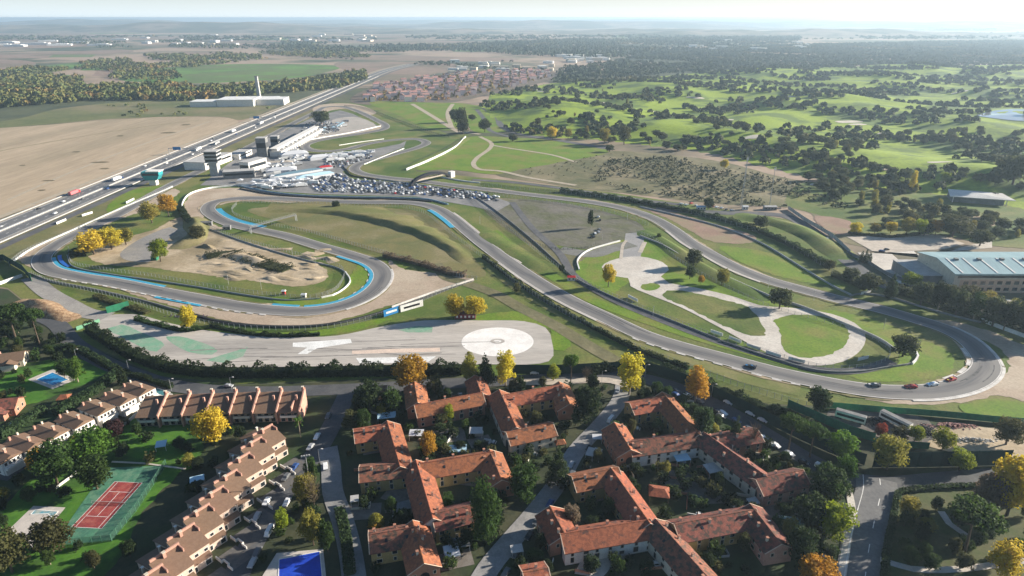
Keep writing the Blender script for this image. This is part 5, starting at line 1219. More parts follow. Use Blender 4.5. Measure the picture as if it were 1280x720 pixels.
sheet('yard', [(1072, 316), (1115, 318), (1140, 340), (1166, 352), (1160, 366), (1120, 352), (1085, 330)], m_conc, 5, smooth=False)
sheet('rough_grass', [(1010, 228), (1060, 234), (1180, 243), (1290, 262), (1400, 270), (1400, 312), (1230, 306), (1190, 296), (1060, 290), (1020, 268), (985, 258)], m_cgrass, 3)
sheet('dirt', [(1020, 270), (1060, 276), (1068, 292), (1050, 294), (1030, 286)], m_gravelred, 4)
sheet('dirt', [(1196, 268), (1232, 272), (1248, 281), (1215, 284)], m_sand, 4)
sheet('dirt_yard', [(1158, 537), (1230, 534), (1300, 536), (1420, 550), (1420, 580), (1280, 574), (1200, 568), (1155, 556)], m_sand, 4)
sheet('yard', [(1035, 515), (1160, 525), (1156, 556), (1090, 545), (1030, 528)], M('scrap_soil', (.15, .135, .115), (.10, .09, .08), .15, bump=.4), 4)

# pit building, towers, paddock
def tower(px, label, w, h, mats, mid=True):
    c = W(*px); o = thing('control_tower', label, 'tower', (c.x, c.y, 0), .05)
    part('shaft', MB().box((0, 0, -.2), (w * .62, w * .62, h * .62)), mats[0], o)
    n = 3
    for k in range(n):
        z = h * (.55 + .15 * k); part('floor', MB().box((0, 0, z), (w, w, h * .055)), mats[1], o)
        g = part('window_band', MB().box((0, 0, z + h * .055), (w * .94, w * .94, h * .095)), m_darkwin, o)
    part('roof', MB().box((0, 0, h), (w * 1.1, w * 1.1, h * .03)), mats[1], o); part('aerial', MB().tube((0, 0, h), (0, 0, h + 5), .12, .05), m_metal, o)
    return o
tower((270, 219), 'tall grey control tower with dark window bands beside the start straight', 14, 27, (m_concw, m_concw))
def teal_tower():
    c = W(193, 231); o = thing('grandstand_tower', 'turquoise elevated timing tower on a white base beside the highway', 'tower', (c.x, c.y, 0), .05)
    part('base', MB().box((0, 0, -.2), (7, 6, 6)), m_wallwhite, o)
    part('cabin', MB().extr([(-6, 6), (6, 6), (9, 11), (9, 14.5), (-9, 14.5), (-9, 11)], -5, 5), m_teal, o)
    part('window_band', MB().box((0, -5.05, 10.8), (16, .3, 2.4)), m_darkwin, o); part('roof', MB().box((3, 0, 14.52), (14, 11, .8)), m_wallwhite, o)
teal_tower()
def pit_building():
    A, B = W(345, 196), W(398, 166); d = B - A; L = d.length; o = thing('pit_building', 'long white pit garage building with a terrace roof beside the start straight', 'building', (A.x, A.y, 0), math.atan2(d.y, d.x))
    part('wall', MB().box((L / 2, 0, -.2), (L, 15, 6.6)), m_wallwhite, o); rf = part('roof', MB().box((L / 2, 0, 6.42), (L + 1, 16, .5)), m_concw, o)
    part('terrace', MB().box((L / 2, 2.5, 6.93), (L * .96, 8, 2.8)), m_wallwhite, o); part('terrace_roof', MB().box((L / 2, 2.5, 9.75), (L, 9.5, .4)), m_wallwhite, o)
    for k in range(int(L / 9)):
        part('garage_door', MB().box((5 + k * 9, -7.56, 0), (5.6, .2, 4)), m_concd, o)
        if k % 2: part('roof_unit', MB().box((5 + k * 9, -4, 6.93), (3, 3, 1.4)), m_metal, rf)
pit_building()
def block(px, label, w, d, h, ang, wm, extra=None, name='building'):
    c = W(*px); o = thing(name, label, 'building', (c.x, c.y, 0), ang)
    part('wall', MB().box((0, 0, -.2), (w, d, h + .2)), wm, o); part('roof', MB().box((0, 0, h + .002), (w + .8, d + .8, .4)), m_concw, o)
    part('window_band', MB().box((0, -d / 2 - .03, h * .5), (w * .9, .2, h * .26)), m_darkwin, o); part('window_band', MB().box((w / 2 + .03, 0, h * .5), (.2, d * .9, h * .26)), m_darkwin, o)
    return o
block((300, 222), 'dark low building at the foot of the control tower', 32, 12, 8, .3, m_concd)
block((318, 214), 'white building right of the control tower', 13, 30, 13, -.35, m_wallwhite)
block((330, 196), 'tall grey slab building between tower and pit garages', 12, 12, 24, .1, m_concd)
block((345, 184), 'dark square building at the start of the pit garages', 10, 10, 15, .1, m_concd)
block((262, 206), 'wide white grandstand building beside the highway behind the tower', 60, 26, 9, 1.45, m_wallwhite)
block((300, 196), 'white roofed shed behind the control tower by the highway', 36, 16, 6, 1.5, m_wallwhite)
def tent(px, label, w, d, h, ang, mat):
    c = W(*px); o = thing('marquee', label, 'tent', (c.x, c.y, 0), ang, 'tents and trucks of the paddock')
    part('canopy', MB().add([(-w / 2, -d / 2, h * .6), (w / 2, -d / 2, h * .6), (w / 2, d / 2, h * .6), (-w / 2, d / 2, h * .6), (-w / 4, 0, h), (w / 4, 0, h)], [(0, 1, 5, 4), (1, 2, 5), (2, 3, 4, 5), (3, 0, 4), (3, 2, 1, 0)]), mat, o)
    part('side_wall', MB().box((0, 0, 0), (w * .97, d * .97, h * .598)), m_awning, o)
for px, lab, w, d, h, a, m in (((368, 196), 'big white marquee in the upper paddock below the hairpin', 34, 16, 8, .5, m_awning), ((398, 199), 'white marquee right of the big one in the upper paddock', 24, 12, 6, .6, m_awning), ((352, 215), 'pale wide marquee in the middle of the paddock', 34, 18, 6, .3, m_awning), ((330, 208), 'white tent beside the pale wide marquee', 16, 12, 5, .4, m_awning), ((345, 205), 'peach roofed tent in the middle of the paddock', 40, 8, 4, .15, m_sandpale), ((392, 222), 'long blue roofed tent at the edge of the packed car park', 46, 12, 5, .75, m_awningblue), ((372, 218), 'long grey blue tent row beside the blue roofed one', 60, 9, 4.5, .75, M('slate_awning', (.12, .20, .25), rough=.6)), ((406, 211), 'red and white tent next to the long blue tent', 18, 8, 4, .6, m_red), ((340, 228), 'small white tent row at the lower paddock edge', 24, 8, 4, .5, m_awning), ((322, 232), 'grey awning at the lower paddock edge', 40, 6, 4, .05, m_concw), ((380, 230), 'low dark awning in front of the long blue tent', 30, 7, 4, .1, m_concd), ((420, 196), 'row of white tents under the hairpin wall', 30, 8, 4.5, .25, m_awning), ((310, 205), 'white hospitality tents beside the white building', 18, 14, 5, .2, m_awning)):
    tent(px, lab, w, d, h, a, m)
# white works with the slim tower across the highway
def works():
    c = W(300, 131); o = thing('factory', 'long white factory with several halls across the highway', 'factory', (c.x, c.y, 0), .1)
    for x, y, w, d, h in ((0, 0, 70, 60, 13), (-62, -8, 50, 40, 10), (62, 12, 56, 50, 11), (20, 50, 90, 30, 9)):
        part('hall', MB().box((x, y, -.2), (w, d, h)), m_wallwhite, o); part('roof', MB().box((x, y, h - .198), (w + 1, d + 1, .5)), m_white, o)
    c = W(324, 122); t = thing('tower', 'slim white tower behind the long white factory', 'tower', (c.x, c.y, 0)); part('shaft', MB().box((0, 0, -.2), (7, 7, 44), taper=.8), m_concw, t); part('cap', MB().box((0, 0, 43.82), (6.5, 6.5, 1.5)), m_concd, t)
works()
for k, (x, y, w, d, h) in enumerate(((10, 54, 130, 50, 10), (45, 56, 160, 40, 12), (75, 57, 130, 60, 10), (100, 54, 120, 50, 10), (125, 57, 130, 50, 9), (60, 52, 120, 40, 9), (20, 58, 120, 40, 9), (150, 50, 110, 40, 9), (0, 57, 120, 40, 9))):
    c = W(x, y); o = tag(part('warehouse', MB().box((0, 0, 0), (w, d, h)).box((w * .1, 0, h), (w * .5, d * .8, 2.5)), m_white, None), 'far white warehouse in the industrial strip at the upper left', 'warehouse', 'far white warehouses'); o.location = c; o.rotation_euler = (0, 0, .2 * (k % 3))
rb = random.Random(21)
for k in range(120):
    x, y = rb.choice(((rb.uniform(330, 470), rb.uniform(42, 52)), (rb.uniform(850, 1010), rb.uniform(52, 64)), (rb.uniform(700, 770), rb.uniform(70, 79)), (rb.uniform(560, 690), rb.uniform(78, 92)), (rb.uniform(1140, 1240), rb.uniform(35, 38)), (rb.uniform(180, 300), rb.uniform(44, 58))))
    c = W(x, y); s = c.y / 2200; o = tag(part('far_house', MB().box((0, 0, 0), (rb.uniform(18, 34) * s, rb.uniform(12, 22) * s, rb.uniform(6, 10) * min(1.6, s))), rb.choice((m_white, m_wallwhite, m_cream)), None), 'tiny pale building in the distant towns', 'building', 'pale buildings of the distant towns'); o.location = c; o.rotation_euler = (0, 0, rb.uniform(-.3, .3))
sheet('estate_ground', [(448, 130), (470, 108), (560, 93), (680, 88), (694, 97), (610, 119), (545, 130)], M('estate_soil', (.12, .10, .07), (.16, .12, .09), .02), 2)
estate = WL([(452, 127), (472, 108), (560, 94), (680, 89), (690, 96), (606, 117), (545, 127)])
m_estroof = M('estate_roof', (.44, .24, .20), (.36, .19, .16), .4, objrand=.15); m_estwall = M('estate_wall', (.86, .68, .62), objrand=.12)
hm = MB().box((0, 0, 0), (15, 10, 9)).add([(-7.7, -5.3, 9), (7.7, -5.3, 9), (7.7, 5.3, 9), (-7.7, 5.3, 9), (-7.7, 0, 11.6), (7.7, 0, 11.6)], [(0, 1, 5, 4), (2, 3, 4, 5), (1, 2, 5), (3, 0, 4)], 1).box((4, 1.5, 10), (1.2, 1.2, 2.8), 0, 0).mesh('estate_house')
hm.materials.append(m_estwall); hm.materials.append(m_estroof)
eh = None; ns = 0; pts_used = []
y = min(p.y for p in estate)
while y < max(p.y for p in estate):
    x = min(p.x for p in estate) + (y % 7)
    while x < max(p.x for p in estate):
        q = (x + rb.uniform(-3, 3), y + rb.uniform(-5, 5)); x += 25
        if inside(q, estate) and rb.random() < .8 and ns < 290:
            o = bpy.data.objects.new('estate_house', hm); COL.objects.link(o); o.location = (q[0], q[1], 0); o.rotation_euler = (0, 0, rb.choice((.3, 1.87)) + rb.uniform(-.1, .1)); o.scale = (1, 1, rb.uniform(.9, 1.25)); ns += 1
            tag(o, 'pink walled house with a red roof in the far housing estate', 'house', 'pink houses of the far estate'); pts_used.append(q)
    y += 46
g = region(None, 15, lambda p, r: r.random() < .62 and all((p[0] - q[0]) ** 2 + (p[1] - q[1]) ** 2 > 90 for q in pts_used), 31, estate)
wood('estate_trees', g, [rr_.uniform(2.5, 5) for _ in g], wood_mat('estate_tree_leaves', (.12, .11, .04), (.36, .25, .08), (.40, .20, .10), .03), 22, 33, zscale=1.2)

# =================================================================== EARTH BANKS AND MOUNDS
def ridge(name, px, h, wl, wr, mat, smooth=True, step=5, wob=.15, seed=1, prof=None):
    pts = spline(WL(px), step); n = len(pts); r = random.Random(seed); mb = MB(); prof = prof or [(-1, -.06), (-.75, .12), (-.45, .55), (-.18, .92), (0, 1), (.2, .93), (.5, .6), (.8, .16), (1, -.06)]
    ph = [r.uniform(0, 6) for _ in range(4)]
    for i in range(n):
        e = min(1, i / 4, (n - 1 - i) / 4); e = e * e * (3 - 2 * e)
        hf = i / n * (len(h) - 1) if isinstance(h, list) else 0; hk = int(hf)
        hh = (h[hk] + (h[min(hk + 1, len(h) - 1)] - h[hk]) * (hf - hk) if isinstance(h, list) else h) * (.02 + .98 * e)
        d = offset(pts, 1)[i] - pts[i]
        for u, v in prof:
            w = ((wl if not isinstance(wl, list) else wl[min(len(wl) - 1, int(i / n * len(wl)))]) if u < 0 else wr) * abs(u) * (1 + wob * math.sin(i * .7 + ph[0] + u * 3)); p = pts[i] + d * (w if u < 0 else -w) * 1.0
            mb.v.append((p.x, p.y, hh * v * (1 + wob * math.sin(i * 1.1 + ph[1] + u * 5)) + (.12 if v > 0 else -.1)))
    m = len(prof)
    for i in range(n - 1):
        for k in range(m - 1): a = i * m + k; mb.f.append((a, a + 1, a + m + 1, a + m)); mb.mi.append(0)
    o = part(name, mb.mesh(name, True), mat, None); o['kind'] = 'structure'; return o
m_bank = M('bank_grass', (.165, .155, .05), (.205, .175, .07), .05, (.12, .13, .035), .02, bump=.5, bscale=1)
# crest lines; wl is the side to the left of the walking direction
ridge('infield_hill', [(330, 264), (372, 263), (415, 266), (470, 276), (520, 290), (560, 308), (590, 330)], [.8, 1.8, 2.6, 3.2, 3.4, 3.4, 3.1, 2.6, 2, 1.4], [34, 34, 36, 36, 34, 30, 25, 20, 15, 12, 9, 8], 8.5, m_bank, seed=2, wob=.12, prof=[(-1, -.05), (-.85, .1), (-.6, .45), (-.3, .8), (0, 1), (.2, .93), (.55, .45), (.85, .08), (1, -.05)])
ridge('dirt_mound', [(236, 272), (244, 282), (246, 292), (236, 302), (222, 312)], [3, 5, 6, 5, 3], 12, 9, m_dry, seed=3, wob=.2)
ridge('dirt_mound', [(262, 325), (290, 320), (318, 326), (340, 334)], 2.6, 9, 7, m_sand, seed=4, wob=.35)
_rd = random.Random(91)
for _k in range(26):
    _x, _y = _rd.uniform(225, 395), _rd.uniform(300, 352)
    if abs(_y - 326 - (_x - 310) * .12) > 24: continue
    ridge('dirt_mound', [(_x, _y), (_x + _rd.uniform(8, 16), _y + _rd.uniform(-2, 3)), (_x + _rd.uniform(18, 30), _y + _rd.uniform(-2, 5))], _rd.uniform(1.0, 2.8), _rd.uniform(3, 5), _rd.uniform(2.5, 4), m_sand, seed=100 + _k, wob=.45, step=3)
ridge('dirt_mound', [(262, 338), (290, 341), (318, 345)], 1.8, 5, 4, m_sand, seed=5, wob=.4)
ridge('dirt_mound', [(325, 349), (350, 347), (375, 351)], 1.8, 5, 4, m_sand, seed=6, wob=.4)
ridge('dirt_mound', [(372, 342), (388, 340), (400, 344)], 2.6, 6, 5, m_sand, seed=7, wob=.4)
ridge('dirt_mound', [(345, 340), (360, 338)], 1.6, 5, 4, m_sand, seed=8, wob=.4)
ridge('grass_bank', [(915, 268), (960, 276), (1000, 288), (1032, 306), (1062, 326)], [1.5, 2.6, 3, 3, 2.6, 1.5], 14, 14, m_cgrass, seed=9, wob=.08)
ridge('grass_bank', [(800, 288), (822, 297), (846, 312), (872, 330), (905, 348), (940, 364), (968, 376)], [1, 1.6, 2, 2.2, 2, 1.6, 1.2], 6, 13, m_cgrass, seed=10, wob=.08)
ridge('grass_bank', [(600, 286), (640, 312), (672, 330), (700, 342)], .9, 10, 12, m_cgrass, seed=11, wob=.08)
ridge('grass_bank', [(505, 212), (540, 196), (566, 184), (584, 172)], 1.6, 12, 8, m_cgrass, seed=12, wob=.05)
ridge('log_pile', [(18, 378), (40, 382), (66, 390), (92, 401)], 4, 9, 9, M('logs', (.30, .19, .10), (.16, .09, .05), .9, (.40, .28, .17), .5, bump=1, bscale=2), seed=13, wob=.3)

# =================================================================== FENCES, RAILS, HEDGES
POST = {}
def fence(px, label, h=2.6, gap=4.0, net=m_net, post=m_metal, name='debris_fence', smooth=True, base=None, pr=.12, netfrac=1.0, world_pts=None):
    pts = (spline if smooth else poly_step)(world_pts or WL(px), gap * .75 if net is m_net else gap); c = pts[0].copy()
    pts = [Vector((p.x, p.y, golf_h(p.x, p.y) if p.y > 640 else 0)) for p in pts]
    o = thing(name, label, 'fence', (c.x, c.y, 0)); q = [p - c for p in pts]
    mb = MB(); n = len(q)
    for i in range(n - 1): a, b = q[i], q[i + 1]; mb.add([(a.x, a.y, .25), (b.x, b.y, .25), (b.x, b.y, h * netfrac), (a.x, a.y, h * netfrac)], [(0, 1, 2, 3)])
    part('net', mb, net, o)
    mb = MB()
    for z in (h, .3):
        for i in range(n - 1): mb.tube(q[i] + Vector((0, 0, z)), q[i + 1] + Vector((0, 0, z)), .03, n=4)
    part('wire', mb, post, o)
    key = (round(h, 2), pr, post.name)
    if key not in POST: POST[key] = MB().tube((0, 0, -.2), (0, 0, h + .1), pr, n=5).mesh('post'); POST[key].materials.append(post)
    if n <= 100:
        for p in q: d = bpy.data.objects.new('post', POST[key]); link(d, o); d.location = p
    else:
        for p in q[:100]: d = bpy.data.objects.new('post', POST[key]); link(d, o); d.location = p
        mb = MB()
        for p in q[100:]: mb.tube(p, p + Vector((0, 0, h + .1)), pr, n=5)
        part('post', mb, post, o)['kind'] = 'stuff'
    if base: part('guard_rail', MB().wall(q, .9, .25, .0), base, o)
    return o
def rail(px, label, h=.9, t=.3, mat=None, name='guard_rail', smooth=True, cat='barrier', z=.05):
    pts = (spline if smooth else poly_step)(WL(px), 4.0); c = pts[0].copy(); q = [p - c for p in pts]
    o = part(name, MB().wall(q, h, t, z), mat or m_rail, None); o.location = c; return tag(o, label, cat)
def hedge(px, label, h=2.5, w=2.5, leaf='hedge', name='hedge', dens=5, s=.38, smooth=True, wob=.18):
    pts = (spline if smooth else poly_step)(WL(px), 1.5); r = np.random.default_rng(int(abs(pts[0].x) * 7 + abs(pts[0].y)) % 9999); n = len(pts); c0 = pts[0]
    L = sum((pts[i + 1] - pts[i]).length for i in range(n - 1)); k = min(26000, int(L * dens * (h + w) * 1.4))
    ii = r.random(k) * (n - 1.001); i0 = ii.astype(int); f = (ii - i0)[:, None]
    P = np.array([(p.x - c0.x, p.y - c0.y, 0) for p in pts]); C = P[i0] * (1 - f) + P[i0 + 1] * f
    D = P[i0 + 1] - P[i0]; D /= np.linalg.norm(D, axis=1)[:, None] + 1e-9; Nn = np.stack([-D[:, 1], D[:, 0], 0 * D[:, 0]], 1)
    hh = h * (1 + wob * np.sin(ii * .55) + wob * .7 * np.sin(ii * 1.31 + 1)); t = r.random(k) * (2 * h + w); side = np.where(t < h, 1, np.where(t < 2 * h, -1, 0))
    lat = np.where(side != 0, side * w / 2 * (.85 + .3 * r.random(k)), (r.random(k) - .5) * w); zz = np.where(side != 0, r.random(k) * hh, hh * (.86 + .22 * r.random(k)))
    C = C + Nn * lat[:, None]; C[:, 2] = zz; N = Nn * side[:, None] + np.where(side == 0, 1, .25)[:, None] * np.array([0, 0, 1])
    me = np_mesh('hedge', leaf_cards(C, N, np.full(k, s) * (.6 + .8 * r.random(k)), r), k)
    o = bpy.data.objects.new(name, me); link(o); me.materials.append(LEAF[leaf]); o.location = (c0.x, c0.y, 0); tag(o, label, 'hedge')
    core = MB().wall([p - c0 for p in pts], h * .8, w * .75, -.1); part('core', core, LEAF[leaf], o)
    return o
fence([(40, 343), (60, 352), (110, 364), (160, 376), (205, 392), (250, 404), (300, 411), (360, 413), (410, 411), (450, 403), (490, 391), (520, 380), (560, 363), (592, 352)], 'debris fence along the outside of the lower left gravel trap', 2.8, 4.2)
fence([(86, 312), (92, 330), (130, 338), (190, 346), (240, 355), (300, 365), (350, 371), (388, 373), (415, 366), (428, 352), (430, 340), (418, 331), (380, 321), (330, 308), (290, 296), (262, 284)], 'debris fence round the inside of the lower left infield', 2.6, 4.2)
fence([(296, 256), (290, 264), (300, 272), (340, 282), (390, 292), (440, 306), (490, 320), (540, 334), (578, 348), (596, 350)], 'debris fence at the foot of the shaded infield hill', 2.8, 4.0)
fence([(300, 253), (340, 254), (400, 256), (460, 258), (505, 260), (532, 268), (552, 284), (575, 302), (605, 324), (640, 352), (680, 378), (730, 406), (800, 438), (870, 464), (930, 486), (985, 503), (1018, 511)], 'very long debris fence along the lower side of the main straight', 3.0, 4.2)
fence([(592, 250), (606, 262), (640, 290), (680, 322), (712, 344), (760, 368), (830, 397), (900, 424), (960, 442), (1020, 459), (1070, 461), (1106, 452), (1112, 440), (1098, 428), (1060, 412), (1010, 398), (960, 384), (900, 356), (850, 328), (820, 302), (795, 290)], 'debris fence round the kart track side of the main straight', 2.4, 5.0)
fence([(610, 262), (640, 285), (660, 300), (685, 310), (700, 312), (735, 310), (744, 305)], 'dark low fence round the worn ground by the crossroads', 1.6, 4, post=m_black)
fence([(600, 232), (650, 237), (720, 244), (780, 252), (840, 262), (900, 277), (960, 296), (1010, 322), (1040, 341), (1080, 362)], 'debris fence along the far side of the upper straight', 3.2, 5, net=m_netgreen)
fence([(596, 241), (660, 250), (720, 258), (780, 270), (810, 282)], 'debris fence along the near side of the upper straight', 2.6, 5)
fence([(12, 332), (30, 318), (70, 300), (120, 278), (180, 250), (215, 235)], 'debris fence between the start straight and the highway at the left edge', 3.2, 4)
fence([(-30, 330), (6, 326), (30, 340), (40, 352)], 'dark green screened fence at the far left corner of the track', 5, 5, net=m_greendark, post=m_greenfence, smooth=False)
fence([(1030, 510), (1100, 516), (1180, 522), (1240, 528), (1300, 533), (1400, 546)], 'green screened fence below the hairpin', 3.4, 4.5, net=m_greenfence, post=m_greenfence, name='screen_fence')
fence([(984, 510), (1030, 530), (1060, 543), (1092, 553)], 'bright green screen beside the stone pines', 4.5, 4.5, net=m_greenfence, post=m_greenfence, name='screen_fence', smooth=False)
fence([(1092, 556), (1120, 560), (1160, 562)], 'bright green screen behind the olive trees', 3.5, 4.5, net=m_greenfence, post=m_greenfence, name='screen_fence', smooth=False)
fence([(1090, 585), (1130, 585), (1190, 584), (1260, 582)], 'tall dark green screen along the junction road', 7.5, 5, net=m_greendark, post=m_greendark, name='screen_fence', smooth=False)
fence([(640, 468), (700, 468), (760, 465), (800, 464), (850, 478), (900, 500), (950, 525), (1000, 550), (1050, 572), (1080, 582)], 'tall dark screen along the upper village street', 5.5, 5, net=m_greendark, post=m_greendark, name='screen_fence')
fence([(78, 683), (140, 677), (170, 640), (192, 607), (208, 582)], 'green tennis court fence', 3.0, 3, net=m_netgreen, post=m_greencourt, name='court_fence', smooth=False)
fence([(1058, 317), (1085, 330), (1110, 345), (1150, 360), (1200, 384), (1260, 408), (1300, 424)], 'grey wall fence behind the hairpin on the right', 2.6, 4.5, net=m_concd, post=m_concd, name='wall_fence')
fence([(985, 262), (1005, 276), (1040, 297), (1062, 318)], 'concrete wall beside the service road below the scrub', 3.5, 6, net=m_concw, post=m_concd, name='wall_fence', smooth=False)
fence([(430, 133), (447, 134), (500, 152), (545, 168), (562, 172)], 'dark fence along the far corner by the polo meadow', 3, 8, net=m_netgreen)
# guard rails and walls
rail([(14, 330), (40, 312), (90, 289), (150, 262), (200, 241), (216, 234)], 'long white concrete wall between the straight and the highway', 1.3, .5, m_white, 'concrete_wall', cat='wall')
rail([(232, 270), (228, 256), (240, 242), (262, 236), (300, 232)], 'white curved wall round the top left gravel trap', 1.6, .6, m_white, 'concrete_wall', cat='wall')
rail([(300, 233), (340, 241), (380, 245), (440, 247), (500, 248), (535, 250), (560, 256)], 'blue and grey crash barrier below the packed car park', 1.4, .8, M('barrier_blue', (.20, .30, .40), (.30, .38, .45), .2), 'crash_barrier')
rail([(300, 236.5), (340, 243.5), (400, 247.5), (500, 250), (540, 252.5)], 'dark tyre wall in front of the blue crash barrier', 1.1, 1.6, m_dark, 'tyre_wall')
rail([(432, 341), (438, 352), (430, 362), (416, 370), (402, 373)], 'white curved barrier at the tip of the left infield', 1.1, .7, m_white, 'crash_barrier')
rail([(262, 287), (300, 301), (350, 317), (395, 329), (420, 335), (432, 341)], 'guard rail along the upper side of the left infield', 1.0, .35)
rail([(84, 320), (92, 334), (140, 344), (190, 351), (250, 360), (310, 370), (360, 376), (400, 374)], 'guard rail along the lower side of the left infield', 1.0, .35)
rail([(36, 342), (60, 351), (120, 363), (180, 377), (230, 391)], 'dark guard rail at the outer edge of the first left gravel', 1.1, .6, m_concd)
rail([(230, 391), (270, 402), (330, 409), (400, 408), (450, 399), (500, 384), (560, 362), (590, 351)], 'dark tyre wall on the outside of the lower left gravel trap', 1.2, 1.4, m_dark, 'tyre_wall')
rail([(490, 387), (540, 369), (592, 352)], 'pale crash barrier climbing to the red hut', 1.2, .4, m_whiteold, 'crash_barrier', z=1.2)
rail([(594, 246), (620, 264), (660, 296), (700, 332), (718, 348), (770, 374), (840, 402), (900, 426)], 'guard rail along the upper side of the main straight', 1.1, .5, m_concd)
rail([(900, 427), (960, 447), (1020, 464), (1070, 466), (1110, 460), (1140, 455), (1148, 446), (1140, 436)], 'guard rail round the inside of the hairpin', 1.1, .5, m_concd)
rail([(1140, 456), (1147, 447), (1142, 438)], 'white barrier end at the inside of the hairpin', 1.3, .8, m_white, 'crash_barrier')
rail([(724, 338), (722, 326), (735, 314), (760, 306), (775, 302)], 'pale curved barrier at the left end of the kart track', 1.2, .8, m_white, 'crash_barrier')
rail([(800, 296), (825, 306), (860, 326), (900, 344), (940, 362), (968, 374), (1000, 384), (1050, 404), (1100, 426), (1120, 440)], 'pale topped wall between upper straight and kart track', 1.6, .5, m_concw, 'concrete_wall', cat='wall')
rail([(800, 259), (850, 271), (900, 284), (950, 304), (1000, 334), (1040, 358), (1064, 370)], 'grey guard rail along the red gravel', 1.2, .5)
rail([(1062, 371), (1078, 368), (1110, 372), (1150, 384), (1200, 398), (1226, 404)], 'dark barrier on the outside of the hairpin entry', 1.2, .5, m_concd, 'crash_barrier')
rail([(1226, 402), (1250, 411), (1285, 424), (1320, 438)], 'white plank barrier at the right edge of the hairpin', 2.2, .5, m_white, 'crash_barrier')
rail([(508, 213), (528, 205), (552, 194), (570, 184), (582, 172)], 'long white wall rising beside the lower polo meadow', 2.4, 1.0, m_white, 'concrete_wall', cat='wall')
rail([(470, 224), (500, 228), (540, 234)], 'pale wall below the arch bridge', 1.2, .6, m_rail, 'concrete_wall', cat='wall')
rail([(552, 222), (580, 227), (600, 229)], 'white barrier right of the arch bridge', 1.2, .8, m_white, 'crash_barrier')
rail([(368, 186), (376, 178), (400, 173), (440, 166), (476, 158)], 'white wall round the far paddock hairpin', 1.4, .8, m_white, 'concrete_wall', cat='wall')
rail([(376, 190), (388, 193), (420, 193), (455, 190)], 'dark tyre wall under the far paddock hairpin', 1.4, 1.2, m_dark, 'tyre_wall')
rail([(428, 208), (434, 214), (440, 220), (470, 225)], 'dark barrier at the corner beside the packed car park', 1.2, .8, m_dark, 'crash_barrier')
rail([(424, 182), (450, 178), (480, 174)], 'white line barrier along the far chicane', 1.0, .8, m_white, 'crash_barrier')
rail([(455, 206), (480, 196), (505, 186)], 'white barrier below the far chicane', 1.0, .8, m_white, 'crash_barrier')
rail([(0, 356), (28, 346)], 'white wall at the left edge above the log pile', 2, .6, m_white, 'concrete_wall', smooth=False, cat='wall')
rail([(96, 413), (125, 403)], 'low green boarded fence left of the skid area gate', 2.2, .4, M('pale_green_board', (.16, .36, .22), (.13, .30, .18), .5), 'board_fence', smooth=False, cat='fence')
rail([(134, 392), (162, 384)], 'tall green boarded gate at the head of the skid area', 4.2, .4, m_greenfence, 'board_fence', smooth=False, cat='fence')
rail([(110, 560), (130, 548), (160, 530), (176, 515)], 'white garden wall beside the plum coloured tree', 1.6, .3, m_wallwhite, 'garden_wall', smooth=False, cat='wall')
rail([(70, 612), (92, 596), (98, 590)], 'white garden wall left of the tennis court', 1.2, .3, m_wallwhite, 'garden_wall', smooth=False, cat='wall')
rail([(140, 578), (180, 580), (232, 587)], 'low pale kerb wall along the path behind the tennis court', .4, .8, m_conc, 'garden_wall', smooth=False, cat='wall')
# hedges
hedge([(112, 414), (140, 432), (180, 453), (230, 466), (300, 470), (380, 469), (450, 468), (520, 467), (580, 466)], 'long dark unclipped hedge between the skid area and the village street', 5.0, 5, 'dark', wob=.3, s=.5, dens=3.2)
hedge([(100, 440), (140, 462), (190, 478), (215, 486)], 'dark hedge on the village side of the street by the cypress', 2.4, 2.5, 'dark')
hedge([(70, 520), (95, 505), (125, 487), (148, 468)], 'thick clipped hedge behind the turquoise pool', 3.2, 4, 'hedge', wob=.05)
hedge([(0, 548), (30, 530), (56, 514)], 'thick clipped hedge along the lane at the left edge', 3.2, 4, 'hedge', wob=.05)
hedge([(60, 440), (80, 437), (100, 440), (122, 451), (145, 464)], 'clipped hedge along the street above the turquoise pool', 3.0, 3, 'hedge', wob=.1)
hedge([(740, 468), (790, 460), (850, 472), (910, 497), (970, 520), (1010, 534)], 'dark hedge along the top of the village street screen', 4, 3.5, 'dark', wob=.25, s=.45)
hedge([(604, 322), (640, 350), (690, 382), (740, 410), (800, 440), (860, 462)], 'dark ivy hedge on the lower debris fence of the main straight', 2.2, 2.2, 'dark', wob=.3)
hedge([(700, 240), (760, 248), (830, 260), (880, 270), (930, 284), (980, 304), (1020, 326), (1034, 335)], 'dark hedge along the far side of the upper straight', 3.6, 4, 'dark', wob=.25, s=.5, dens=3)
hedge([(1040, 345), (1060, 352), (1080, 362)], 'dark hedge at the end of the service road bank', 3, 4, 'oak', wob=.3)
hedge([(1120, 366), (1160, 378), (1200, 392), (1250, 408), (1300, 424)], 'dark planting behind the hairpin wall on the right', 4.2, 5, 'oak', wob=.35, s=.5)
hedge([(1122, 618), (1116, 650), (1108, 690), (1104, 730)], 'long clipped hedge on the park side of the wide lower road', 1.8, 2, 'hedge', wob=.06)
hedge([(1122, 617), (1160, 612), (1220, 609), (1280, 606)], 'clipped hedge along the junction road at the park', 1.6, 2, 'hedge', wob=.06)
hedge([(425, 640), (432, 670), (438, 720)], 'tall clipped hedge beside the cobbled lane and blue pool', 2.6, 3.2, 'hedge', wob=.05)
hedge([(262, 408), (310, 418), (360, 421), (400, 419)], 'low dark hedge behind the lower left debris fence', 1.8, 2.5, 'dark', wob=.4)
hedge([(170, 400), (200, 408), (232, 414), (262, 410)], 'low green hedge left of the tall yellow poplar', 2.0, 3, 'mid', wob=.4)
hedge([(120, 372), (150, 382), (185, 392)], 'low shrub row above the green boarded gate', 1.8, 4, 'olive', wob=.4)
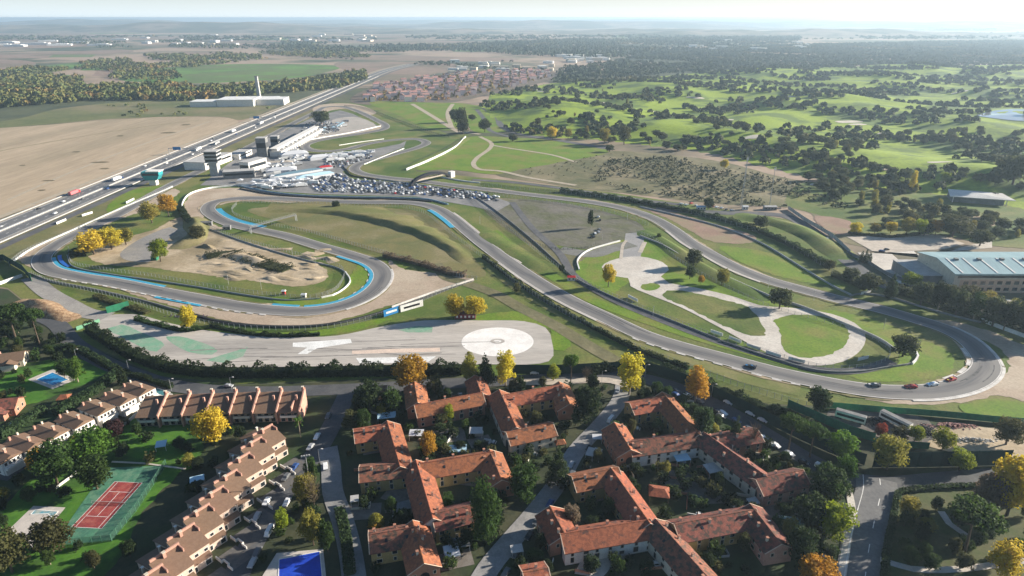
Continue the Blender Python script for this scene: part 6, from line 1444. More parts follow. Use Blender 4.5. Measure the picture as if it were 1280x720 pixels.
hedge([(480, 321), (520, 330), (560, 342), (582, 346)], 'dry brushwood hedge at the end of the shaded infield hill', 3, 4, 'tan', wob=.35)
hedge([(226, 262), (232, 272), (240, 282)], 'dark shrubs on the back of the dirt mound', 3, 5, 'dark', wob=.4)
hedge([(90, 322), (100, 316), (112, 320)], 'dark shrubs at the left tip of the infield', 3, 5, 'oak', wob=.4)
hedge([(1060, 292), (1110, 297), (1150, 294)], 'dark hedge under the yellow trees of the sand arena', 2, 2.5, 'dark', wob=.2)
hedge([(258, 322), (282, 318), (312, 324), (340, 333), (360, 338)], 'low dark scrub on the dirt bike hill', 1.4, 14, 'oak', wob=.7, s=.4, dens=2.2)

FOOT.append((cT.x, cT.y, aT, -20, 20, 11)); FOOT.append((W(215, 545).x, W(215, 545).y, 0, -8, 8, 7)); FOOT.append((W(170, 650).x, W(170, 650).y, 0, -12, 12, 8))
# village shrubs, kept out of houses, pools and lanes
def blocked(p):
    for x, y, a, x0, x1, hw2 in FOOT:
        dx, dy = p[0] - x, p[1] - y; u = dx * math.cos(a) + dy * math.sin(a); v = -dx * math.sin(a) + dy * math.cos(a)
        if x0 - .5 < u < x1 + .5 and abs(v) < hw2 + .5: return True
    return False
LANES = [spline(WL(q), 4) for q in ([(780, 476), (775, 500), (752, 530), (720, 565), (700, 600), (670, 640), (640, 675), (610, 712), (590, 750)], [(410, 560), (414, 585), (416, 615), (428, 650), (438, 690), (445, 740)], [(436, 488), (420, 522), (398, 562), (368, 600), (345, 630), (322, 668), (300, 710), (280, 760)], [(560, 480), (680, 474), (760, 470), (800, 473), (850, 487), (910, 515), (960, 545), (1010, 575), (1060, 598), (1110, 606)], [(1095, 598), (1096, 615), (1088, 650), (1080, 690), (1074, 740)])]
def near_lane(p, d=6.5): return any((q.x - p[0]) ** 2 + (q.y - p[1]) ** 2 < d * d for ln in LANES for q in ln)
cnt = 0; rs = random.Random(77)
for poly, n in (([(440, 500), (760, 478), (700, 600), (590, 720), (450, 720), (430, 600)], 190), ([(790, 480), (860, 500), (960, 560), (1060, 610), (1050, 720), (640, 720), (700, 620), (760, 540)], 230), ([(300, 660), (350, 600), (400, 560), (410, 600), (430, 720), (310, 720)], 40), ([(60, 560), (180, 500), (300, 520), (330, 560), (150, 720), (0, 720), (0, 600)], 60), ([(-20, 400), (60, 410), (110, 450), (80, 470), (-20, 520)], 90), ([(300, 560), (350, 545), (380, 550), (300, 690), (240, 720), (220, 700)], 60)):
    for p in scatter(poly, n, 900 + n, 2.6):
        if blocked(p) or near_lane(p) or cnt > 285: continue
        u = rs.random(); s = rs.uniform(.7, 1.7); cnt += 1
        lf = 'dark' if u < .45 else 'mid' if u < .7 else 'olive' if u < .85 else 'hedge'
        lab = {'dark': 'dark green shrub in the shaded village gardens', 'mid': 'fresh green shrub in the shaded village gardens', 'olive': 'olive coloured shrub in the shaded village gardens', 'hedge': 'grey green shrub in the shaded village gardens'}[lf]
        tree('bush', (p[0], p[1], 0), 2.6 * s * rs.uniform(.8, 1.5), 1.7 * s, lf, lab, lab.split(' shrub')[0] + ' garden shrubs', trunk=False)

gt = 0
for poly, n in (([(440, 500), (760, 478), (700, 600), (590, 720), (450, 720), (430, 600)], 60), ([(790, 480), (860, 500), (960, 560), (1060, 610), (1050, 720), (640, 720), (700, 620), (760, 540)], 75), ([(1130, 640), (1290, 620), (1300, 720), (1120, 720)], 26), ([(60, 545), (180, 505), (300, 525), (325, 560), (250, 640), (130, 730), (0, 730), (0, 600)], 48), ([(300, 640), (345, 600), (330, 660), (300, 700)], 8), ([(0, 400), (60, 410), (100, 445), (20, 450), (-20, 520)], 14), ([(355, 600), (400, 560), (405, 620), (425, 720), (330, 690)], 12)):
    for p in scatter(poly, n, 1300 + n, 5):
        if blocked(p) or near_lane(p, 7.5): continue
        u = rs.random(); gt += 1; lf = 'dark' if u < .5 else 'mid' if u < .8 else 'olive' if u < .93 else 'gold'
        lab = {'dark': 'small dark evergreen tree in the shaded gardens', 'mid': 'small fresh green tree in the shaded gardens', 'olive': 'small olive coloured tree in the shaded gardens', 'gold': 'small golden autumn tree in the shaded gardens'}[lf]
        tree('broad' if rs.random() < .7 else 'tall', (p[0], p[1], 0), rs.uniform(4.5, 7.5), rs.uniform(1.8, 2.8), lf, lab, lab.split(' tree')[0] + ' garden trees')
for poly, n in (([(440, 500), (760, 478), (700, 600), (590, 720), (450, 720), (430, 600)], 34), ([(790, 480), (860, 500), (960, 560), (1060, 610), (1050, 720), (640, 720), (700, 620), (760, 540)], 40)):
    for p in scatter(poly, n, 1700 + n, 8):
        if blocked(p) or near_lane(p, 7): continue
        a = rs.choice((.1, 1.67, -.3, 1.3)); l_ = rs.uniform(3, 8)
        o = part('garden_wall', MB().box((0, 0, -.1), (l_, .25, rs.uniform(.9, 1.6))).box((l_ / 2, 1.4, -.1), (.25, 3, 1.2)), rs.choice((m_cream, m_terra, m_wallwhite, m_concw)), None); o.location = (p[0], p[1], 0); o.rotation_euler = (0, 0, a)
        tag(o, 'low rendered wall corner in the shaded village gardens', 'wall', 'garden wall corners')
        if rs.random() < .6:
            t = thing('garden_table', 'pale garden table set with benches in the shaded gardens', 'table', (p[0] + 2, p[1] + 2.2, 0), a, 'garden tables'); part('table_top', MB().box((0, 0, .7), (2.0, 1.0, .08)), m_wallwhite, t); part('frame', MB().box((-.8, 0, 0), (.1, .8, .7)).box((.8, 0, 0), (.1, .8, .7)), m_metal, t); [part('bench', MB().box((0, y, .35), (2, .35, .1)).box((-.8, y, 0), (.1, .3, .35)).box((.8, y, 0), (.1, .3, .35)), m_wallwhite, t) for y in (-1, 1)]
print('garden trees', gt)
# =================================================================== VEHICLES
CARC = [M('car_white', (.75, .75, .74), rough=.3, spec=.5), M('car_silver', (.40, .41, .42), rough=.3, metal=.3), M('car_grey', (.12, .125, .13), rough=.3, spec=.5), M('car_black', (.018, .018, .022), rough=.25, spec=.5), M('car_blue', (.03, .07, .20), rough=.3, spec=.5), M('car_red', (.38, .03, .03), rough=.3, spec=.5)]
CARN = ['white', 'silver', 'dark grey', 'black', 'blue', 'red']
def body_prof(kind):
    if kind == 'van': return [(-2.4, .35), (2.4, .35), (2.45, .9), (2.1, 1.15), (1.55, 1.95), (-2.35, 1.98), (-2.45, 1.0)], [(1.5, 1.2), (1.95, 1.2), (1.5, 1.8), (-2.2, 1.8), (-2.3, 1.2)]
    return [(-2.15, .32), (2.1, .32), (2.2, .62), (2.1, .82), (1.15, .95), (.5, 1.42), (-1.15, 1.45), (-1.95, 1.0), (-2.2, .9)], [(1.0, .96), (.45, 1.36), (-1.1, 1.39), (-1.8, 1.0)]
def car_proto(ci, kind='car', detailed=True):
    pb, pw = body_prof(kind); bm_ = bmesh.new()
    body = MB().extr(pb, -.88, .88)
    for i, v in enumerate(body.v):                # taper the cabin inwards
        if v[2] > 1.0: body.v[i] = (v[0], v[1] * .84, v[2])
    win = MB(); win.extr(pw, -.86, .86)
    for i, v in enumerate(win.v): win.v[i] = (v[0] * 1.02 + .02, v[1] * (1.015 if v[2] < 1.05 else .875), v[2] + (0 if v[2] > 1.2 else .0))
    wheels = []
    for x in (-1.35, 1.35):
        for y in (-.82, .82): wheels.append(MB().tube((x, y - .11, .32), (x, y + .11, .32), .32, n=10))
    if not detailed:
        mb = MB(); mb.add(body.v, body.f, 0); mb.add(win.v, win.f, 1)
        for w in wheels: mb.add(w.v, w.f, 2)
        me = mb.mesh('car'); [me.materials.append(m) for m in (CARC[ci], m_darkwin, m_dark)]; return me
    o = thing('parked_van' if kind == 'van' else 'parked_car', '', 'car'); part('body', body, CARC[ci], o); part('windows', win, m_darkwin, o)
    for w in wheels: part('wheel', w, m_dark, o)
    for y in (-.6, .6): part('headlight', MB().box((2.13, y, .62), (.1, .36, .14)), m_white, o)
    return o
PROTO = {}
def car(px, ang, ci, label, kind='car', group='cars parked in the village'):
    c = W(*px) if len(px) == 2 else Vector(px); k = (ci, kind)
    if k not in PROTO:
        PROTO[k] = o = car_proto(ci, kind); o.location = (c.x, c.y, .3); o.rotation_euler = (0, 0, ang); tag(o, label, 'van' if kind == 'van' else 'car', group); return o
    return dup(PROTO[k], (c.x, c.y, .3), ang, label, group)
def dirang(a, b): a, b = W(*a), W(*b); return math.atan2(b.y - a.y, b.x - a.x)
aU = dirang((850, 487), (910, 515)); aU2 = dirang((960, 545), (1010, 575)); aSt = dirang((345, 630), (322, 668)); aLane = dirang((670, 640), (640, 675))
car((668, 468), dirang((640, 476), (700, 474)), 0, 'white car on the upper street beside the small lime tree')
car((836, 468), aU, 0, 'white car on the upper street left of the orange brown tree')
car((910, 505), aU, 0, 'white car alone beside the dark screen below the orange brown tree')
car((938, 519), aU, 0, 'first of two white cars beside the dark screen above the stone pines')
car((953, 527), aU, 0, 'second of two white cars beside the dark screen above the stone pines')
car((950, 548), aU + .9, 0, 'white car at the upper end of the angled bays by the bare pale tree')
car((954, 552), aU + .9, 4, 'blue grey car in the angled bays by the bare pale tree')
car((963, 558), aU + .9, 0, 'white car at the lower end of the angled bays by the bare pale tree')
car((1026, 587), aU2, 0, 'white van parked under the stone pines at the junction', 'van')
car((1052, 615), aU2 + .2, 1, 'pale car beside the dark green tree at the junction')
car((897, 517), aU, 3, 'black car parked near the clipped round tree on the street')
car((901, 522), aU + .1, 2, 'dark grey car parked near the clipped round tree on the street')
car((845, 495), aU, 4, 'dark blue car near the white canopy by the upper street')
car((851, 500), aU, 3, 'black car below the dark blue one by the upper street')
car((763, 527), aLane, 0, 'white van in the middle of the central lane', 'van')
car((772, 490), aLane + .3, 1, 'silver car at the top of the central lane')
car((359, 630), aSt, 0, 'white car on the left street beside the lime tree')
car((337, 667), aSt, 0, 'white van on the left street below the lime tree', 'van')
car((322, 692), aSt, 2, 'dark grey car on the left street near the pool')
car((316, 706), aSt, 1, 'silver car on the left street beside the pool terrace')
car((407, 585), dirang((410, 560), (414, 585)), 0, 'white car at the head of the cobbled lane')
car((20, 530), dirang((0, 600), (60, 560)), 1, 'silver car on the lane behind the left brown row')
car((38, 523), dirang((0, 600), (60, 560)), 0, 'white van on the lane behind the left brown row', 'van')
car((8, 541), dirang((0, 600), (60, 560)), 4, 'blue car on the lane behind the left brown row')
car((286, 484), dirang((220, 483), (300, 490)), 1, 'silver car on the street behind the upper brown row')
car((1031, 700), .4, 0, 'white car beside the orange yellow tree at the lower edge')
car((1190, 369), 2.6, 1, 'silver car parked in front of the teal roofed hall')
car((1184, 354), 0, 1, 'pale silver car at the left corner of the teal roofed hall')
car((1125, 355), dirang((1110, 345), (1150, 360)), 0, 'white car behind the hairpin wall near the lime tree')
car((1034, 300), dirang((985, 262), (1040, 297)), 1, 'silver car on the service road beside the concrete wall')
car((1102, 315), 0, 4, 'blue car at the corner of the sand arena')
car((1108, 313), .3, 3, 'black car at the corner of the sand arena')
for k, (x, y) in enumerate([(722, 560), (700, 592), (690, 606), (672, 628), (655, 650), (645, 668), (628, 690), (700, 580), (735, 545), (615, 714)]):
    v = W(x, y); car((v.x + 4.4, v.y - 1.5, 0), aLane + .1, (3, 2, 3, 4, 2, 3, 2, 1, 3, 2)[k], ['black car at the kerb of the central lane beside the cedar', 'dark grey car next to the black one at the cedar', 'black car below the dark grey one in the central lane', 'blue car on the kerb of the central lane by the gable wing', 'grey car on the kerb of the lower central lane', 'black car on the kerb of the lower central lane', 'grey car near the lower end of the central lane', 'silver car at the cedar in the central lane', 'black car in the upper central lane', 'last grey car at the lower end of the central lane'][k])
ups = spline(WL([(800, 473), (850, 487), (910, 515), (960, 545), (1010, 575), (1060, 598)]), 5.6)
for k, p in enumerate(ups[3:-2]):
    if k in (3, 7, 12): continue
    d = (ups[k + 4] - p).normalized(); q = p + Vector((d.y, -d.x, 0)) * 3.6
    ci = (3, 0, 2, 1, 0, 4, 2, 3, 0, 1)[k % 10]; car((q.x, q.y, 0), math.atan2(d.y, d.x), ci, '%s car in the kerbside line of the upper village street' % CARN[ci], group='%s cars in the kerbside line' % CARN[ci])
lps = spline(WL([(436, 488), (420, 522), (398, 562), (368, 600), (345, 630), (322, 668), (300, 710)]), 6.2)
for k, p in enumerate(lps[3:-2]):
    if k % 3 == 1: continue
    d = (lps[k + 4] - p).normalized(); q = p + Vector((d.y, -d.x, 0)) * 3.4
    ci = (2, 3, 0, 1, 3, 4)[k % 6]; car((q.x, q.y, 0), math.atan2(d.y, d.x), ci, '%s car in the kerbside line of the left village street' % CARN[ci], group='%s cars lining the left street' % CARN[ci])
# racing cars
def racer(px, ang, ci, label, stripe):
    c = W(*px); o = thing('racing_car', label, 'racing car', (c.x, c.y, .42), ang)
    body = MB().extr([(-2.3, .14), (2.35, .14), (2.4, .4), (1.5, .68), (.7, .78), (.1, 1.18), (-.9, 1.2), (-1.8, .86), (-2.35, .82)], -1.0, 1.0)
    for i, v in enumerate(body.v):
        if v[2] > .9: body.v[i] = (v[0], v[1] * .68, v[2])
    part('body', body, CARC[ci], o); part('windows', MB().extr([(.66, .80), (.12, 1.12), (-.85, 1.14), (-1.5, .86)], -.72, .72), m_darkwin, o)
    part('rear_wing', MB().box((-2.2, 0, 1.25), (.45, 1.8, .08)).box((-2.2, -.6, .8), (.2, .08, .46)).box((-2.2, .6, .8), (.2, .08, .46)), m_black, o)
    part('stripe', MB().box((1.55, 0, .6), (1.3, .7, .1)).box((-.4, 0, 1.2), (.9, .6, .03)), stripe, o)
    for x in (-1.4, 1.4):
        for y in (-.92, .92): part('wheel', MB().tube((x, y - .14, .33), (x, y + .14, .33), .34, n=10), m_dark, o)
    o.scale = (1.15, 1.15, 1.15)
def trk_ang(px): p = W(*px); i = min(range(1, len(trk) - 1), key=lambda i: (trk[i] - p).length); d = trk[i - 1] - trk[i + 1]; return math.atan2(d.y, d.x)
racer((938, 460), trk_ang((938, 460)), 3, 'dark racing car alone on the long lower straight', m_adblue)
racer((1092, 483), trk_ang((1092, 483)), 2, 'dark grey racing car leading the group of four out of the hairpin', m_white)
racer((1138, 485), trk_ang((1138, 485)), 5, 'red racing car second in the group of four at the hairpin', m_black)
racer((1165, 482), trk_ang((1165, 482)), 0, 'white and blue racing car third in the group of four at the hairpin', m_adblue)
racer((1188, 476), trk_ang((1188, 476)), 5, 'red and orange racing car last in the group of four at the hairpin', m_yellowp)
# packed car park and paddock, each car an object
FAR = [car_proto(i, 'car', False) for i in range(6)] + [car_proto(0, 'van', False), car_proto(1, 'van', False)]
LOTS = [('in the packed car park below the far hairpin', [(386, 233), (400, 222), (424, 217), (440, 224), (520, 231), (600, 241), (626, 252), (596, 250), (530, 244), (400, 240)], 3.6, 6.4, 175, .55), ('in the upper paddock under the tyre wall', [(402, 202), (412, 196), (460, 191), (466, 197), (440, 206), (424, 210), (405, 212)], 4.2, 8, 55, .3), ('in the far paddock behind the pit garages', [(372, 168), (384, 154), (400, 150), (424, 156), (424, 164), (400, 170)], 4.5, 9, 45, .2), ('along the pit building in the paddock', [(335, 216), (352, 198), (372, 182), (380, 186), (360, 206), (345, 226)], 5, 9, 24, .9)]
nfar = 0; rc = random.Random(44)
m_truck = M('truck_white', (.74, .74, .72), rough=.4); rest = []
for where, px, sx, sy, mx, ang in LOTS:
    poly = WL(px); c = sum(poly, Vector()) / len(poly); k = 0; cand = []
    ca, sa = math.cos(ang), math.sin(ang)
    for i in range(-120, 121):
        for j in range(-80, 81):
            u, v = i * sx * .82, j * sy; p = (c.x + u * ca - v * sa, c.y + u * sa + v * ca)
            if inside(p, poly) and rc.random() < .88: cand.append(p)
    cand.sort(key=lambda p: p[1])
    for n_, p in enumerate(cand):
        ci = rc.choices(range(8), (14, 20, 26, 24, 13, 1.5, 2, 2))[0]
        a = ang + R(90) + rc.gauss(0, .05) + (math.pi if rc.random() < .5 else 0)
        if nfar < 296 and n_ < mx:
            o = bpy.data.objects.new('parked_car', FAR[ci]); COL.objects.link(o); o.location = (p[0], p[1], .2); o.rotation_euler = (0, 0, a); nfar += 1
            cn = (CARN + ['white van', 'silver van'])[ci]; tag(o, '%s %s' % (cn if 'van' in cn else cn + ' car', where), 'car', '%s cars %s' % (cn, where))
        else: rest.append((p, a, ci))
vs = MB(); rm = [CARC[0], CARC[1], CARC[2], CARC[3], CARC[4], CARC[5], CARC[0], CARC[1], m_darkwin, m_dark]
for p, a, ci in rest:
    me = FAR[ci]; b = len(vs.v); ca, sa = math.cos(a), math.sin(a)
    vs.v += [(v.co.x * ca - v.co.y * sa + p[0], v.co.x * sa + v.co.y * ca + p[1], v.co.z + .2) for v in me.vertices]
    for f in me.polygons: vs.f.append(tuple(b + i for i in f.vertices)); vs.mi.append((ci, 8, 9)[f.material_index])
if rest: part('parked_cars', vs, rm, None)['kind'] = 'stuff'
print('far cars', nfar, 'rest', len(rest))
# small groups of vehicles by the masts
for k, (x, y, ci) in enumerate([(852, 256, 0), (858, 257, 0), (864, 255, 5), (870, 258, 1), (890, 259, 5), (896, 260, 0), (902, 261, 0), (908, 263, 3), (915, 264, 1)]):
    car((x, y), .3 * (k % 4), ci, ['white car leftmost under the first mast row', 'white car second under the first mast row', 'red car beside the white ones left of the dark tree', 'silver car left of the dark tree by the masts', 'red car right of the dark tree by the masts', 'white car right of the red one by the masts', 'white car between red and black cars by the masts', 'black car at the foot of the tall lattice mast', 'silver car at the foot of the tall lattice mast'][k], group='vehicles by the masts')
for k, (x, y, ci) in enumerate([(748, 272, 1), (750, 276, 3), (744, 293, 0), (748, 291, 1), (749, 288, 2), (741, 297, 3), (618, 246, 0), (622, 247, 0), (608, 243, 3)]):
    car((x, y), 1.2 + .2 * k, ci, ['silver car beside the tall dark pine', 'black car beside the tall dark pine', 'white car below the pine at the worn ground', 'silver car second below the pine at the worn ground', 'grey car third below the pine at the worn ground', 'black car last below the pine at the worn ground', 'white car first at the tail of the packed car park', 'white car second at the tail of the packed car park', 'black car at the tail of the packed car park'][k], group='cars on the worn ground')
def truck(px, ang, label, cabm, boxm, L=12, cat='truck'):
    c = Vector(px) if len(px) == 3 else W(*px); o = thing('truck', label, cat, (c.x, c.y, .25), ang)
    part('trailer', MB().box((-1.5, 0, 1.0), (L - 3, 2.5, 2.9)), boxm, o); cb = part('cab', MB().extr([(L / 2 - 2.6, .5), (L / 2, .5), (L / 2, 1.8), (L / 2 - .4, 3.1), (L / 2 - 2.6, 3.3)], -1.2, 1.2), cabm, o); part('windscreen', MB().extr([(L / 2 + .02, 1.8), (L / 2 + .06, 1.8), (L / 2 - .32, 2.95), (L / 2 - .38, 2.95)], -1.05, 1.05), m_darkwin, cb)
    for x in (-L / 2 + 1.2, -L / 2 + 2.6, L / 2 - 1.5):
        for y in (-1.05, 1.05): part('wheel', MB().tube((x, y - .18, .5), (x, y + .18, .5), .5, n=8), m_dark, o)
    return o
truck((hx - 14, W(100, 243).y, 0), math.pi / 2, 'red and white lorry on the near carriageway of the highway', m_red, M('lorry_pink', (.55, .15, .16), rough=.5), 15)
truck((hx - 6, 690, 0), math.pi / 2, 'white lorry on the highway beside the turquoise tower', m_truck, m_truck, 15)
truck((hx + 6, 860, 0), -math.pi / 2, 'white lorry on the highway behind the control tower', m_truck, m_truck, 15)
truck((hx + 12, 905, 0), -math.pi / 2, 'silver lorry on the highway behind the control tower', m_truck, m_metal, 14)
truck((hx - 7, 1010, 0), math.pi / 2, 'first far white lorry on the highway before the factory', m_truck, m_truck, 15)
truck((hx + 7, 1090, 0), -math.pi / 2, 'second far white lorry on the highway before the factory', m_truck, m_truck, 15)
for k, (dx, y) in enumerate(((-12, 455), (-7, 520), (-13, 575), (-6, 600), (6, 610), (12, 560), (7, 650), (-12, 760), (-7, 800), (12, 740), (6, 775), (-13, 950), (-7, 930), (7, 985), (12, 1050), (-12, 1130), (-6, 1200), (6, 1160), (12, 1240), (7, 470), (-6, 700), (12, 830))):
    car((hx + dx, y, 0), math.pi / 2 if dx < 0 else -math.pi / 2, (0, 1, 3, 0, 2, 0, 4)[k % 7], '%s car driving on the %s carriageway of the highway' % (CARN[(0, 1, 3, 0, 2, 0, 4)[k % 7]], 'field side' if dx < 0 else 'circuit side'), group='%s cars driving on the %s of the highway' % (CARN[(0, 1, 3, 0, 2, 0, 4)[k % 7]], 'field side' if dx < 0 else 'circuit side'))
def scat_things(proto, poly, n, seed, mind, ang, zz=.25):
    for k, p in enumerate(scatter(poly, n, seed, mind)):
        a = ang + random.Random(seed + k).choice((0, math.pi)) + random.Random(seed * 3 + k).gauss(0, .12)
        if k == 0: proto.location = (p[0], p[1], zz); proto.rotation_euler = (0, 0, a)
        else: dup(proto, (p[0], p[1], zz), a)
for q, (poly, n, ang) in enumerate((([(330, 214), (352, 200), (372, 186), (384, 194), (372, 212), (352, 224), (334, 226)], 22, .75), ([(300, 228), (335, 226), (385, 224), (395, 232), (340, 238), (305, 231)], 16, .1), ([(392, 166), (430, 152), (440, 150), (428, 160), (400, 170)], 9, .4), ([(400, 196), (440, 192), (470, 189), (465, 194), (430, 202), (405, 204)], 14, .35))):
    lab = ['white race lorry parked below the pit garages', 'white race lorry parked at the lower paddock edge', 'white race lorry on the pale gravel of the far paddock', 'white race lorry under the tyre wall of the far hairpin'][q]
    t = truck((0, 0, 0), 0, lab, m_truck, m_truck if q % 2 else m_metal, 12); t['group'] = 'race lorries ' + lab.split('lorry ')[1]; scat_things(t, poly, n, 300 + q, 9, ang)
    tt = thing('awning_tent', 'small white awning tent ' + lab.split('lorry ')[1], 'tent', (0, 0, 0), 0, 'awning tents ' + lab.split('lorry ')[1]); part('canopy', MB().add([(-3, -3, 2.6), (3, -3, 2.6), (3, 3, 2.6), (-3, 3, 2.6), (0, 0, 4.2)], [(0, 1, 4), (1, 2, 4), (2, 3, 4), (3, 0, 4), (3, 2, 1, 0)]), (m_awning, m_awning, m_awningblue, m_awning)[q], tt)
    for x in (-2.8, 2.8):
        for y in (-2.8, 2.8): part('leg', MB().box((x, y, 0), (.12, .12, 2.6)), m_metal, tt)
    scat_things(tt, poly, n, 400 + q, 7, ang)
# trailers and scrap below the hairpin
def container(px, ang, label, L=12):
    c = W(*px); o = thing('trailer', label, 'trailer', (c.x, c.y, .1), ang); part('body', MB().box((0, 0, .9), (L, 2.6, 3.0)), m_wallwhite, o)
    part('roof', MB().box((0, 0, 3.902), (L - .2, 2.4, .2)), m_concd, o); part('side_panel', MB().box((0, -1.32, 1.9), (L * .9, .06, 1.2)), m_black, o)
    for x in (-L / 2 + 1.2, -L / 2 + 2.4, L / 2 - 1.6):
        for y in (-1, 1): part('wheel', MB().tube((x, y - .15, .45), (x, y + .15, .45), .46, n=8), m_dark, o)
container((1062, 526), dirang((1048, 523), (1076, 531)), 'white trailer at the left of the scrap yard below the hairpin')
container((1118, 531), dirang((1106, 524), (1132, 537)), 'white trailer at the right of the tyre pile below the hairpin', 13)
def tyre_pile(px, n, spread, label, mat=m_dark, seed=1, name='tyre_pile'):
    c = W(*px); r = random.Random(seed); mb = MB()
    for k in range(n):
        x, y = r.gauss(0, spread[0] / 2.2), r.gauss(0, spread[1] / 2.2); z = max(0, 1.6 * (1 - abs(x) / spread[0] - abs(y) / spread[1])) * r.random()
        t = Vector((r.uniform(-.4, .4), r.uniform(-.4, .4), 1)).normalized() * .28; p = Vector((x, y, z)); mb.tube(p, p + t, .42, n=8)
    o = part(name, mb, mat, None); o.location = (c.x, c.y, .1); o['kind'] = 'stuff'   # heaps nobody could count
tyre_pile((1090, 527), 160, (8, 4), 'dark tyre pile between the two white trailers', seed=1)
tyre_pile((1160, 540), 160, (5, 6), 'dark tyre pile right of the second white trailer', seed=2)
tyre_pile((1188, 533), 180, (12, 2.5), 'long reddish pile of stacked kerb blocks below the hairpin', M('reddish_scrap', (.36, .20, .17), (.28, .15, .13), 1), seed=3, name='block_pile')
tyre_pile((1210, 551), 90, (13, 2), 'low white and grey rubble heap in the dirt yard', M('rubble', (.42, .40, .37), (.3, .29, .27), 1), seed=4, name='rubble_heap')
tyre_pile((235, 395), 120, (10, 2), 'row of purple grey tyres behind the lower left gravel', M('purple_tyres', (.09, .06, .08), rough=.8), seed=5)

# =================================================================== MASTS, BRIDGES, BOARDS, SMALL THINGS
def mast(px, h, label, lattice=True):
    c = W(*px); o = thing('mast', label, 'mast', (c.x, c.y, golf_h(c.x, c.y))); mb = MB()
    if lattice:
        for a in range(3): t = a * 2.094; mb.tube((1.1 * math.cos(t), 1.1 * math.sin(t), -.3), (.35 * math.cos(t), .35 * math.sin(t), h), .13, n=5)
        for k in range(int(h / 1.6)):
            z0, z1 = k * 1.6, (k + 1) * 1.6
            for a in range(3): t, t2 = a * 2.094, (a + 1) * 2.094; r0, r1 = 1.1 - .75 * z0 / h, 1.1 - .75 * z1 / h; mb.tube((r0 * math.cos(t), r0 * math.sin(t), z0), (r1 * math.cos(t2), r1 * math.sin(t2), z1), .06, n=4)
    else: mb.tube((0, 0, -.3), (0, 0, h), .35, .2, n=8)
    part('lattice' if lattice else 'pole', mb, m_metal, o)
    for k in range(3): part('antenna', MB().box((.7 * math.cos(k * 2.09), .7 * math.sin(k * 2.09), h - 3 - k * .4), (.35, .35, 2.6)), m_white, o)
mast((926, 259), 47, 'tall lattice telecom mast behind the upper straight'); mast((962, 256), 36, 'slimmer telecom pole right of the lattice mast', False)
def floodlight(px, h, label, n=4):
    c = W(*px); o = thing('floodlight_mast', label, 'floodlight', (c.x, c.y, 0), .3); part('pole', MB().tube((0, 0, -.2), (0, 0, h), .22, .12, n=8), m_metal, o); part('crossbar', MB().box((0, 0, h - .2), (3, .15, .15)), m_metal, o)
    for k in range(n): part('lamp', MB().box((-1.3 + k * 2.6 / (n - 1), -.2, h), (.55, .5, .5)), m_concw, o)
floodlight((389, 617), 17, 'floodlight mast with four lamps beside the left street')
LMP = None
def lamp(px, label, ang=0, h=7):
    c = W(*px); o = thing('street_lamp', label, 'street lamp', (c.x, c.y, 0), ang, 'street lamps of the village'); part('pole', MB().tube((0, 0, -.2), (0, 0, h), .09, .06, n=6).tube((0, 0, h), (1.4, 0, h + .3), .05, n=5), m_metal, o); part('lamp_head', MB().box((1.6, 0, h + .2), (.8, .35, .18)), m_wallwhite, o)
for px, lab in (((97, 452), 'street lamp nearest the skid area corner'), ((162, 466), 'street lamp beside the cypress'), ((752, 480), 'street lamp right of the dark dome'), ((1258, 596), 'street lamp by the large yellow tree'), ((889, 497), 'street lamp right of the orange brown tree'), ((806, 472), 'street lamp beside the biggest yellow tree'), ((952, 672), 'street lamp beside the golden courtyard tree'), ((290, 488), 'street lamp behind the upper brown row'), ((215, 490), 'street lamp beside the covered pool'), ((830, 700), 'street lamp in the lower right court'), ((400, 580), 'street lamp at the head of the cobbled lane')):
    lamp(px, lab)
# slim marshal lamp posts and highway lights
for k, px in enumerate([(960, 360), (1017, 376), (816, 396), (1104, 412), (753, 300), (784, 275), (600, 280), (286, 356), (327, 362), (366, 322), (395, 335)]):
    c = W(*px); tag(part('track_post', MB().tube((0, 0, -.2), (0, 0, 6.5), .11, .08, n=6).box((0, 0, 6.5), (.5, .3, .35)), m_concw, None), 'slim white loudspeaker post beside the race track', 'post', 'loudspeaker posts beside the track').location = (c.x, c.y, 0)
for k, y in enumerate(range(430, 1300, 62)):
    o = tag(part('highway_light', MB().tube((0, 0, -.2), (0, 0, 11), .13, .08, n=6).tube((0, 0, 11), (2.2, 0, 11.4), .06, n=5).tube((0, 0, 11), (-2.2, 0, 11.4), .06, n=5), m_metal, None), 'double armed light on the highway median', 'street lamp', 'lights on the highway median'); o.location = (hx, y, 0)
for k, y in enumerate((835, 1115)):
    o = thing('sign_gantry', ['nearer overhead sign gantry across the highway', 'farther overhead sign gantry across the highway'][k], 'gantry', (hx, y, 0)); [part('leg', MB().box((x, 0, -.1), (.5, .5, 8)), m_metal, o) for x in (-20, 20)]; part('beam', MB().box((0, 0, 7.4), (40.6, .6, .8)), m_metal, o); part('sign', MB().box((-9, -.5, 5.6), (10, .2, 4)), m_adblue, o)
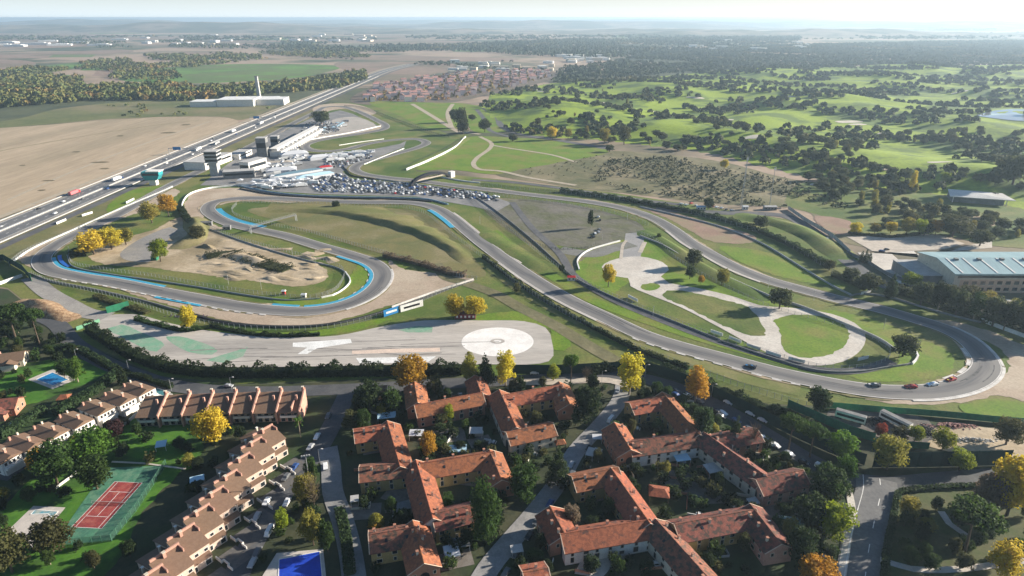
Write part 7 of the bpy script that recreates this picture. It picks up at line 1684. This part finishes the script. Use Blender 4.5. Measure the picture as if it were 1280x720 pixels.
# footbridge over the upper left track
def footbridge():
    a, b = W(313, 292, 0), W(371, 276, 0); d = b - a; L = d.length; o = thing('footbridge', 'narrow footbridge over the track at the left infield', 'bridge', (a.x, a.y, 0), math.atan2(d.y, d.x))
    part('deck', MB().box((L / 2, 0, 5.2), (L, 1.8, .35)), m_concd, o)
    for s in (-1, 1): part('railing', MB().box((L / 2, s * .9, 6.6), (L, .08, .1)).box((L / 2, s * .9, 6.0), (L, .06, .08)), m_metal, o)
    for x in (.5, L - .5):
        for s in (-1, 1): part('leg', MB().box((x, s * 1.0, -.2), (.4, .4, 5.4)), m_metal, o)
footbridge()
def arch_bridge():
    a, b = W(512, 234), W(562, 222); d = b - a; L = d.length; o = thing('arch_bridge', 'black tyre shaped arch bridge over the track with a white end hut', 'bridge', (a.x, a.y, 0), math.atan2(d.y, d.x))
    mb = MB(); n = 22; hgt = 10.5; mb2 = MB()
    for k in range(n + 1):
        t = math.pi * k / n; ex = math.cos(t); ez = math.sin(t)
        x, z = L / 2 - L / 2 * ex, hgt * ez; xi, zi = L / 2 - (L / 2 - 2.6) * ex, (hgt - 2.6) * ez
        mb.v += [(x, -2.0, z), (x, 2.0, z), (xi, 2.0, zi), (xi, -2.0, zi)]
    for k in range(n):
        for q in range(4): mb.f.append((4 * k + q, 4 * k + 4 + q, 4 * k + 4 + (q + 1) % 4, 4 * k + (q + 1) % 4)); mb.mi.append(0)
    part('arch', mb, m_black, o); part('deck', MB().box((L / 2, 0, 4.6), (L * .82, 3.4, .6)), m_sandpale, o)
    for s in (-1, 1): part('railing', MB().box((L / 2, s * 1.75, 5.2), (L * .82, .1, .8)), m_sandpale, o)
    part('end_hut', MB().box((L + 3, 0, 0), (6, 5, 6.5)), m_wallwhite, o)
arch_bridge()
# advertising boards
def board(px0, px1, h, mat, label, z=.4, trim=None):
    a, b = W(*px0), W(*px1); d = b - a; L = d.length; o = thing('advert_board', label, 'advertising board', (a.x, a.y, 0), math.atan2(d.y, d.x))
    part('panel', MB().box((L / 2, 0, z), (L, .25, h)), mat, o)
    for x in (.5, L / 2, L - .5): part('post', MB().box((x, .28, -.1), (.2, .2, z + h - .1)), m_metal, o)
    if trim: part('band', MB().box((L / 2, -.16, z + h * .35), (L * .7, .08, h * .3)), trim, o)
board((480, 397), (499, 391), 4.2, m_adblue, 'blue advertising board by the lower left gravel trap', trim=m_white)
board((501, 391), (529, 383), 4.2, m_white, 'white advertising board beside the blue one by the gravel trap', trim=m_black)
for k, (a, b, lab) in enumerate((((888, 416), (903, 421), 'first white board from the left on the kart track rail'), ((911, 424), (926, 430), 'second white board from the left on the kart track rail'), ((933, 433), (950, 439), 'third white board from the left on the kart track rail'), ((957, 442), (976, 448), 'fourth white board from the left on the kart track rail'), ((985, 450), (1006, 455), 'fifth white board from the left on the kart track rail'), ((785, 372), (797, 378), 'single white board on the rail left of the kart track'), ((71, 281), (83, 276), 'white board on the wall near the left edge of the straight'), ((103, 271), (116, 267), 'white board on the wall in the middle of the straight'), ((158, 255), (168, 250), 'white board on the wall beside the green verge'), ((1072, 452), (1085, 449), 'white board at the inner guard rail of the hairpin'), ((1076, 369), (1088, 366), 'white board under the dark oak at the hairpin entry'))):
    board(a, b, 1.8, m_white, lab, trim=M('pale_green_print', (.45, .62, .55)) if k < 5 else None)
# marshal posts, kiosk, hut
def hut(px, label, w, d, h, wm, rm, ang=0, name='marshal_hut'):
    c = W(*px); o = thing(name, label, 'hut', (c.x, c.y, 0), ang); part('wall', MB().box((0, 0, -.1), (w, d, h + .1)), wm, o); part('roof', MB().add([(-w / 2 - .4, -d / 2 - .4, h), (w / 2 + .4, -d / 2 - .4, h), (w / 2 + .4, d / 2 + .4, h), (-w / 2 - .4, d / 2 + .4, h), (-w / 2, 0, h + .9), (w / 2, 0, h + .9)], [(0, 1, 5, 4), (2, 3, 4, 5), (1, 2, 5), (3, 0, 4), (3, 2, 1, 0)]), rm, o)
    k = max(1, int(w / 2.4)); [part('window', MB().box((-w / 2 + (i + .5) * w / k, -d / 2 - .03, h * .35), (1.1, .12, h * .4)), m_wallwhite if name == 'red_hut' else m_darkwin, o) for i in range(k)]
hut((582, 397), 'dark red hut with white windows under the two yellow trees', 12, 5, 3.2, M('dark_red_wood', (.22, .05, .05), (.18, .04, .04), .8), M('slate_red_roof', (.20, .07, .06), (.15, .06, .05), .6), 0, 'red_hut')
hut((194, 325), 'small green kiosk beside the lime yellow infield tree', 4, 3.4, 3, m_greenfence, m_concd)
hut((380, 372), 'small white marshal box on the left infield tip', 2.6, 2, 2.2, m_wallwhite, m_white); hut((355, 368), 'red and white marshal box on the left infield rail', 2, 1.6, 2.4, m_red, m_white)
hut((714, 350), 'white and red marshal hut at the crossing beside the small dark tree', 5, 3, 2.4, m_wallwhite, m_red); hut((1158, 354), 'grey substation hut beside the hall yard', 5, 4, 3, m_concd, m_concw); hut((931, 262), 'white equipment cabin at the foot of the lattice mast', 5, 3, 3.2, m_wallwhite, m_white); hut((962, 262), 'grey equipment cabin at the foot of the telecom pole', 11, 5, 3.2, m_concd, m_concw); hut((876, 262), 'white cabin beside the dark tree under the masts', 8, 4, 3, m_wallwhite, m_awningblue); hut((258, 282), 'grey slatted cabin at the end of the dirt mound', 10, 3, 3.2, m_concd, m_concd, .1); hut((284, 287), 'smaller grey cabin right of the slatted one', 6, 3, 3, m_concd, m_concd, .1)
# awnings and canopies in the courtyards
def canopy(px, label, w, d, h, mat, ang=0, name='canopy'):
    c = W(*px); o = thing(name, label, 'canopy', (c.x, c.y, 0), ang); part('cover', MB().add([(-w / 2, -d / 2, h), (w / 2, -d / 2, h), (w / 2, d / 2, h + .5), (-w / 2, d / 2, h + .5), (-w / 2, -d / 2, h - .1), (w / 2, -d / 2, h - .1), (w / 2, d / 2, h + .4), (-w / 2, d / 2, h + .4)], [(0, 1, 2, 3), (7, 6, 5, 4), (4, 5, 1, 0), (5, 6, 2, 1), (6, 7, 3, 2), (7, 4, 0, 3)]), mat, o)
    for x in (-1, 1):
        for y in (-1, 1): part('leg', MB().box((x * (w / 2 - .2), y * (d / 2 - .2), -.1), (.12, .12, h + .1)), m_wallwhite, o)
for px, lab, w, d, m, a in (((521, 548), 'white canopy beside the orange courtyard tree', 6, 4, m_awning, 0), ((573, 568), 'pale blue awning over the long middle red roof', 7, 4.5, m_awningblue, .1), ((595, 545), 'grey white awning in the upper courtyard', 5.5, 4, m_concw, 0), ((484, 526), 'pale blue awning behind the leftmost red roof', 8, 4, m_awningblue, .2), ((838, 510), 'white awning over the cars by the upper street', 6, 5, m_awning, .3), ((738, 572), 'left white awning of the pair beside the central lane', 3.2, 5, m_concw, -.4), ((746, 573), 'right white awning of the pair beside the central lane', 3.2, 5, m_concw, -.4), ((746, 553), 'white parasol like canopy above the awning pair', 4, 3, m_awning, 0), ((851, 578), 'white glazed porch on the mottled white walled wing', 6, 5, m_awningblue, .2), ((890, 592), 'grey canopy over a car in the right courtyard', 6, 5, m_concw, .3), ((565, 697), 'open white pergola beside the willow', 5, 5, m_awning, .3), ((576, 686), 'grey awning beside the open white pergola', 6, 4, m_concd, .2), ((988, 660), 'green striped awning beside the golden tree', 8, 4, M('green_awning', (.22, .40, .32), (.5, .58, .52), .9), -.2), ((646, 694), 'white bench like canopy on the lower lane kerb', 4, 3, m_concw, .2), ((444, 631), 'pale small canopy in the left courtyard', 3, 3, m_concw, .2), ((508, 600), 'white canopy in the left courtyard under the white wall', 5, 4, m_concw, .5), ((505, 640), 'pale roofed shed in the left courtyard', 5, 4, m_concd, .4), ((248, 606), 'pale blue awning behind the lower brown row', 5, 3, m_awningblue, .4), ((940, 634), 'pale paved porch canopy in the right courtyard', 4, 3, m_concw, .3), ((203, 562), 'blue green play tower canopy behind the tennis court', 4, 4, m_awningblue, .3)):
    canopy(px, lab, w, d, 2.7, m, a)
# garden terraces and walls in front of the lower brown row
for k in range(8):
    p = pS[k].lerp(pS[k + 1], .5); dx = Vector((math.cos(angS), math.sin(angS), 0)); dy = Vector((dx.y, -dx.x, 0))
    a0 = p + dy * 12; a1 = p + dy * 21
    o = part('garden_wall', MB().wall([Vector((0, 0, 0)), (a1 - a0) * .35, (a1 - a0) * .35 + dx * .8, (a1 - a0) * .7 + dx * .8, (a1 - a0) * .7 + dx * .2, a1 - a0 + dx * .2], 1.3, .3), m_wallwhite, None); o.location = (a0.x, a0.y, 0)
    tag(o, ['stepped white garden wall of the top house in the lower brown row', 'stepped white garden wall second from the top of the lower brown row', 'stepped white garden wall third from the top of the lower brown row', 'stepped white garden wall fourth from the top of the lower brown row', 'stepped white garden wall fifth from the top of the lower brown row', 'stepped white garden wall sixth from the top of the lower brown row', 'stepped white garden wall seventh from the top of the lower brown row', 'stepped white garden wall at the bottom of the lower brown row'][k], 'wall')
    sheet('terrace', None, M('dark_paving', (.10, .095, .09), (.13, .12, .11), .5), 6, False, world_pts=[a0 + dx * .5, a1 + dx * .5, a1 + dx * 7, a0 + dx * 7])
for px, s in (((470, 560), 9), ((560, 545), 12), ((600, 552), 8), ((570, 570), 10), ((500, 620), 10), ((455, 640), 10), ((590, 600), 9), ((760, 690), 12), ((850, 600), 12), ((830, 560), 9), ((880, 620), 11), ((760, 615), 10), ((905, 660), 12), ((570, 700), 9), ((975, 640), 9)):
    c = W(*px); a = rs.uniform(-.4, .4); sheet('courtyard', None, M('courtyard_paving', (.15, .13, .11), (.19, .17, .15), .4), 3, False, world_pts=[c + Vector((x * math.cos(a) - y * math.sin(a), x * math.sin(a) + y * math.cos(a), 0)) * s for x, y in ((-.6, -.4), (.6, -.4), (.6, .4), (-.6, .4))])
sheet('courtyard', [(718, 718), (726, 702), (760, 698), (768, 706), (752, 724)], m_conc, 6, smooth=False)
# park path on the lower right lawn
strip('path', [(1176, 640), (1186, 655), (1210, 672)], 2.5, m_conc, 6); strip('path', [(1100, 700), (1140, 712), (1200, 712), (1290, 700)], 2.5, m_conc, 6)

# =================================================================== AIR
hz = MB().box((0, 21000, -4), (86000, 46000, CAM_H + 9)).mesh('haze')
mh = bpy.data.materials.new('haze_air'); mh.use_nodes = True; nt = mh.node_tree; nt.nodes.remove(nt.nodes['Principled BSDF'])
pv = nt.nodes.new('ShaderNodeVolumePrincipled'); pv.inputs['Color'].default_value = (.62, .82, 1.0, 1); pv.inputs['Density'].default_value = 9e-5; pv.inputs['Anisotropy'].default_value = .3
nt.links.new(pv.outputs[0], nt.nodes['Material Output'].inputs['Volume'])
ho = bpy.data.objects.new('haze', hz); COL.objects.link(ho); hz.materials.append(mh); ho['kind'] = 'stuff'
print('objects', len(bpy.data.objects), 'trees', _tc[0], 'golf', n_g, 'estate', ns, 'shrubs', cnt)
